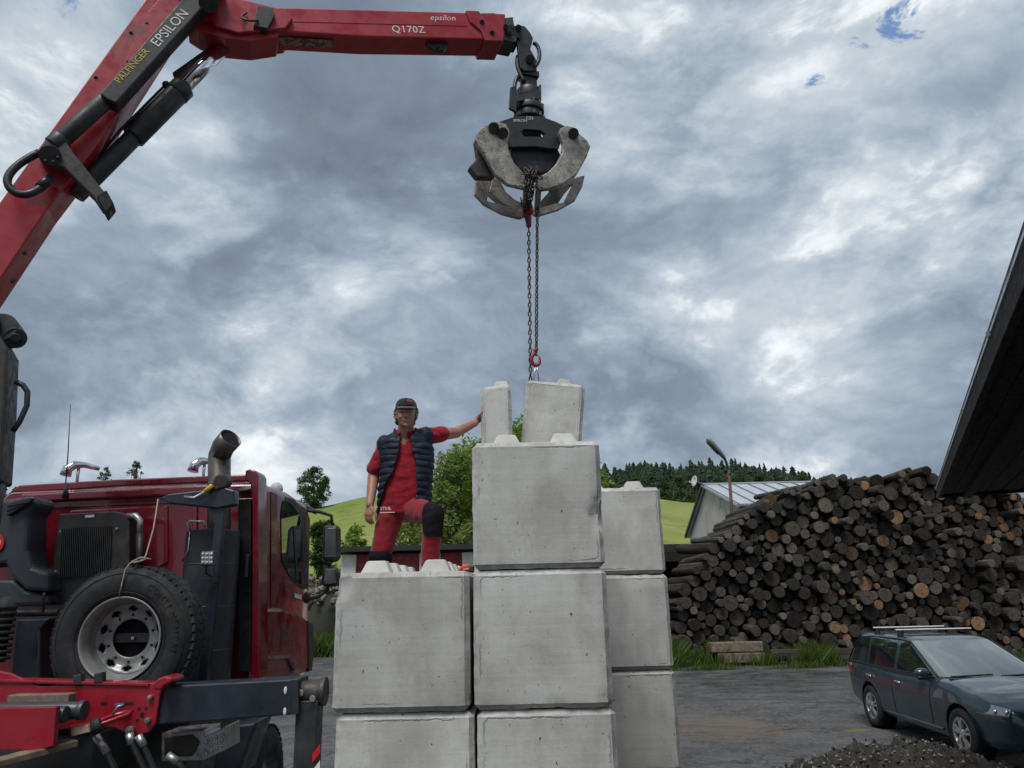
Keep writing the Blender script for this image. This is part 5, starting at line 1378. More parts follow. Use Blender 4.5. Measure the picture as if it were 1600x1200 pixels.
# orange lashing strap lying by the block joint
mb = MB(); c = PY(726, 884, 5.6)
pts = [Vector((c.x - .045, 5.60, 2.418)), Vector((c.x - .012, 5.59, 2.445)), Vector((c.x + .025, 5.58, 2.452)), Vector((c.x + .045, 5.60, 2.425)), Vector((c.x + .02, 5.64, 2.415)), Vector((c.x - .035, 5.66, 2.418))]
rings = []
for i, p in enumerate(pts): rings.append([p + Vector((0, -.04, -.010)), p + Vector((0, .04, -.010)), p + Vector((0, .04, .012)), p + Vector((0, -.04, .012))])
mb.loft(rings, smooth=False); st_ = mb.build('orange_strap', 'orange_cloth', None, bevel=.006); tag(st_, 'crumpled orange lashing strap on top of the left wall beside the tall column', 'strap')
mb = MB(); mb.box(Vector((c.x + .05, 5.6, 2.43)), (.035, .06, .05)); mb.build('ratchet', 'black_metal', st_, bevel=.01)

# ------------------------------------------------------------------ estate car
def mat_carpaint():
    m, T, b = newmat('car_paint'); co = objco(T)
    T.l.new(T.ramp(T.noise(co, 1.5, 4, .5), [(.3, (.026, .050, .068)), (.7, (.036, .064, .085))]), b.inputs['Base Color'])
    b.inputs['Metallic'].default_value = .35; T.l.new(T.maprange(T.noise(co, 6, 5, .6), .3, .7, .26, .38), b.inputs['Roughness']); b.inputs['Coat Weight'].default_value = .85; b.inputs['Coat Roughness'].default_value = .05
mat_carpaint()
simple('alloy', (.50, .50, .50), .34, metal=.7, var=.15, nscale=12, dirt=(.12, .11, .10), dirt_amt=.3, bump=.05)
simple('black_trim', (.012, .012, .013), .45, bump=.05)
rw = Vector((5.93, 13.80, 0)); fwp = Vector((5.93, 11.25, 0))
cf = (fwp - rw).normalized(); clf = Vector((-cf.y, cf.x, 0))
WB = 2.70
car_o = (rw + fwp) / 2 - cf * WB / 2 + clf * .83; car_o.z = .0
car = thing('estate_car', 'dark blue estate car with silver roof bars parked in front of the log pile', 'car', tuple(car_o))
CM = Matrix((cf, clf, Vector((0, 0, 1)))).transposed()
def CL(x, y, z): return car_o + CM @ Vector((x, y, z))
def cbuild(mb, *a, **k):
    mb.v = [CL(*v) for v in mb.v]; return mb.build(*a, **k)
def sstep(a, b, x): t = max(0, min(1, (x - a) / (b - a))); return t * t * (3 - 2 * t)
# --- lower body
TOP = [(-1.07, .80), (-1.0, .90), (-.8, .95), (0, .945), (1.0, .92), (1.9, .925), (2.25, .955), (2.5, .945), (3.0, .86), (3.3, .78), (3.48, .70), (3.60, .60)]
WID = [(-1.07, .66), (-1.0, .76), (-.8, .83), (-.3, .865), (1.0, .875), (2.2, .875), (2.8, .86), (3.2, .80), (3.45, .68), (3.60, .46)]
BOT = [(-1.07, .46), (-1.0, .36), (-.6, .28), (0, .22), (2.6, .20), (3.3, .22), (3.55, .28), (3.60, .34)]
mb = MB(); rings = []
xs = [-1.07, -1.04, -1.0, -.92, -.8] + [-.65 + .15 * i for i in range(25)] + [3.05, 3.15, 3.25, 3.35, 3.43, 3.5, 3.55, 3.59, 3.60]
for x in sorted(set(round(v, 3) for v in xs)):
    w, zt, zb_ = interp(WID, x), interp(TOP, x), interp(BOT, x); hood = sstep(2.1, 2.5, x)
    H = zt - zb_; crown = .05 * hood
    half = [(w * .60, zb_), (w * .90, zb_ + .005), (w * .965, zb_ + .08 * H / .7), (w * .975, zb_ + .16 * H), (w * .985, zb_ + .36 * H), (w * 1.0, zb_ + .58 * H), (w * .993, zb_ + .74 * H), (w * .965, zb_ + .88 * H), (w * .93, zb_ + .965 * H), (w * .86, zt), (w * .6, zt + crown * .5), (w * .3, zt + crown * .85), (0, zt + crown)]
    ring = [(x, -y, z) for y, z in half] + [(x, y, z) for y, z in reversed(half[:-1])]
    rings.append(ring)
mb.loft(rings, smooth=True); body = cbuild(mb, 'body', 'car_paint', car)
# wheel arches cut out
for xa in (0, WB):
    mc = MB(); mc.cyl((xa, -1.2, .33), (xa, 1.2, .33), .365, n=40); cut = cbuild(mc, 'cut', 'black_trim', None)
    md = body.modifiers.new('b', 'BOOLEAN'); md.operation = 'DIFFERENCE'; md.object = cut; md.solver = 'EXACT'
    cut.parent = None; cut.data.transform(Matrix.Identity(4)); evaluated(body); bpy.data.objects.remove(cut)
body.data.materials.clear(); body.data.materials.append(MATS['car_paint'])
for p in body.data.polygons: p.use_smooth = True; p.material_index = 0
try: body.data.set_sharp_from_angle(angle=rad(32))
except Exception: pass
for xa in (0, WB):
    for s in (-1, 1):
        mb = MB(); mb.lathe([(0, .36), (.25, .36), (.25, .1)], (xa, s * .85, .33), (0, -s, 0), 32); cbuild(mb, 'wheel_housing', 'black_trim', car, fix=False)
# --- greenhouse: plan outlines stacked upward
def outline(xr, xf, hw_r, hw_m, hw_f, z, rc):
    pts = []
    n = 10
    for i in range(n + 1):
        t = i / n; x = lerp(xr + rc, xf - rc, t); w = lerp(hw_r, hw_m, sstep(0, .35, t)) if t < .35 else lerp(hw_m, hw_f, sstep(.35, 1, t)); pts.append((x, -w, z))
    m = 8
    for i in range(1, m):
        t = i / m; a = -math.pi / 2 + math.pi * t; pts.append((xf - rc + rc * max(0, math.cos(a)) ** .55, math.sin(a) * hw_f, z))
    for i in range(n + 1):
        t = 1 - i / n; x = lerp(xr + rc, xf - rc, t); w = lerp(hw_r, hw_m, sstep(0, .35, t)) if t < .35 else lerp(hw_m, hw_f, sstep(.35, 1, t)); pts.append((x, w, z))
    for i in range(1, m):
        t = i / m; a = math.pi / 2 - math.pi * t; pts.append((xr + rc - rc * max(0, math.cos(a)) ** .55, math.sin(a) * hw_r, z))
    return pts
lv = [outline(-1.02, 2.36, .76, .80, .78, .90, .16), outline(-.99, 2.22, .745, .785, .76, .97, .16), outline(-.86, 1.62, .67, .70, .67, 1.24, .15), outline(-.80, 1.34, .63, .655, .635, 1.36, .15), outline(-.74, 1.20, .59, .615, .59, 1.425, .15), outline(-.66, 1.08, .52, .54, .52, 1.452, .14), outline(-.40, .86, .30, .31, .30, 1.468, .12), outline(.1, .5, .05, .05, .05, 1.472, .05)]
mb = MB(); mb.loft(lv, smooth=True); gh = cbuild(mb, 'roof', 'car_paint', car)
# glass patches follow the outlines
def side_pt(x, z, s, off=.006):
    for a, b in zip(lv, lv[1:]):
        if z <= b[0][2]:
            t = (z - a[0][2]) / (b[0][2] - a[0][2]); break
    row = [tuple(lerp(a[i][k], b[i][k], t) for k in range(3)) for i in range(11)]
    for p, q in zip(row, row[1:]):
        if x <= q[0] or q is row[-1]:
            u = (x - p[0]) / max(1e-6, q[0] - p[0]); u = max(-.5, min(1.5, u)); y = lerp(p[1], q[1], u); return (x, s * (abs(y) + off), z)
WIN = {'rear_quarter_window': ([(-.86, .985), (-.18, .975)], [(-.66, 1.33), (-.20, 1.375)]), 'rear_door_window': ([(-.08, .972), (.80, .965)], [(-.08, 1.378), (.78, 1.388)]), 'front_door_window': ([(.92, .965), (1.98, .975)], [(.90, 1.388), (1.16, 1.375)])}
for s in (-1, 1):
    for nm, (lo, hi) in WIN.items():
        mb = MB(); rows = []
        for j in range(7):
            t = j / 6; z0 = lerp(lo[0][1], hi[0][1], t); z1 = lerp(lo[1][1], hi[1][1], t); a_, b_ = lerp(lo[0][0], hi[0][0], t), lerp(lo[1][0], hi[1][0], t)
            rows.append([side_pt(lerp(a_, b_, i / 8), lerp(z0, z1, i / 8), s, .006) for i in range(9)])
        mb.loft(rows, closed=False, caps=False); cbuild(mb, 'side_window', 'tinted_glass', gh)
    mb = MB(); mb.tube([side_pt(x, .958, s, .008) for x in (-.9, -.4, 0, .5, 1, 1.5, 2.02)], .010, 6); cbuild(mb, 'window_trim', 'black_trim', gh)
    mb = MB(); mb.tube([side_pt(x, z, s, .004) for x, z in ((-.95, .97), (-.8, 1.25), (-.62, 1.365), (-.2, 1.40), (.4, 1.41), (.9, 1.405), (1.2, 1.385), (1.5, 1.25), (2.1, .975))], .012, 6); cbuild(mb, 'roof_rail', 'black_trim', gh)
# windscreen: rows interpolated between the front arcs
def front_pt(v, z, off=.008):
    for a, b in zip(lv, lv[1:]):
        if z <= b[0][2]:
            t = (z - a[0][2]) / (b[0][2] - a[0][2]); break
    seq = [tuple(lerp(a[i][k], b[i][k], t) for k in range(3)) for i in range(10, 19)]
    u = v * 8; i = min(7, int(u)); f = u - i; p = [lerp(seq[i][k], seq[i + 1][k], f) for k in range(3)]
    p[0] += off; p[2] += off * .8; return p
mb = MB(); rows = [[front_pt(.04 + .92 * i / 16, z) for i in range(17)] for z in (.965, 1.02, 1.1, 1.18, 1.24, 1.30, 1.36, 1.40)]
mb.loft(rows, closed=False, caps=False); cbuild(mb, 'windscreen', 'windscreen_glass', gh)
for (v0, v1) in ((.18, .48), (.52, .84)):
    mb = MB(); mb.tube([front_pt(v0, .955, .03), front_pt((v0 + v1) / 2, .962, .035), front_pt(v1, .975, .03)], .012, 6); cbuild(mb, 'wiper', 'black_trim', car)
mb = MB(); rows = [[(2.30 + .05 * math.cos(math.pi * (i / 12 - .5)), lerp(-.72, .72, i / 12), .957 + .01), (2.40 + .06 * math.cos(math.pi * (i / 12 - .5)), lerp(-.74, .74, i / 12), .962)] for i in range(13)]
mb.loft(rows, closed=False, caps=False); cbuild(mb, 'cowl', 'black_trim', car, solid=.006)
# doors: seams, handles, sills
def flank(x, z, s, off=.004):
    w, zt, zb_ = interp(WID, x), interp(TOP, x), interp(BOT, x); H = zt - zb_; f = (z - zb_) / H
    tab = [(0, .90), (.11, .965), (.16, .975), (.36, .985), (.58, 1.0), (.74, .993), (.88, .965), (.965, .93), (1, .86)]
    return (x, s * (w * interp(tab, f) + off), z)
for s in (-1, 1):
    for (xa, xb) in ((.86, .86), (-.14, -.10), (1.98, 2.02)):
        mb = MB(); mb.tube([flank(lerp(xa, xb, t), lerp(.30, .93, t), s, .001) for t in [i / 8 for i in range(9)] if not (xa < 0 and t < .45)], .006, 6); cbuild(mb, 'door_seam', 'black_trim', body)
    for xh in (-.02, .98):
        mb = MB(); mb.capsule(flank(xh, .80, s, .022), flank(xh + .16, .795, s, .022), .016, .016, 10); cbuild(mb, 'door_handle', 'chrome', body)
    mb = MB(); mb.tube([flank(x, .30, s, .006) for x in [.42 + .14 * i for i in range(14)]], .022, 8); cbuild(mb, 'sill', 'car_paint', body)
    mb = MB(); c = Vector(flank(1.86, .99, s, .10)); c.z = 1.0; mb.ellipsoid(c, (.075, .115, .072), n=16); mr = cbuild(mb, 'wing_mirror', 'car_paint', car)
    mb = MB(); mb.capsule((c.x + .03, c.y - s * .06, .945), (c.x + .03, c.y + s * .06, .938), .03, .03, 10); mb.capsule((c.x + .03, c.y - s * .14, .94), (c.x + .03, c.y - s * .04, .94), .022, .028, 8); cbuild(mb, 'mirror_foot', 'black_trim', mr)
    # head lamp
    mb = MB(); rows = []
    for j in range(5):
        t = j / 4; rows.append([(lerp(3.02, 3.47, i / 8) + .03, s * (interp(WID, lerp(3.02, 3.47, i / 8)) * lerp(.975, .90, t) + .012), lerp(.625, .69 + .075 * (1 - i / 8) + .02, t)) for i in range(9)])
    mb.loft(rows, closed=False, caps=False); hl = cbuild(mb, 'headlight', 'lens_glass', car, solid=.01)
    for (xx, rr) in ((3.28, .042), (3.40, .05)):
        mb = MB(); c = Vector((xx + .055, s * (interp(WID, xx) * .94 + .0), .672)); mb.ellipsoid(c, (.03, .03, rr * .8), n=14); cbuild(mb, 'lamp_reflector', 'chrome', hl)
    mb = MB(); mb.loft([[(-1.0 + .1 * j, s * (interp(WID, -1.0 + .1 * j) * .985 + .004), lerp(.68, .93, i / 6)) for i in range(7)] for j in range(4)], closed=False, caps=False); cbuild(mb, 'tail_light', 'red_lens', car, solid=.008)
# front: grille, bumper intake, plate
mb = MB(); mb.loft([[(3.57 + .045 * math.cos(y * 2.2), y, z) for y in [-.30 + .06 * i for i in range(11)]] for z in (.55, .60, .65)], closed=False, caps=False); gr = cbuild(mb, 'grille', 'black_trim', car, solid=.01)
mb = MB(); mb.loft([[(3.60 - .16 * abs(y) ** 2, y, z) for y in [-.55 + .1 * i for i in range(12)]] for z in (.27, .40)], closed=False, caps=False); cbuild(mb, 'bumper_intake', 'black_trim', car, solid=.01)
mb = MB(); mb.box((3.625, 0, .47), (.012, .50, .11)); cbuild(mb, 'number_plate', 'sign_white', car)
mb = MB(); mb.lathe([(0, .05), (.01, .05), (.012, .035)], (3.615, 0, .63), (1, 0, 0), 20); cbuild(mb, 'badge', 'chrome', gr)
# roof bars
for xb in (-.10, .72):
    mb = MB(); z = 1.545; mb.capsule((xb, -.60, z), (xb, .60, z), .015, .015, 10, sq=(1.6, .8)); rb = cbuild(mb, 'roof_bar', 'white_plastic', car)
    for s in (-1, 1):
        mb = MB(); mb.loft([[(xb - .06, s * .60, 1.385), (xb + .06, s * .60, 1.385), (xb + .06, s * .54, 1.41), (xb - .06, s * .54, 1.41)], [(xb - .045, s * .56, 1.545), (xb + .045, s * .56, 1.545), (xb + .045, s * .49, 1.545), (xb - .045, s * .49, 1.545)]], smooth=False); cbuild(mb, 'bar_foot', 'black_trim', rb, bevel=.01)
# wheels
def car_wheel(x, s):
    c = Vector((x, s * .775, .315)); mb = MB(); ax = (0, s, 0); R_ = .318
    mb.lathe([(-.10, .19), (-.10, .27), (-.085, R_ - .012), (-.06, R_), (.06, R_), (.085, R_ - .012), (.10, .275), (.098, .23), (.085, .205)], c, ax, 40); w = cbuild(mb, 'wheel', 'rubber', car)
    mb = MB(); mb.lathe([(.085, .208), (.092, .203), (.080, .193), (.02, .185), (-.09, .185)], c, ax, 40); mb.lathe([(.02, .0), (.02, .18)], c, ax, 24, mi=1)
    for k in range(5):
        a = 2 * math.pi * k / 5 + .3
        for da in (-.17, .17):
            p = c + Vector((math.cos(a + da * .6) * .05, s * .082, math.sin(a + da * .6) * .05)); q = c + Vector((math.cos(a + da) * .195, s * .078, math.sin(a + da) * .195)); mb.bar(p, q, .030, .03, up=(0, s, 0))
    mb.lathe([(.06, .06), (.088, .058), (.094, .045), (.095, 0)], c, ax, 20); cbuild(mb, 'rim', ['alloy', 'black_trim'], w)
for x in (0, WB):
    for s in (-1, 1): car_wheel(x, s)

# ------------------------------------------------------------------ log pile
def mat_log():
    m, T, b = newmat('bark'); co = objco(T); r = objrand(T)
    cc = T.vmath('ADD', co, (0, 0, 0)); add = T.node('ShaderNodeCombineXYZ'); T.l.new(T.math('MULTIPLY', r, 50), add.inputs[0]); T.l.new(T.math('MULTIPLY', r, 31), add.inputs[1]); cc = T.vmath('ADD', co, add.outputs[0])
    n = T.noise(T.mapping(cc, sc=(6, 1.2, 6)), 1, 7, .68, .6); p = T.voronoi(T.mapping(cc, sc=(7, 1.6, 7)), 1.6)
    c = T.ramp(n, [(.32, (.014, .011, .009)), (.5, (.045, .036, .029)), (.62, (.095, .083, .072)), (.74, (.24, .22, .20))])
    T.l.new(c, b.inputs['Base Color']); b.inputs['Roughness'].default_value = .95; b.inputs['Specular IOR Level'].default_value = .15
    T.l.new(T.bump(T.math('ADD', n, T.math('MULTIPLY', p, .6)), 1.0, .035), b.inputs['Normal'])
    for name, stops in (('cut_grey', [(0, (.048, .039, .031)), (.5, (.088, .072, .057)), (1, (.15, .122, .096))]), ('cut_dark', [(0, (.016, .014, .012)), (.5, (.034, .029, .025)), (1, (.06, .053, .045))]), ('cut_fresh', [(0, (.11, .062, .034)), (.5, (.185, .108, .06)), (1, (.27, .17, .10))])):
        m, T, b = newmat(name); co = objco(T); r = objrand(T)
        add = T.node('ShaderNodeCombineXYZ'); T.l.new(T.math('MULTIPLY', r, 50), add.inputs[0]); T.l.new(T.math('MULTIPLY', r, 31), add.inputs[2]); cc = T.vmath('ADD', co, add.outputs[0])
        wob = T.noise(cc, 1.8, 3, .5); rl = T.vmath('LENGTH', T.vmath('MULTIPLY', T.vmath('ADD', co, (.08, 0, -.06)), (1, 0, 1)), out=1)
        rings = T.math('SINE', T.math('MULTIPLY', T.math('ADD', rl, T.math('MULTIPLY', wob, .12)), 55))
        pat = T.noise(cc, 2.4, 6, .65, .5); saw = T.noise(T.mapping(cc, rot=(0, .6, 0), sc=(2, 1, 22)), 1, 3, .6)
        v = T.math('ADD', T.math('MULTIPLY', pat, .75), T.math('ADD', T.math('MULTIPLY', rings, .05), T.math('MULTIPLY', saw, .25)))
        c = T.ramp(T.maprange(v, .28, .72), stops)
        # heart check cracks and dark bark ring
        ang = T.node('ShaderNodeTexGradient', gradient_type='RADIAL'); T.l.new(T.mapping(co, rot=(math.pi / 2, 0, 0)), ang.inputs[0])
        edge = T.maprange(rl, .86, 1.0); c = T.mix(T.math('MULTIPLY', edge, .8), c, (.03, .024, .02))
        pith = T.maprange(rl, .0, .5, 1, 0); c = T.mix(T.math('MULTIPLY', pith, .25), c, tuple(x * .55 for x in stops[0][1]))
        wv = T.maprange(T.noise(cc, 5.5, 6, .7, .8), .50, .62); c = T.mix(T.math('MULTIPLY', wv, .55), c, tuple(x * .35 for x in stops[0][1]))
        ck = T.maprange(T.voronoi(T.mapping(cc, sc=(1, .2, 1)), 1.6, 'DISTANCE_TO_EDGE'), 0, .03, 1, 0); c = T.mix(T.math('MULTIPLY', ck, .8), c, (.012, .01, .009))
        c = T.mix(1.0, c, T.ramp(r, [(0, .45), (.5, .95), (1, 1.65)]), 'MULTIPLY')
        T.l.new(c, b.inputs['Base Color']); b.inputs['Roughness'].default_value = .9; b.inputs['Specular IOR Level'].default_value = .2
        T.l.new(T.bump(v, .5, .02), b.inputs['Normal'])
mat_log()
def log_mesh(seed, endmat):
    mb = MB(); n = 18; rings = []; ny = 9
    for j in range(ny + 1):
        t = j / ny; ring = []
        for i in range(n):
            a = 2 * math.pi * i / n; d = Vector((math.cos(a), t * 2.2, math.sin(a)))
            r = 1 + .10 * noise.noise(d * 1.1 + Vector((seed, 0, 0))) + .07 * noise.noise(d * 3.1 + Vector((seed, 3, 0))) + .03 * noise.noise(Vector((d.x * 8, t * 9, d.z * 8)) + Vector((seed, 5, 0)))
            bx = .10 * noise.noise(Vector((t * 1.3, seed, 0))); ring.append(Vector((math.cos(a) * r * .96 + bx, t, math.sin(a) * r * .96)))
        rings.append(ring)
    vs = [p for r in rings for p in r]
    fs = [(j * n + i, j * n + (i + 1) % n, (j + 1) * n + (i + 1) % n, (j + 1) * n + i) for j in range(ny) for i in range(n)]
    mb.add(vs, fs, 0, True)
    for ring, sgn in ((rings[0], -1), (rings[-1], 1)):
        c = sum(ring, Vector()) / n; mid = [c.lerp(p, .92) + Vector((0, sgn * .003, 0)) for p in ring]
        tilt_ = .02 * noise.noise(Vector((seed, 9, 1)))
        mb.add(list(ring) + mid, [(i, (i + 1) % n, n + (i + 1) % n, n + i) for i in range(n)], 1, False)
        mb.add(mid + [c + Vector((0, sgn * .004, 0))], [(i, (i + 1) % n, n) for i in range(n)], 1, False)
    o = mb.build('log', ['bark', endmat]); me = o.data; bpy.data.objects.remove(o); return me
LOGM = {k: [log_mesh(i * 3.3 + j * 17, k) for i in range(4)] for j, k in enumerate(('cut_grey', 'cut_dark', 'cut_fresh'))}
PYL = 26.0
prof_px = [(1056, 940), (1075, 900), (1098, 868), (1128, 836), (1160, 806), (1192, 786), (1215, 768), (1262, 758), (1295, 740), (1340, 746), (1385, 740), (1425, 731), (1470, 738), (1520, 754), (1600, 778), (1720, 800)]
prof = [(PY(x, y, PYL).x, PY(x, y, PYL).z) for x, y in prof_px]
def top_z(x):
    if x < prof[0][0] or x > prof[-1][0]: return 0
    for (a, b), (c, d) in zip(prof, prof[1:]):
        if x <= c: return lerp(b, d, (x - a) / (c - a))
    return 0
def pack_logs():
    rnd = random.Random(11); x0, x1 = prof[0][0] - .1, PY(1650, 900, PYL).x; placed = []; grid = {}
    def near(x, z, R):
        out = []; 
        for i in range(int((x - R) // 1), int((x + R) // 1) + 1):
            for j in range(int((z - R) // 1), int((z + R) // 1) + 1): out += grid.get((i, j), [])
        return out
    fails = 0
    while fails < 60:
        zl = rnd.random(); r = rnd.choice((.095, .105, .118, .13, .142, .155, .168, .185, .21, .25)) * rnd.uniform(.92, 1.1)
        cands = [(rnd.uniform(x0, x1), r + .02) for _ in range(14)]
        for (xa, za, ra) in placed[-150:]:
            for (xb, zb, rb) in near(xa, za, 1.2):
                dx, dz = xb - xa, zb - za; d = math.hypot(dx, dz)
                if d < 1e-6 or d > ra + rb + 2 * r: continue
                A, B = ra + r, rb + r; t = (A * A - B * B + d * d) / (2 * d); h2 = A * A - t * t
                if h2 <= 0: continue
                h = math.sqrt(h2); px_, pz_ = xa + dx * t / d, za + dz * t / d
                for s in (-1, 1):
                    qx, qz = px_ - s * dz * h / d, pz_ + s * dx * h / d
                    if qz > min(za, zb): cands.append((qx, qz))
            dd = (ra + r) ** 2 - (za - (r + .02)) ** 2
            if dd > 0:
                for s in (-1, 1): cands.append((xa + s * math.sqrt(dd), r + .02))
        best = None
        for (x, z) in cands:
            if x < x0 or x > x1 or z < r or z + r * .6 > top_z(x): continue
            if best is not None and z >= best[1]: continue
            if all((x - a) ** 2 + (z - b) ** 2 >= (r + c) ** 2 * .985 for a, b, c in near(x, z, r + .5)): best = (x, z)
        if best is None: fails += 1; continue
        fails = 0; placed.append((best[0], best[1], r)); grid.setdefault((int(best[0] // 1), int(best[1] // 1)), []).append(placed[-1])
        if len(placed) >= 860: break
    return placed
LOGS = pack_logs()
print('logs', len(LOGS))
rnd = random.Random(5)
XV = PY(1612, 900, PYL).x
order = sorted(range(len(LOGS)), key=lambda i: -LOGS[i][2] if LOGS[i][0] < XV else 9)
single = set(order[:300])
smv, smf, smi = [], [], []
for idx, (x, z, r) in enumerate(LOGS):
    u = rnd.random(); right = (x - prof[0][0]) / (prof[-1][0] - prof[0][0])
    kind = 'cut_fresh' if u < .03 + .20 * right * right + (.03 if z < 1.5 else 0) else ('cut_dark' if u > .55 + .12 * right else 'cut_grey')
    me = LOGM[kind][rnd.randrange(4)]
    L_ = rnd.uniform(3.6, 4.2); y = PYL + rnd.uniform(-.25, .25); edge_ = top_z(x) - z < .55
    if edge_: y += rnd.uniform(-.5, .35)
    if rnd.random() < .07: y -= rnd.uniform(.25, .7)
    rot = (rnd.uniform(-.012, .012), rnd.uniform(0, 6.28), rnd.uniform(-.03, .03))
    if edge_ and rnd.random() < .3: rot = (rnd.uniform(-.06, .03), rot[1], rnd.uniform(-.16, .12))
    if idx not in single:
        Mx = Matrix.LocRotScale(Vector((x, y, z)), Euler(rot), Vector((r, L_, r))); o_ = len(smv); mo = ('cut_grey', 'cut_dark', 'cut_fresh').index(kind)
        smv += [tuple(Mx @ v.co) for v in me.vertices]
        for p in me.polygons: smf.append([i + o_ for i in p.vertices]); smi.append(0 if p.material_index == 0 else 1 + mo)
        continue
    o = bpy.data.objects.new('log', me); COL.objects.link(o)
    o.location = (x, y, z); o.scale = (r, L_, r); o.rotation_euler = rot
    where = 'on the upper edge of the log pile' if edge_ else ('low in the log pile near its foot' if z < 1.2 else 'within the log pile')
    size = 'thick' if r > .19 else 'slender'
    look = {'cut_fresh': 'orange fresh cut', 'cut_dark': 'blackened', 'cut_grey': 'grey weathered'}[kind]
    tag(o, '%s log with %s end %s' % (size, look, where), 'log', '%s logs with %s ends %s' % (size, look, where))
def mat_small_ends():
    out = []
    for nm, lo, hi in (('end_grey', (.05, .043, .036), (.15, .128, .105)), ('end_dark', (.014, .012, .011), (.055, .048, .041)), ('end_fresh', (.11, .055, .028), (.26, .145, .075))):
        m, T, b = newmat(nm); co = objco(T); n = T.noise(co, 2.2, 3, .6); f = T.noise(co, 18, 5, .7)
        T.l.new(T.ramp(T.math('ADD', T.math('MULTIPLY', n, .6), T.math('MULTIPLY', f, .4)), [(.38, lo), (.62, hi)]), b.inputs['Base Color']); b.inputs['Roughness'].default_value = .9; out.append(m)
    m, T, b = newmat('bark_world'); co = objco(T); n = T.noise(T.mapping(co, sc=(14, 1.2, 14)), 1, 6, .68, .5)
    T.l.new(T.ramp(n, [(.32, (.014, .011, .009)), (.5, (.045, .036, .029)), (.62, (.095, .083, .072)), (.74, (.24, .22, .20))]), b.inputs['Base Color']); b.inputs['Roughness'].default_value = .95; T.l.new(T.bump(n, 1, .03), b.inputs['Normal'])
    return [m] + out
me = bpy.data.meshes.new('small_logs'); me.from_pydata(smv, [], smf)
for m in mat_small_ends(): me.materials.append(m)
me.polygons.foreach_set('material_index', smi); me.polygons.foreach_set('use_smooth', [i == 0 for i in smi]); me.update()
o = bpy.data.objects.new('small_logs', me); COL.objects.link(o); tag(o, 'thin logs filling the pile between the thicker ones', 'logs', kind='stuff')
# bearers and sleepers at the foot of the pile
def lying_log(pa, pb, r, label, name='lying_log'):
    o = bpy.data.objects.new(name, LOGM['cut_grey'][1]); COL.objects.link(o); a, b = Vector(pa), Vector(pb); d = b - a
    o.location = a; o.rotation_mode = 'QUATERNION'; o.rotation_quaternion = d.to_track_quat('Y', 'Z'); o.scale = (r, d.length, r); tag(o, label, 'log')
a = PZ(1192, 1022, .2); b = PZ(1345, 1028, .2); lying_log((a.x, 25.2, .22), (a.x + 4.6, 25.0, .2), .19, 'long pale log lying crosswise at the foot of the pile')
lying_log((a.x + .3, 24.6, .12), (a.x + 5.2, 24.45, .12), .14, 'thin half-buried log lying crosswise in front of the other bearer log')
for (z, lab, w, dx) in ((.18, 'lower weathered timber sleeper in the grass by the log pile', 1.45, .1), (.50, 'upper weathered timber sleeper resting on another in the grass', 1.6, 0)):
    mb = MB(); c = PY(1148, 990, 25.2); mb.box((c.x + dx, 25.2, z), (w, .34, .30)); o = mb.build('timber_sleeper', 'old_wood', None, bevel=.03); tag(o, lab, 'timber')

# ------------------------------------------------------------------ grey house with metal roof
HX = PY(1097, 757, 50).x
rid = PY(1097, 757, 50); fe = PX(1154, 788, HX); re_ = PX(1071, 838, HX); HE = PY(1385, 760, 50).x
house = thing('grey_house', 'grey plastered house with pale standing seam metal roof behind the log pile', 'house', (HX, fe.y, 0))
def V3(x, y, z): return Vector((x, y, z))
mb = MB(); mb.prism([V3(HX + .25, fe.y + .5, 0), V3(HX + .25, re_.y - .3, 0), V3(HX + .25, re_.y - .3, re_.z - .2), V3(HX + .25, rid.y, rid.z - .25), V3(HX + .25, fe.y + .5, fe.z - .1)], (HE - HX - .5, 0, 0)); mb.build('wall', 'plaster', house)
roof = None
mb = MB(); d = V3(0, 0, .12)
mb.prism([V3(HX, fe.y, fe.z), V3(HX, rid.y, rid.z), V3(HX, rid.y, rid.z) - d, V3(HX, fe.y, fe.z) - d], (HE - HX, 0, 0)); roof = mb.build('roof', 'zinc_roof', house)
mb = MB(); mb.prism([V3(HX, rid.y, rid.z), V3(HX, re_.y, re_.z), V3(HX, re_.y, re_.z) - d, V3(HX, rid.y, rid.z) - d], (HE - HX, 0, 0)); mb.build('rear_roof', 'zinc_roof', house)
k = 0; x = HX + .02
while x < HE:
    mb = MB(); mb.bar(V3(x, fe.y, fe.z + .02), V3(x, rid.y, rid.z + .02), .05, .09); mb.build('roof_seam', 'gutter_grey', roof); x += .95
mb = MB(); mb.bar(V3(HX, rid.y, rid.z + .03), V3(HE, rid.y, rid.z + .03), .3, .07); mb.build('ridge_cap', 'zinc_roof', roof)
mb = MB(); mb.cyl(V3(HX, fe.y - .1, fe.z - .08), V3(HE, fe.y - .1, fe.z - .08), .11, n=12); mb.build('gutter', 'gutter_grey', house)
mb = MB(); mb.box2(V3(HX, fe.y, fe.z - .55), V3(HE, fe.y + .5, fe.z - .14)); mb.build('eave_board', 'gutter_grey', house)
mb = MB(); mb.bar(V3(HX - .02, rid.y, rid.z - .06), V3(HX - .02, re_.y, re_.z - .06), .1, .2); mb.build('verge_board', 'dark_trim', house)
mb = MB(); mb.bar(V3(HX - .02, rid.y, rid.z - .06), V3(HX - .02, fe.y, fe.z - .06), .1, .14); mb.build('verge_board', 'zinc_roof', house)
mb = MB(); mb.box2(V3(HX + 1.2, fe.y + .1, fe.z - 1.0), V3(HX + 1.7, fe.y + .5, fe.z - .5)); mb.build('eave_bracket', 'plaster', house)
w_ = PX(1094, 853, HX + .24); mb = MB(); mb.box2(V3(HX + .2, w_.y - .6, w_.z - 1.2), V3(HX + .27, w_.y + .6, w_.z)); mb.build('window', 'dark_trim', house)
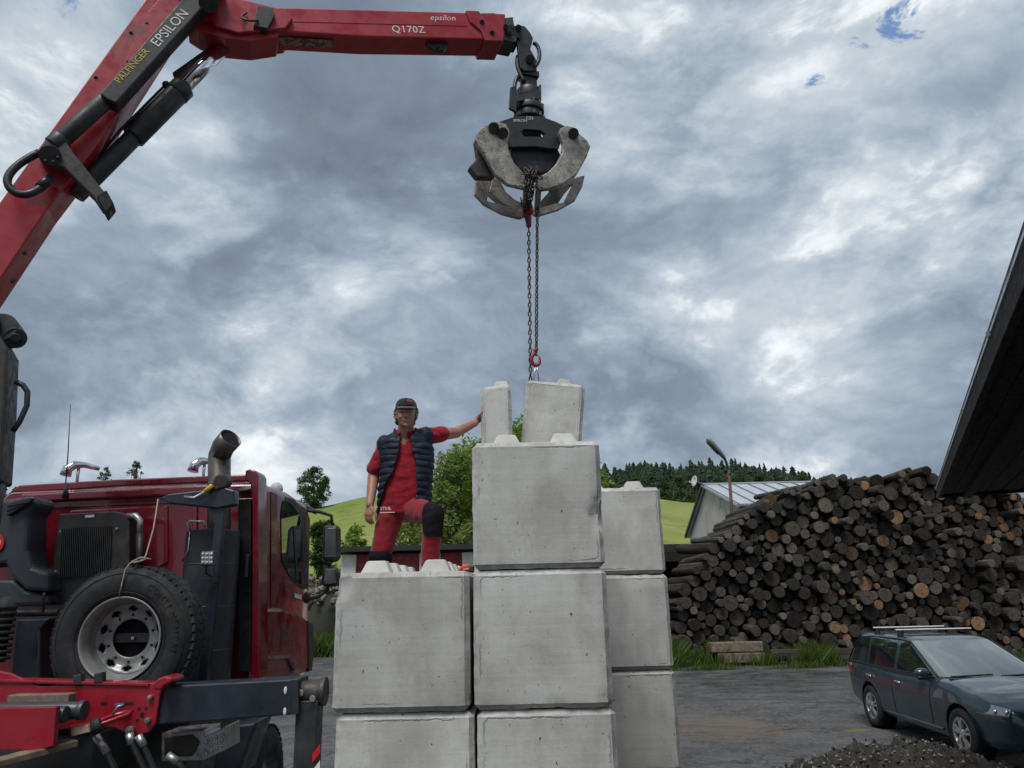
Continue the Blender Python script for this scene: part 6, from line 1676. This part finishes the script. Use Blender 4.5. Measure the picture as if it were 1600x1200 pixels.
# porch
pr = PY(1107, 836, 41); pe = PY(1145, 818, 41)
mb = MB(); mb.prism([pr, pe, pe - UPV * .5, pr - UPV * .5], (0, .25, 0)); mb.build('porch_fascia', 'plaster_white', house)
mb = MB(); mb.prism([pr, pe, pe - UPV * .15, pr - UPV * .15], (0, 2.0, 0)); mb.build('porch_roof', 'gutter_grey', house)
pc = PY(1113, 850, 41.1); pillar = None
mb = MB(); mb.box2(V3(pc.x - .16, 41.05, 0), V3(pc.x + .16, 41.4, pr.z - .3)); pillar = mb.build('porch_pillar', 'brick_red', house)
# satellite dish
dp = PY(1084, 752, 49.0); dish = thing('satellite_dish', 'white satellite dish on the gable of the grey house', 'dish', tuple(dp))
mb = MB(); mb.lathe([(.0, .0), (.015, .13), (.05, .26), (.09, .34)], dp + V3(.1, 0, 0), (-1, -.3, .15), 28); mb.build('reflector', 'white_plastic', dish, solid=.03)
mb = MB(); mb.tube([dp + V3(.1, 0, 0), dp + V3(.45, .2, -.1), V3(HX + .1, 49.5, dp.z - .35)], .05, 8); mb.build('arm', 'gutter_grey', dish)
mb = MB(); mb.tube([dp + V3(.1, 0, -.25), dp + V3(-.28, -.1, -.06)], .03, 6); mb.ellipsoid(dp + V3(-.28, -.1, -.05), (.06, .06, .06), n=10); mb.build('receiver', 'white_plastic', dish)

# ------------------------------------------------------------------ street lamp
ly = 30.6; l0 = PY(1147, 850, ly); l1 = PY(1139, 735, ly); l2 = PY(1133, 718, ly); l3 = PY(1104, 686, ly - .3)
lamp = thing('street_lamp', 'old street lamp on a rusty pole behind the log pile', 'street lamp', (l0.x, ly, 0))
mb = MB(); mb.tube([V3(l0.x, ly, 0), V3(l0.x, ly, 2), l0, l1], [.085, .08, .075, .06], 12); mb.build('pole', 'lamp_pole_paint', lamp)
mb = MB(); mb.tube([l1 - UPV * .2, l1, l2, l2.lerp(l3, .12)], [.065, .055, .05, .05], 10); mb.build('arm', 'black_metal', lamp)
mb = MB(); d_ = (l3 - l2).normalized(); nd_ = d_.cross(V3(0, 1, 0)).normalized(); rings = []
if nd_.z < 0: nd_ = -nd_
for (t, w, h) in ((0, .06, .05), (.06, .10, .09), (.3, .15, .13), (.7, .18, .15), (.92, .17, .13), (1.0, .10, .06)):
    c = l2.lerp(l3, t); rings.append([c + V3(0, math.cos(a) * w, 0) + nd_ * (math.sin(a) * h * (1 if math.sin(a) > 0 else .45)) for a in [2 * math.pi * i / 16 for i in range(16)]])
mb.loft(rings); hd_ = mb.build('lamp_head', 'lamp_grey', lamp)
mb = MB(); rings = []
for (t, w) in ((.32, .10), (.5, .14), (.85, .15), (.95, .10)):
    c = l2.lerp(l3, t) - nd_ * .05; rings.append([c + V3(0, math.cos(a) * w, 0) + nd_ * (math.sin(a) * .05) for a in [2 * math.pi * i / 14 for i in range(14)]])
mb.loft(rings); mb.build('lamp_glass', 'lamp_lens', hd_)
mb = MB(); mb.cyl(l0 + UPV * .4, l0 + UPV * .8, .095, n=12); mb.build('pole_clamp', 'black_metal', lamp)

# ------------------------------------------------------------------ low black shed behind the stack
ta = PY(960, 853, 34); tb_ = PY(1109, 850, 34)
shed = thing('black_shed', 'low black open-fronted shed between the rear stack and the log pile', 'shed', (ta.x, 34, 0))
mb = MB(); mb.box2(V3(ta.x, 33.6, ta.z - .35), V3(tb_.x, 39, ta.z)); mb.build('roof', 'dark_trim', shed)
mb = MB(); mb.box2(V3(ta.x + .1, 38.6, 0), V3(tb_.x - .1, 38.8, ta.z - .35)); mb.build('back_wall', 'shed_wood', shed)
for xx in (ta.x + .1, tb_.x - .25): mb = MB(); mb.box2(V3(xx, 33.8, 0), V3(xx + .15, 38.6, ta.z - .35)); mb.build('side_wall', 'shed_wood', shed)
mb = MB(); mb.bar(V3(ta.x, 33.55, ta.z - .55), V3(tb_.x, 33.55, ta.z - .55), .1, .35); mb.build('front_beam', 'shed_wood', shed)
# ------------------------------------------------------------------ garage row with red doors
GY = 24; ga = PY(533, 855, GY); gb = PY(905, 849, GY); gz = PY(640, 853, GY).z
gar = thing('garage_row', 'low garage row with red doors between pale piers behind the man', 'garage', (ga.x, GY, 0))
mb = MB(); mb.box2(V3(ga.x - .1, GY - .35, gz - .15), V3(gb.x, GY + 6, gz)); mb.build('roof', 'dark_trim', gar)
mb = MB(); mb.box2(V3(ga.x, GY + 5.6, 0), V3(gb.x, GY + 5.8, gz - .22)); mb.build('rear_wall', 'plaster_white', gar)
mb = MB(); mb.box2(V3(ga.x, GY + .3, 0), V3(ga.x + .2, GY + 5.6, gz - .22)); mb.build('end_wall', 'plaster_white', gar)
xp = [533, 556, 655, 688, 722, 790, 905]
for i, (x0_, x1_) in enumerate(zip(xp, xp[1:])):
    a = PY(x0_, 880, GY).x; b = PY(x1_, 880, GY).x; mb = MB()
    if i % 2 == 0: mb.box2(V3(a, GY, 0), V3(b, GY + .3, gz - .22)); mb.build('pier', 'plaster_white', gar, bevel=.02)
    else:
        mb.box2(V3(a, GY + .12, 0), V3(b, GY + .18, gz - .22)); dr = mb.build('door', 'door_red', gar)
        n = max(2, int((b - a) / .22))
        for j in range(n): 
            mb = MB(); mb.box2(V3(lerp(a, b, j / n) + .008, GY + .10, .05), V3(lerp(a, b, (j + 1) / n) - .008, GY + .125, gz - .24)); mb.build('door_board', 'door_red', dr)

# ------------------------------------------------------------------ shed roof over the yard, at the right
ec = PZ(1465, 776, 3.40); en = PZ(1603, 355, 3.52); en.z = 3.40; ec.z = 3.40; ed = (ec - en).normalized(); ep = Vector((ed.y, -ed.x, 0))
ec2 = ec; es = ec - ed * 16
barn = thing('timber_barn', 'dark timber barn with wide boarded eave at the edge of the yard', 'barn', tuple(V3(ec.x + ep.x * 3, ec.y + ep.y * 3, 0)))
slope = .62
rise = 3.2 * slope
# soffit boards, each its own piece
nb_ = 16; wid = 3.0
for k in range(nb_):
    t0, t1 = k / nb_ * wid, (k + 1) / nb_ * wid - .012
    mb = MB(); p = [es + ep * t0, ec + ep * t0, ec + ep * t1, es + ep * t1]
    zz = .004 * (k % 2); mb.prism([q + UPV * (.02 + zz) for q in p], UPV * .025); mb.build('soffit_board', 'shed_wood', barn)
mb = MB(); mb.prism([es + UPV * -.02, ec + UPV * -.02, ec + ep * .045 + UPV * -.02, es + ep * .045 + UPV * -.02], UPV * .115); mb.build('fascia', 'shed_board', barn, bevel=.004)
for tt in (.34, .36): pass
mb = MB(); mb.prism([es + ep * .30 - UPV * .03, ec + ep * .30 - UPV * .03, ec + ep * .42 - UPV * .03, es + ep * .42 - UPV * .03], UPV * .05); mb.build('eave_purlin', 'shed_board', barn, bevel=.004)
mb = MB(); q0, q1 = ec + UPV * -.02, ec + ep * 3.0 + UPV * -.02; mb.prism([q0, q1, q1 + UPV * .115, q0 + UPV * .115], -ed * .05); mb.build('end_board', 'shed_board', barn, bevel=.004)
mb = MB(); A0 = es + UPV * .10; A1 = ec + ed * .02 + UPV * .10; B1 = A1 + ep * 4.2 + UPV * 4.2 * slope; B0 = A0 + ep * 4.2 + UPV * 4.2 * slope
mb.prism([A0 + UPV * .002, A1 + UPV * .002, B1, B0], UPV * .05); mb.build('roof', 'dark_trim', barn)
mb = MB(); mb.bar(A0 + UPV * .01, A1 + UPV * .01, .012, .016); rfl = mb.build('roof_edge', 'zinc_roof', barn)
for k in range(6):
    mb = MB(); c = A1.lerp(A0, .08 + k * .13); mb.box(c - ep * .005, (.022, .03, .03)); mb.build('roof_clip', 'gutter_grey', rfl)
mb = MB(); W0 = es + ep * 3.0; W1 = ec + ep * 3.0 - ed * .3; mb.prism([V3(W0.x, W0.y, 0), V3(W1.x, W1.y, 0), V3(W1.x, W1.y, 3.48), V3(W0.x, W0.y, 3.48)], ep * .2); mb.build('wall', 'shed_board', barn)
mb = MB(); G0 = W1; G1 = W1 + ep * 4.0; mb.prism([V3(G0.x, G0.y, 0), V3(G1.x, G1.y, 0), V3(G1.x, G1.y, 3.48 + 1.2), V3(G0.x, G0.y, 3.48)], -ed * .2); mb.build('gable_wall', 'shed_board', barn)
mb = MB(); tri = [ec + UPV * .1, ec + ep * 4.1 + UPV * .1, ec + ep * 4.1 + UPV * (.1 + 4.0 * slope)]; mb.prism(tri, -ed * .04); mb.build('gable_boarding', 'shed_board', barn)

# ------------------------------------------------------------------ foliage
def mat_leaf(name, lo, mid, hi, trans=.35):
    m, T, b = newmat(name); co = objco(T); n_ = m.node_tree.nodes
    n = T.noise(co, .55, 4, .6); at = T.node('ShaderNodeAttribute'); at.attribute_name = 'tone'
    v = T.math('ADD', T.math('MULTIPLY', n, .45), T.math('MULTIPLY', at.outputs['Fac'], .55))
    c = T.ramp(v, [(.25, lo), (.5, mid), (.78, hi)])
    T.l.new(c, b.inputs['Base Color']); b.inputs['Roughness'].default_value = .6; b.inputs['Specular IOR Level'].default_value = .25
    tr = T.node('ShaderNodeBsdfTranslucent'); T.l.new(T.mix(1.0, c, (1.0, 1.0, .55), 'MULTIPLY'), tr.inputs[0])
    mx = T.node('ShaderNodeMixShader'); mx.inputs[0].default_value = trans; T.l.new(b.outputs[0], mx.inputs[1]); T.l.new(tr.outputs[0], mx.inputs[2]); T.l.new(mx.outputs[0], n_['Material Output'].inputs[0])
mat_leaf('leaf_bright', (.11, .18, .03), (.20, .30, .05), (.29, .39, .09), .5)
mat_leaf('leaf_willow', (.12, .175, .045), (.20, .28, .078), (.29, .36, .13), .5)
mat_leaf('leaf_dark', (.026, .055, .013), (.05, .095, .022), (.085, .14, .036))
mat_leaf('leaf_birch', (.030, .055, .018), (.06, .095, .03), (.10, .14, .05))
mat_leaf('leaf_far', (.022, .048, .014), (.045, .082, .022), (.08, .125, .035))
mat_leaf('needle', (.014, .027, .014), (.026, .048, .023), (.046, .074, .035), .1)
mat_leaf('grass_blade', (.035, .065, .012), (.07, .12, .02), (.15, .17, .05), .3)
simple('trunk_bark', (.075, .06, .047), .95, var=.4, nscale=4, bump=.8, bscale=14, bdist=.03)
def leaf_cloud(clumps, per, lsize, seed, aspect=.62, flat=.0):
    """clumps: (centre, radius, tone). returns mesh of loose two-triangle leaves with a tone attribute"""
    r_ = random.Random(seed); vs = []; fs = []; tone = []
    for (c, R, tn) in clumps:
        for _ in range(int(per * max(.6, R) ** 1.4)):
            d = Vector((r_.gauss(0, 1), r_.gauss(0, 1), r_.gauss(0, .8))); L = d.length or 1; rad_ = R * (r_.random() ** .45); p = c + d / L * rad_
            u = Vector((r_.gauss(0, 1), r_.gauss(0, 1), r_.gauss(0, .7))).normalized(); w = u.cross(Vector((r_.gauss(0, 1), r_.gauss(0, 1), r_.gauss(0, 1)))).normalized()
            s = lsize * r_.uniform(.6, 1.3); k = len(vs); vs += [p - u * s, p + w * s * aspect * .5, p + u * s, p - w * s * aspect * .5]; fs.append((k, k + 1, k + 2, k + 3))
            t = max(0, min(1, tn + r_.gauss(0, .17))); tone += [t] * 4
    return vs, fs, tone
def leaf_obj(name, data, mat, parent, off):
    vs, fs, tone = data; me = bpy.data.meshes.new(name); me.from_pydata([tuple(v - off) for v in vs], [], fs); me.materials.append(MATS[mat])
    at = me.attributes.new('tone', 'FLOAT', 'POINT'); at.data.foreach_set('value', tone); me.update()
    o = bpy.data.objects.new(name, me); COL.objects.link(o); o.parent = parent; return o
def tree(label, base, H, W, seed, mat='leaf_dark', nclump=60, per=90, lsize=.12, crown0=.25, name='leafy_tree', group=None, cat='tree', rfrac=.16, shape=1.0, cards=None):
    r_ = random.Random(seed); base = Vector(base); t = thing(name, label, cat, tuple(base), group)
    mb = MB(); top = base + Vector((r_.uniform(-.03, .03) * H, 0, H * .86)); pts = [base - UPV * .2, base + UPV * H * .12]
    n = 6
    for i in range(1, n + 1): pts.append(base.lerp(top, .12 + .88 * i / n) + Vector((r_.uniform(-.03, .03), r_.uniform(-.03, .03), 0)) * H)
    mb.tube(pts, [H * .03, H * .024] + [H * .022 * (1 - .9 * i / n) for i in range(1, n + 1)], 8)
    clumps = []
    for k in range(nclump):
        a = r_.uniform(0, 2 * math.pi); v = r_.random(); zz = lerp(crown0, .97, v)
        prof_ = math.sin(math.pi * min(1, max(0, (zz - crown0) / (1.0 - crown0))) ** (.72 * shape)) ** .65
        rr = W / 2 * prof_ * (r_.random() ** .42) * (1 + .25 * noise.noise(Vector((a * 1.2, zz * 5, seed))))
        c = base + Vector((math.cos(a) * rr, math.sin(a) * rr * .85, zz * H)); R = W * rfrac * r_.uniform(.55, 1.15)
        clumps.append((c, R, r_.uniform(.25, .75)))
        if k % 3 == 0:
            s = base.lerp(top, max(.1, (zz - .22))); mb.tube([s, s.lerp(c, .5) + UPV * .05 * H * .3, c], [H * .009, H * .006, H * .002], 5)
    mb.build('trunk', 'trunk_bark', t)
    leaf_obj('crown', leaf_cloud(clumps, per, lsize, seed + 1), mat, t, base)
    return t
def on_px(px, py, Y): return PY(px, py, Y)
# trees behind the garage row
def T_at(label, pxl, pxr, pyt, Y, seed, mat, z0=0.0, **k):
    a, b = PY(pxl, 800, Y).x, PY(pxr, 800, Y).x; zt = PY((pxl + pxr) / 2, pyt, Y).z
    return tree(label, ((a + b) / 2, Y, z0), zt - z0, b - a, seed, mat, **k)
GRP = None
T_at('bright green lime tree rising behind the top blocks', 640, 985, 668, 37, 21, 'leaf_bright', nclump=190, per=210, lsize=.17, rfrac=.10, crown0=.12)
T_at('pale willow bush between the man and the tall column', 640, 775, 700, 33, 22, 'leaf_willow', nclump=110, per=190, lsize=.13, crown0=.03, rfrac=.15, name='willow_bush', cat='bush')
T_at('round pale bush directly behind the man\'s legs', 575, 725, 772, 33.5, 23, 'leaf_willow', nclump=90, per=190, lsize=.13, crown0=.02, rfrac=.15, name='willow_bush', cat='bush')
T_at('dark shrub behind the truck mirrors', 462, 545, 815, 40, 24, 'leaf_dark', nclump=70, per=170, lsize=.14, crown0=.0, rfrac=.16, name='shrub', cat='bush')
T_at('small bright shrub at the foot of the meadow beside the man', 520, 590, 822, 44, 25, 'leaf_bright', nclump=50, per=160, lsize=.15, crown0=.0, rfrac=.17, name='shrub', cat='bush')
T_at('dark leafy tree behind the lime tree beside the raised block', 700, 800, 690, 42, 26, 'leaf_dark', nclump=80, per=120, lsize=.2, crown0=.1, rfrac=.15)
# lone oak on the meadow
Yo = 196; zb_ = meadow_z(490, 196) - .6
T_at('lone round oak on the crest of the meadow', 461, 518, 730, Yo, 31, 'leaf_dark', z0=zb_, nclump=90, per=75, lsize=.34, crown0=.12, rfrac=.13, name='oak_tree')
for (pl, pr_, pt, sd, lab) in ((141, 172, 727, 32, 'small birch crown showing over the truck roof beside the horn'), (189, 222, 719, 33, 'taller birch crown showing over the middle of the truck roof')):
    T_at(lab, pl, pr_, pt, 150, sd, 'leaf_birch', z0=meadow_z((pl + pr_) / 2, 150) - .3, nclump=50, per=90, lsize=.20, crown0=.3, rfrac=.13, name='birch_tree', shape=.8)
# broadleaf trees along the foot of the forest
k = 0
for (px, w, pt, Y) in ((1040, 34, 748, 225), (1066, 36, 744, 228), (1092, 30, 748, 226), (1126, 34, 742, 240), (1158, 40, 736, 238), (1190, 36, 742, 240), (1222, 30, 745, 242), (1256, 34, 746, 240), (1286, 30, 750, 244), (1016, 30, 752, 222), (985, 34, 750, 224), (955, 34, 752, 226)):
    k += 1; mats = 'leaf_far' if px < 1110 else 'leaf_bright'
    zb2 = forest_z(px, max(Y, 211)) - 2
    o = T_at('round broadleaf tree at the foot of the dark forest', px - w / 2, px + w / 2, pt, Y, 40 + k, 'leaf_dark' if px < 1110 else 'leaf_far', z0=zb2, nclump=45, per=60, lsize=.45, crown0=.05, rfrac=.17, name='broadleaf_tree')
    o['group'] = 'broadleaf trees along the forest edge'
# spruce forest on the ridge: one mass
def forest():
    r_ = random.Random(77); vs = []; fs = []; tone = []
    for _ in range(3600):
        px = r_.uniform(880, 1480) if r_.random() < .85 else r_.uniform(-80, 140); Y = r_.uniform(255, 425); p = PY(px, 900, Y); z = forest_z(px, Y) - 1.5
        H = r_.uniform(6, 11) * (.9 if r_.random() < .8 else 1.3); W = H * r_.uniform(.13, .19); n = 10; tn = r_.uniform(.1, .9); broad = r_.random() < .6
        tiers = 9
        for i in range(tiers):
            t0 = i / tiers; zb = z + H * (.08 + .92 * t0) ; zt_ = z + H * min(1, (.08 + .92 * (t0 + 1.7 / tiers)))
            rr = W * (1 - t0 ** (1 if not broad else 2.2)) ** (.75 if not broad else .6) + .15; c = len(vs); vs.append(Vector((p.x, Y, zt_)))
            for q in range(n):
                a = 2 * math.pi * q / n + r_.random() * .6; r2 = rr * (r_.uniform(.75, 1.5) if q % 2 else r_.uniform(.3, .8)); vs.append(Vector((p.x + math.cos(a) * r2, Y + math.sin(a) * r2, zb - r_.uniform(0, .5))))
            for q in range(n): fs.append((c, c + 1 + q, c + 1 + (q + 1) % n))
            tone += [max(0, min(1, tn + .15))] + [max(0, min(1, tn - .1 + r_.uniform(-.15, .1)))] * n
    o = leaf_obj('spruce_forest', (vs, fs, tone), 'needle', None, Vector((0, 0, 0))); tag(o, 'dark spruce forest along the ridge', 'forest', kind='stuff')
forest()
# grass at the edges of the yard
def grass(name, label, regions, seed, mat='grass_blade'):
    r_ = random.Random(seed); vs = []; fs = []; tone = []
    for (x0, x1, y0, y1, N, h0, h1) in regions:
        for _ in range(N):
            x = r_.uniform(x0, x1); y = r_.uniform(y0, y1); g_ = noise.noise(Vector((x * .8, y * .8, 2)))
            if g_ < -.08 + r_.uniform(-.15, .15): continue
            h = r_.uniform(h0, h1) * (1 + 1.3 * g_); a = r_.uniform(0, 6.28); w = r_.uniform(.006, .016) * (1 + h); lean = Vector((r_.gauss(0, .3), r_.gauss(0, .3), 0)) * h; u = Vector((math.cos(a), math.sin(a), 0)) * w; p = Vector((x, y, -.05)); k = len(vs)
            vs += [p - u, p + u, p + lean * .45 + UPV * h * .6 + u * .6, p + lean + UPV * h]; fs += [(k, k + 1, k + 2), (k, k + 2, k + 3)]; t = r_.uniform(.1, .8); tone += [t] * 4
    o = leaf_obj(name, (vs, fs, tone), mat, None, Vector((0, 0, 0))); tag(o, label, 'grass', kind='stuff'); return o
gl0 = PZ(1060, 1042).x
grass('verge_grass', 'rough grass strip at the foot of the log pile', [(4.5, 9.6, 24.2, 27.5, 16000, .18, .55), (9.2, 18, 23.9, 24.8, 6000, .08, .25), (4.5, 9, 23.7, 24.6, 4000, .05, .2), (4.5, 6.6, 26, 30, 3000, .4, .8)], 3)
grass('bank_grass', 'green grass between the rubble and the yard on the far left', [(-13.5, -5, 32, 36, 26000, .25, .75), (-13.5, -5, 36, 40, 10000, .2, .6), (-16, -5, 40, 60, 16000, .3, .8)], 4)
# rubble heap: stones told apart
r_ = random.Random(9)
def stone_mesh(seed):
    bm = bmesh.new(); bmesh.ops.create_icosphere(bm, subdivisions=2, radius=1)
    for v in bm.verts: v.co *= 1 + .45 * noise.noise(v.co * 1.3 + Vector((seed, 0, 0))) + .15 * noise.noise(v.co * 4 + Vector((seed, 0, 0)))
    me = bpy.data.meshes.new('stone'); bm.to_mesh(me); bm.free(); me.materials.append(MATS['stone']); return me
SM = [stone_mesh(i * 7.7) for i in range(4)]
for k in range(44):
    px = r_.uniform(478, 535); u = r_.random(); py = lerp(888, 945, u); Y = 36 + r_.uniform(-1.0, 2.5); p = PY(px, py, Y)
    p.z = max(.1, p.z * .9); s = r_.uniform(.07, .24)
    o = bpy.data.objects.new('rubble_stone', SM[k % 4]); COL.objects.link(o); o.location = p; o.scale = (s, s, s * .65); o.rotation_euler = (r_.random() * 6, r_.random() * 6, r_.random() * 6)
    tag(o, 'stone in the rubble heap behind the truck mirrors', 'stone', 'stones of the rubble heap')
hb_ = PY(505, 930, 37.5)
mb = MB(); mb.ellipsoid((hb_.x, 38.3, -.2), (2.6, 2.0, 2.7), n=24)
for v in mb.v: v += Vector((0, 0, .5)) * noise.noise(v * .9)
o = mb.build('rubble_bank', 'forest_floor', None); tag(o, 'earth bank under the rubble heap', 'bank', kind='structure')

# ------------------------------------------------------------------ heap of earth and gravel in front of the car
def mat_soil():
    m, T, b = newmat('soil'); co = objco(T); n = T.noise(co, 9, 8, .7); v = T.voronoi(co, 30, out='Color'); s = T.node('ShaderNodeSeparateXYZ'); T.l.new(v, s.inputs[0]); d = T.voronoi(co, 30)
    c = T.ramp(n, [(.35, (.020, .017, .014)), (.55, (.045, .039, .032)), (.7, (.09, .08, .068))]); c = T.mix(T.math('MULTIPLY', T.maprange(s.outputs[0], .8, .88), T.maprange(d, .014, .02, 1, 0)), c, (.27, .26, .24))
    T.l.new(c, b.inputs['Base Color']); b.inputs['Roughness'].default_value = .95; T.l.new(T.bump(n, 1.0, .04), b.inputs['Normal'])
mat_soil()
HL = [(1215, 1206), (1280, 1194), (1330, 1180), (1380, 1168), (1420, 1162), (1470, 1166), (1510, 1182), (1560, 1196), (1640, 1202)]
YH = 8.6
vs = []; fs = []; nx, ny = 150, 60
hx0, hx1 = PY(1150, 1190, YH).x, PY(1660, 1190, YH).x
def heap_z(x, y):
    px = 1150 + (x - hx0) / (hx1 - hx0) * 510; pk = max(0, PY(px, interp(HL, px), YH).z); f = math.exp(-((y - YH) / 1.0) ** 2)
    e = sstep(hx0, hx0 + .8, x) * (1 - sstep(hx1 - .6, hx1, x)) * sstep(YH - 2.6, YH - 1.6, y) * (1 - sstep(YH + 1.3, YH + 2.1, y))
    return -.08 + e * (pk * f + .08) + e * (.09 * noise.noise(Vector((x * 3, y * 3, 0))) + .09 * noise.noise(Vector((x * 8, y * 8, 4))) + .05 * noise.noise(Vector((x * 22, y * 22, 7))))
for j in range(ny + 1):
    for i in range(nx + 1): x = lerp(hx0, hx1, i / nx); y = lerp(YH - 2.6, YH + 2.1, j / ny); vs.append((x, y, heap_z(x, y)))
for j in range(ny):
    for i in range(nx): a = j * (nx + 1) + i; fs.append((a, a + 1, a + nx + 2, a + nx + 1))
me = bpy.data.meshes.new('earth_heap'); me.from_pydata(vs, [], fs); me.materials.append(MATS['soil']); o = bpy.data.objects.new('earth_heap', me); COL.objects.link(o)
tag(o, 'low heap of dark earth and gravel beside the car', 'heap', kind='structure')
simple('pebble', (.20, .19, .175), .9, var=.4, nscale=2, bump=.3)
vs = []; fs = []; r_ = random.Random(12)
for k in range(1500):
    x = r_.uniform(hx0, hx1); y = r_.uniform(YH - 1.5, YH + 1.6); s = r_.uniform(.006, .024); p = Vector((x, y, heap_z(x, y) + s * .3)); q = len(vs)
    if p.z < 0: continue
    for d in ((1, 0, 0), (-1, 0, 0), (0, 1, 0), (0, -1, 0), (0, 0, 1), (0, 0, -1)): vs.append(tuple(p + Vector(d) * s * r_.uniform(.6, 1.3)))
    fs += [(q, q + 2, q + 4), (q + 2, q + 1, q + 4), (q + 1, q + 3, q + 4), (q + 3, q, q + 4), (q + 2, q, q + 5), (q + 1, q + 2, q + 5), (q + 3, q + 1, q + 5), (q, q + 3, q + 5)]
for k in range(3200):
    x = r_.uniform(-8, 16); y = r_.uniform(9, 26); s = r_.uniform(.004, .010) if r_.random() < .93 else r_.uniform(.012, .022); p = Vector((x, y, ground_z(x, y) + s * .2)); q = len(vs)
    for d in ((1, 0, 0), (-1, 0, 0), (0, 1, 0), (0, -1, 0), (0, 0, 1), (0, 0, -1)): vs.append(tuple(p + Vector(d) * s * r_.uniform(.6, 1.3)))
    fs += [(q, q + 2, q + 4), (q + 2, q + 1, q + 4), (q + 1, q + 3, q + 4), (q + 3, q, q + 4), (q + 2, q, q + 5), (q + 1, q + 2, q + 5), (q + 3, q + 1, q + 5), (q, q + 3, q + 5)]
smi_ = [0] * len(fs)
for k in range(2000):
    x = r_.uniform(hx0, hx1); y = r_.uniform(YH - 1.6, YH + 1.8); s = r_.uniform(.007, .030); p = Vector((x, y, heap_z(x, y) + s * .25)); q = len(vs)
    if p.z < -.04: continue
    for d in ((1, 0, 0), (-1, 0, 0), (0, 1, 0), (0, -1, 0), (0, 0, 1), (0, 0, -1)): vs.append(tuple(p + Vector(d) * s * r_.uniform(.5, 1.3) + Vector((r_.gauss(0, .2), r_.gauss(0, .2), 0)) * s))
    fs += [(q, q + 2, q + 4), (q + 2, q + 1, q + 4), (q + 1, q + 3, q + 4), (q + 3, q, q + 4), (q + 2, q, q + 5), (q + 1, q + 2, q + 5), (q + 3, q + 1, q + 5), (q, q + 3, q + 5)]; smi_ += [1] * 8
me = bpy.data.meshes.new('gravel'); me.from_pydata(vs, [], fs); me.materials.append(MATS['pebble']); me.materials.append(MATS['soil']); me.polygons.foreach_set('material_index', smi_); o = bpy.data.objects.new('gravel', me); COL.objects.link(o); tag(o, 'loose pale gravel scattered over the heap and yard', 'gravel', kind='stuff')
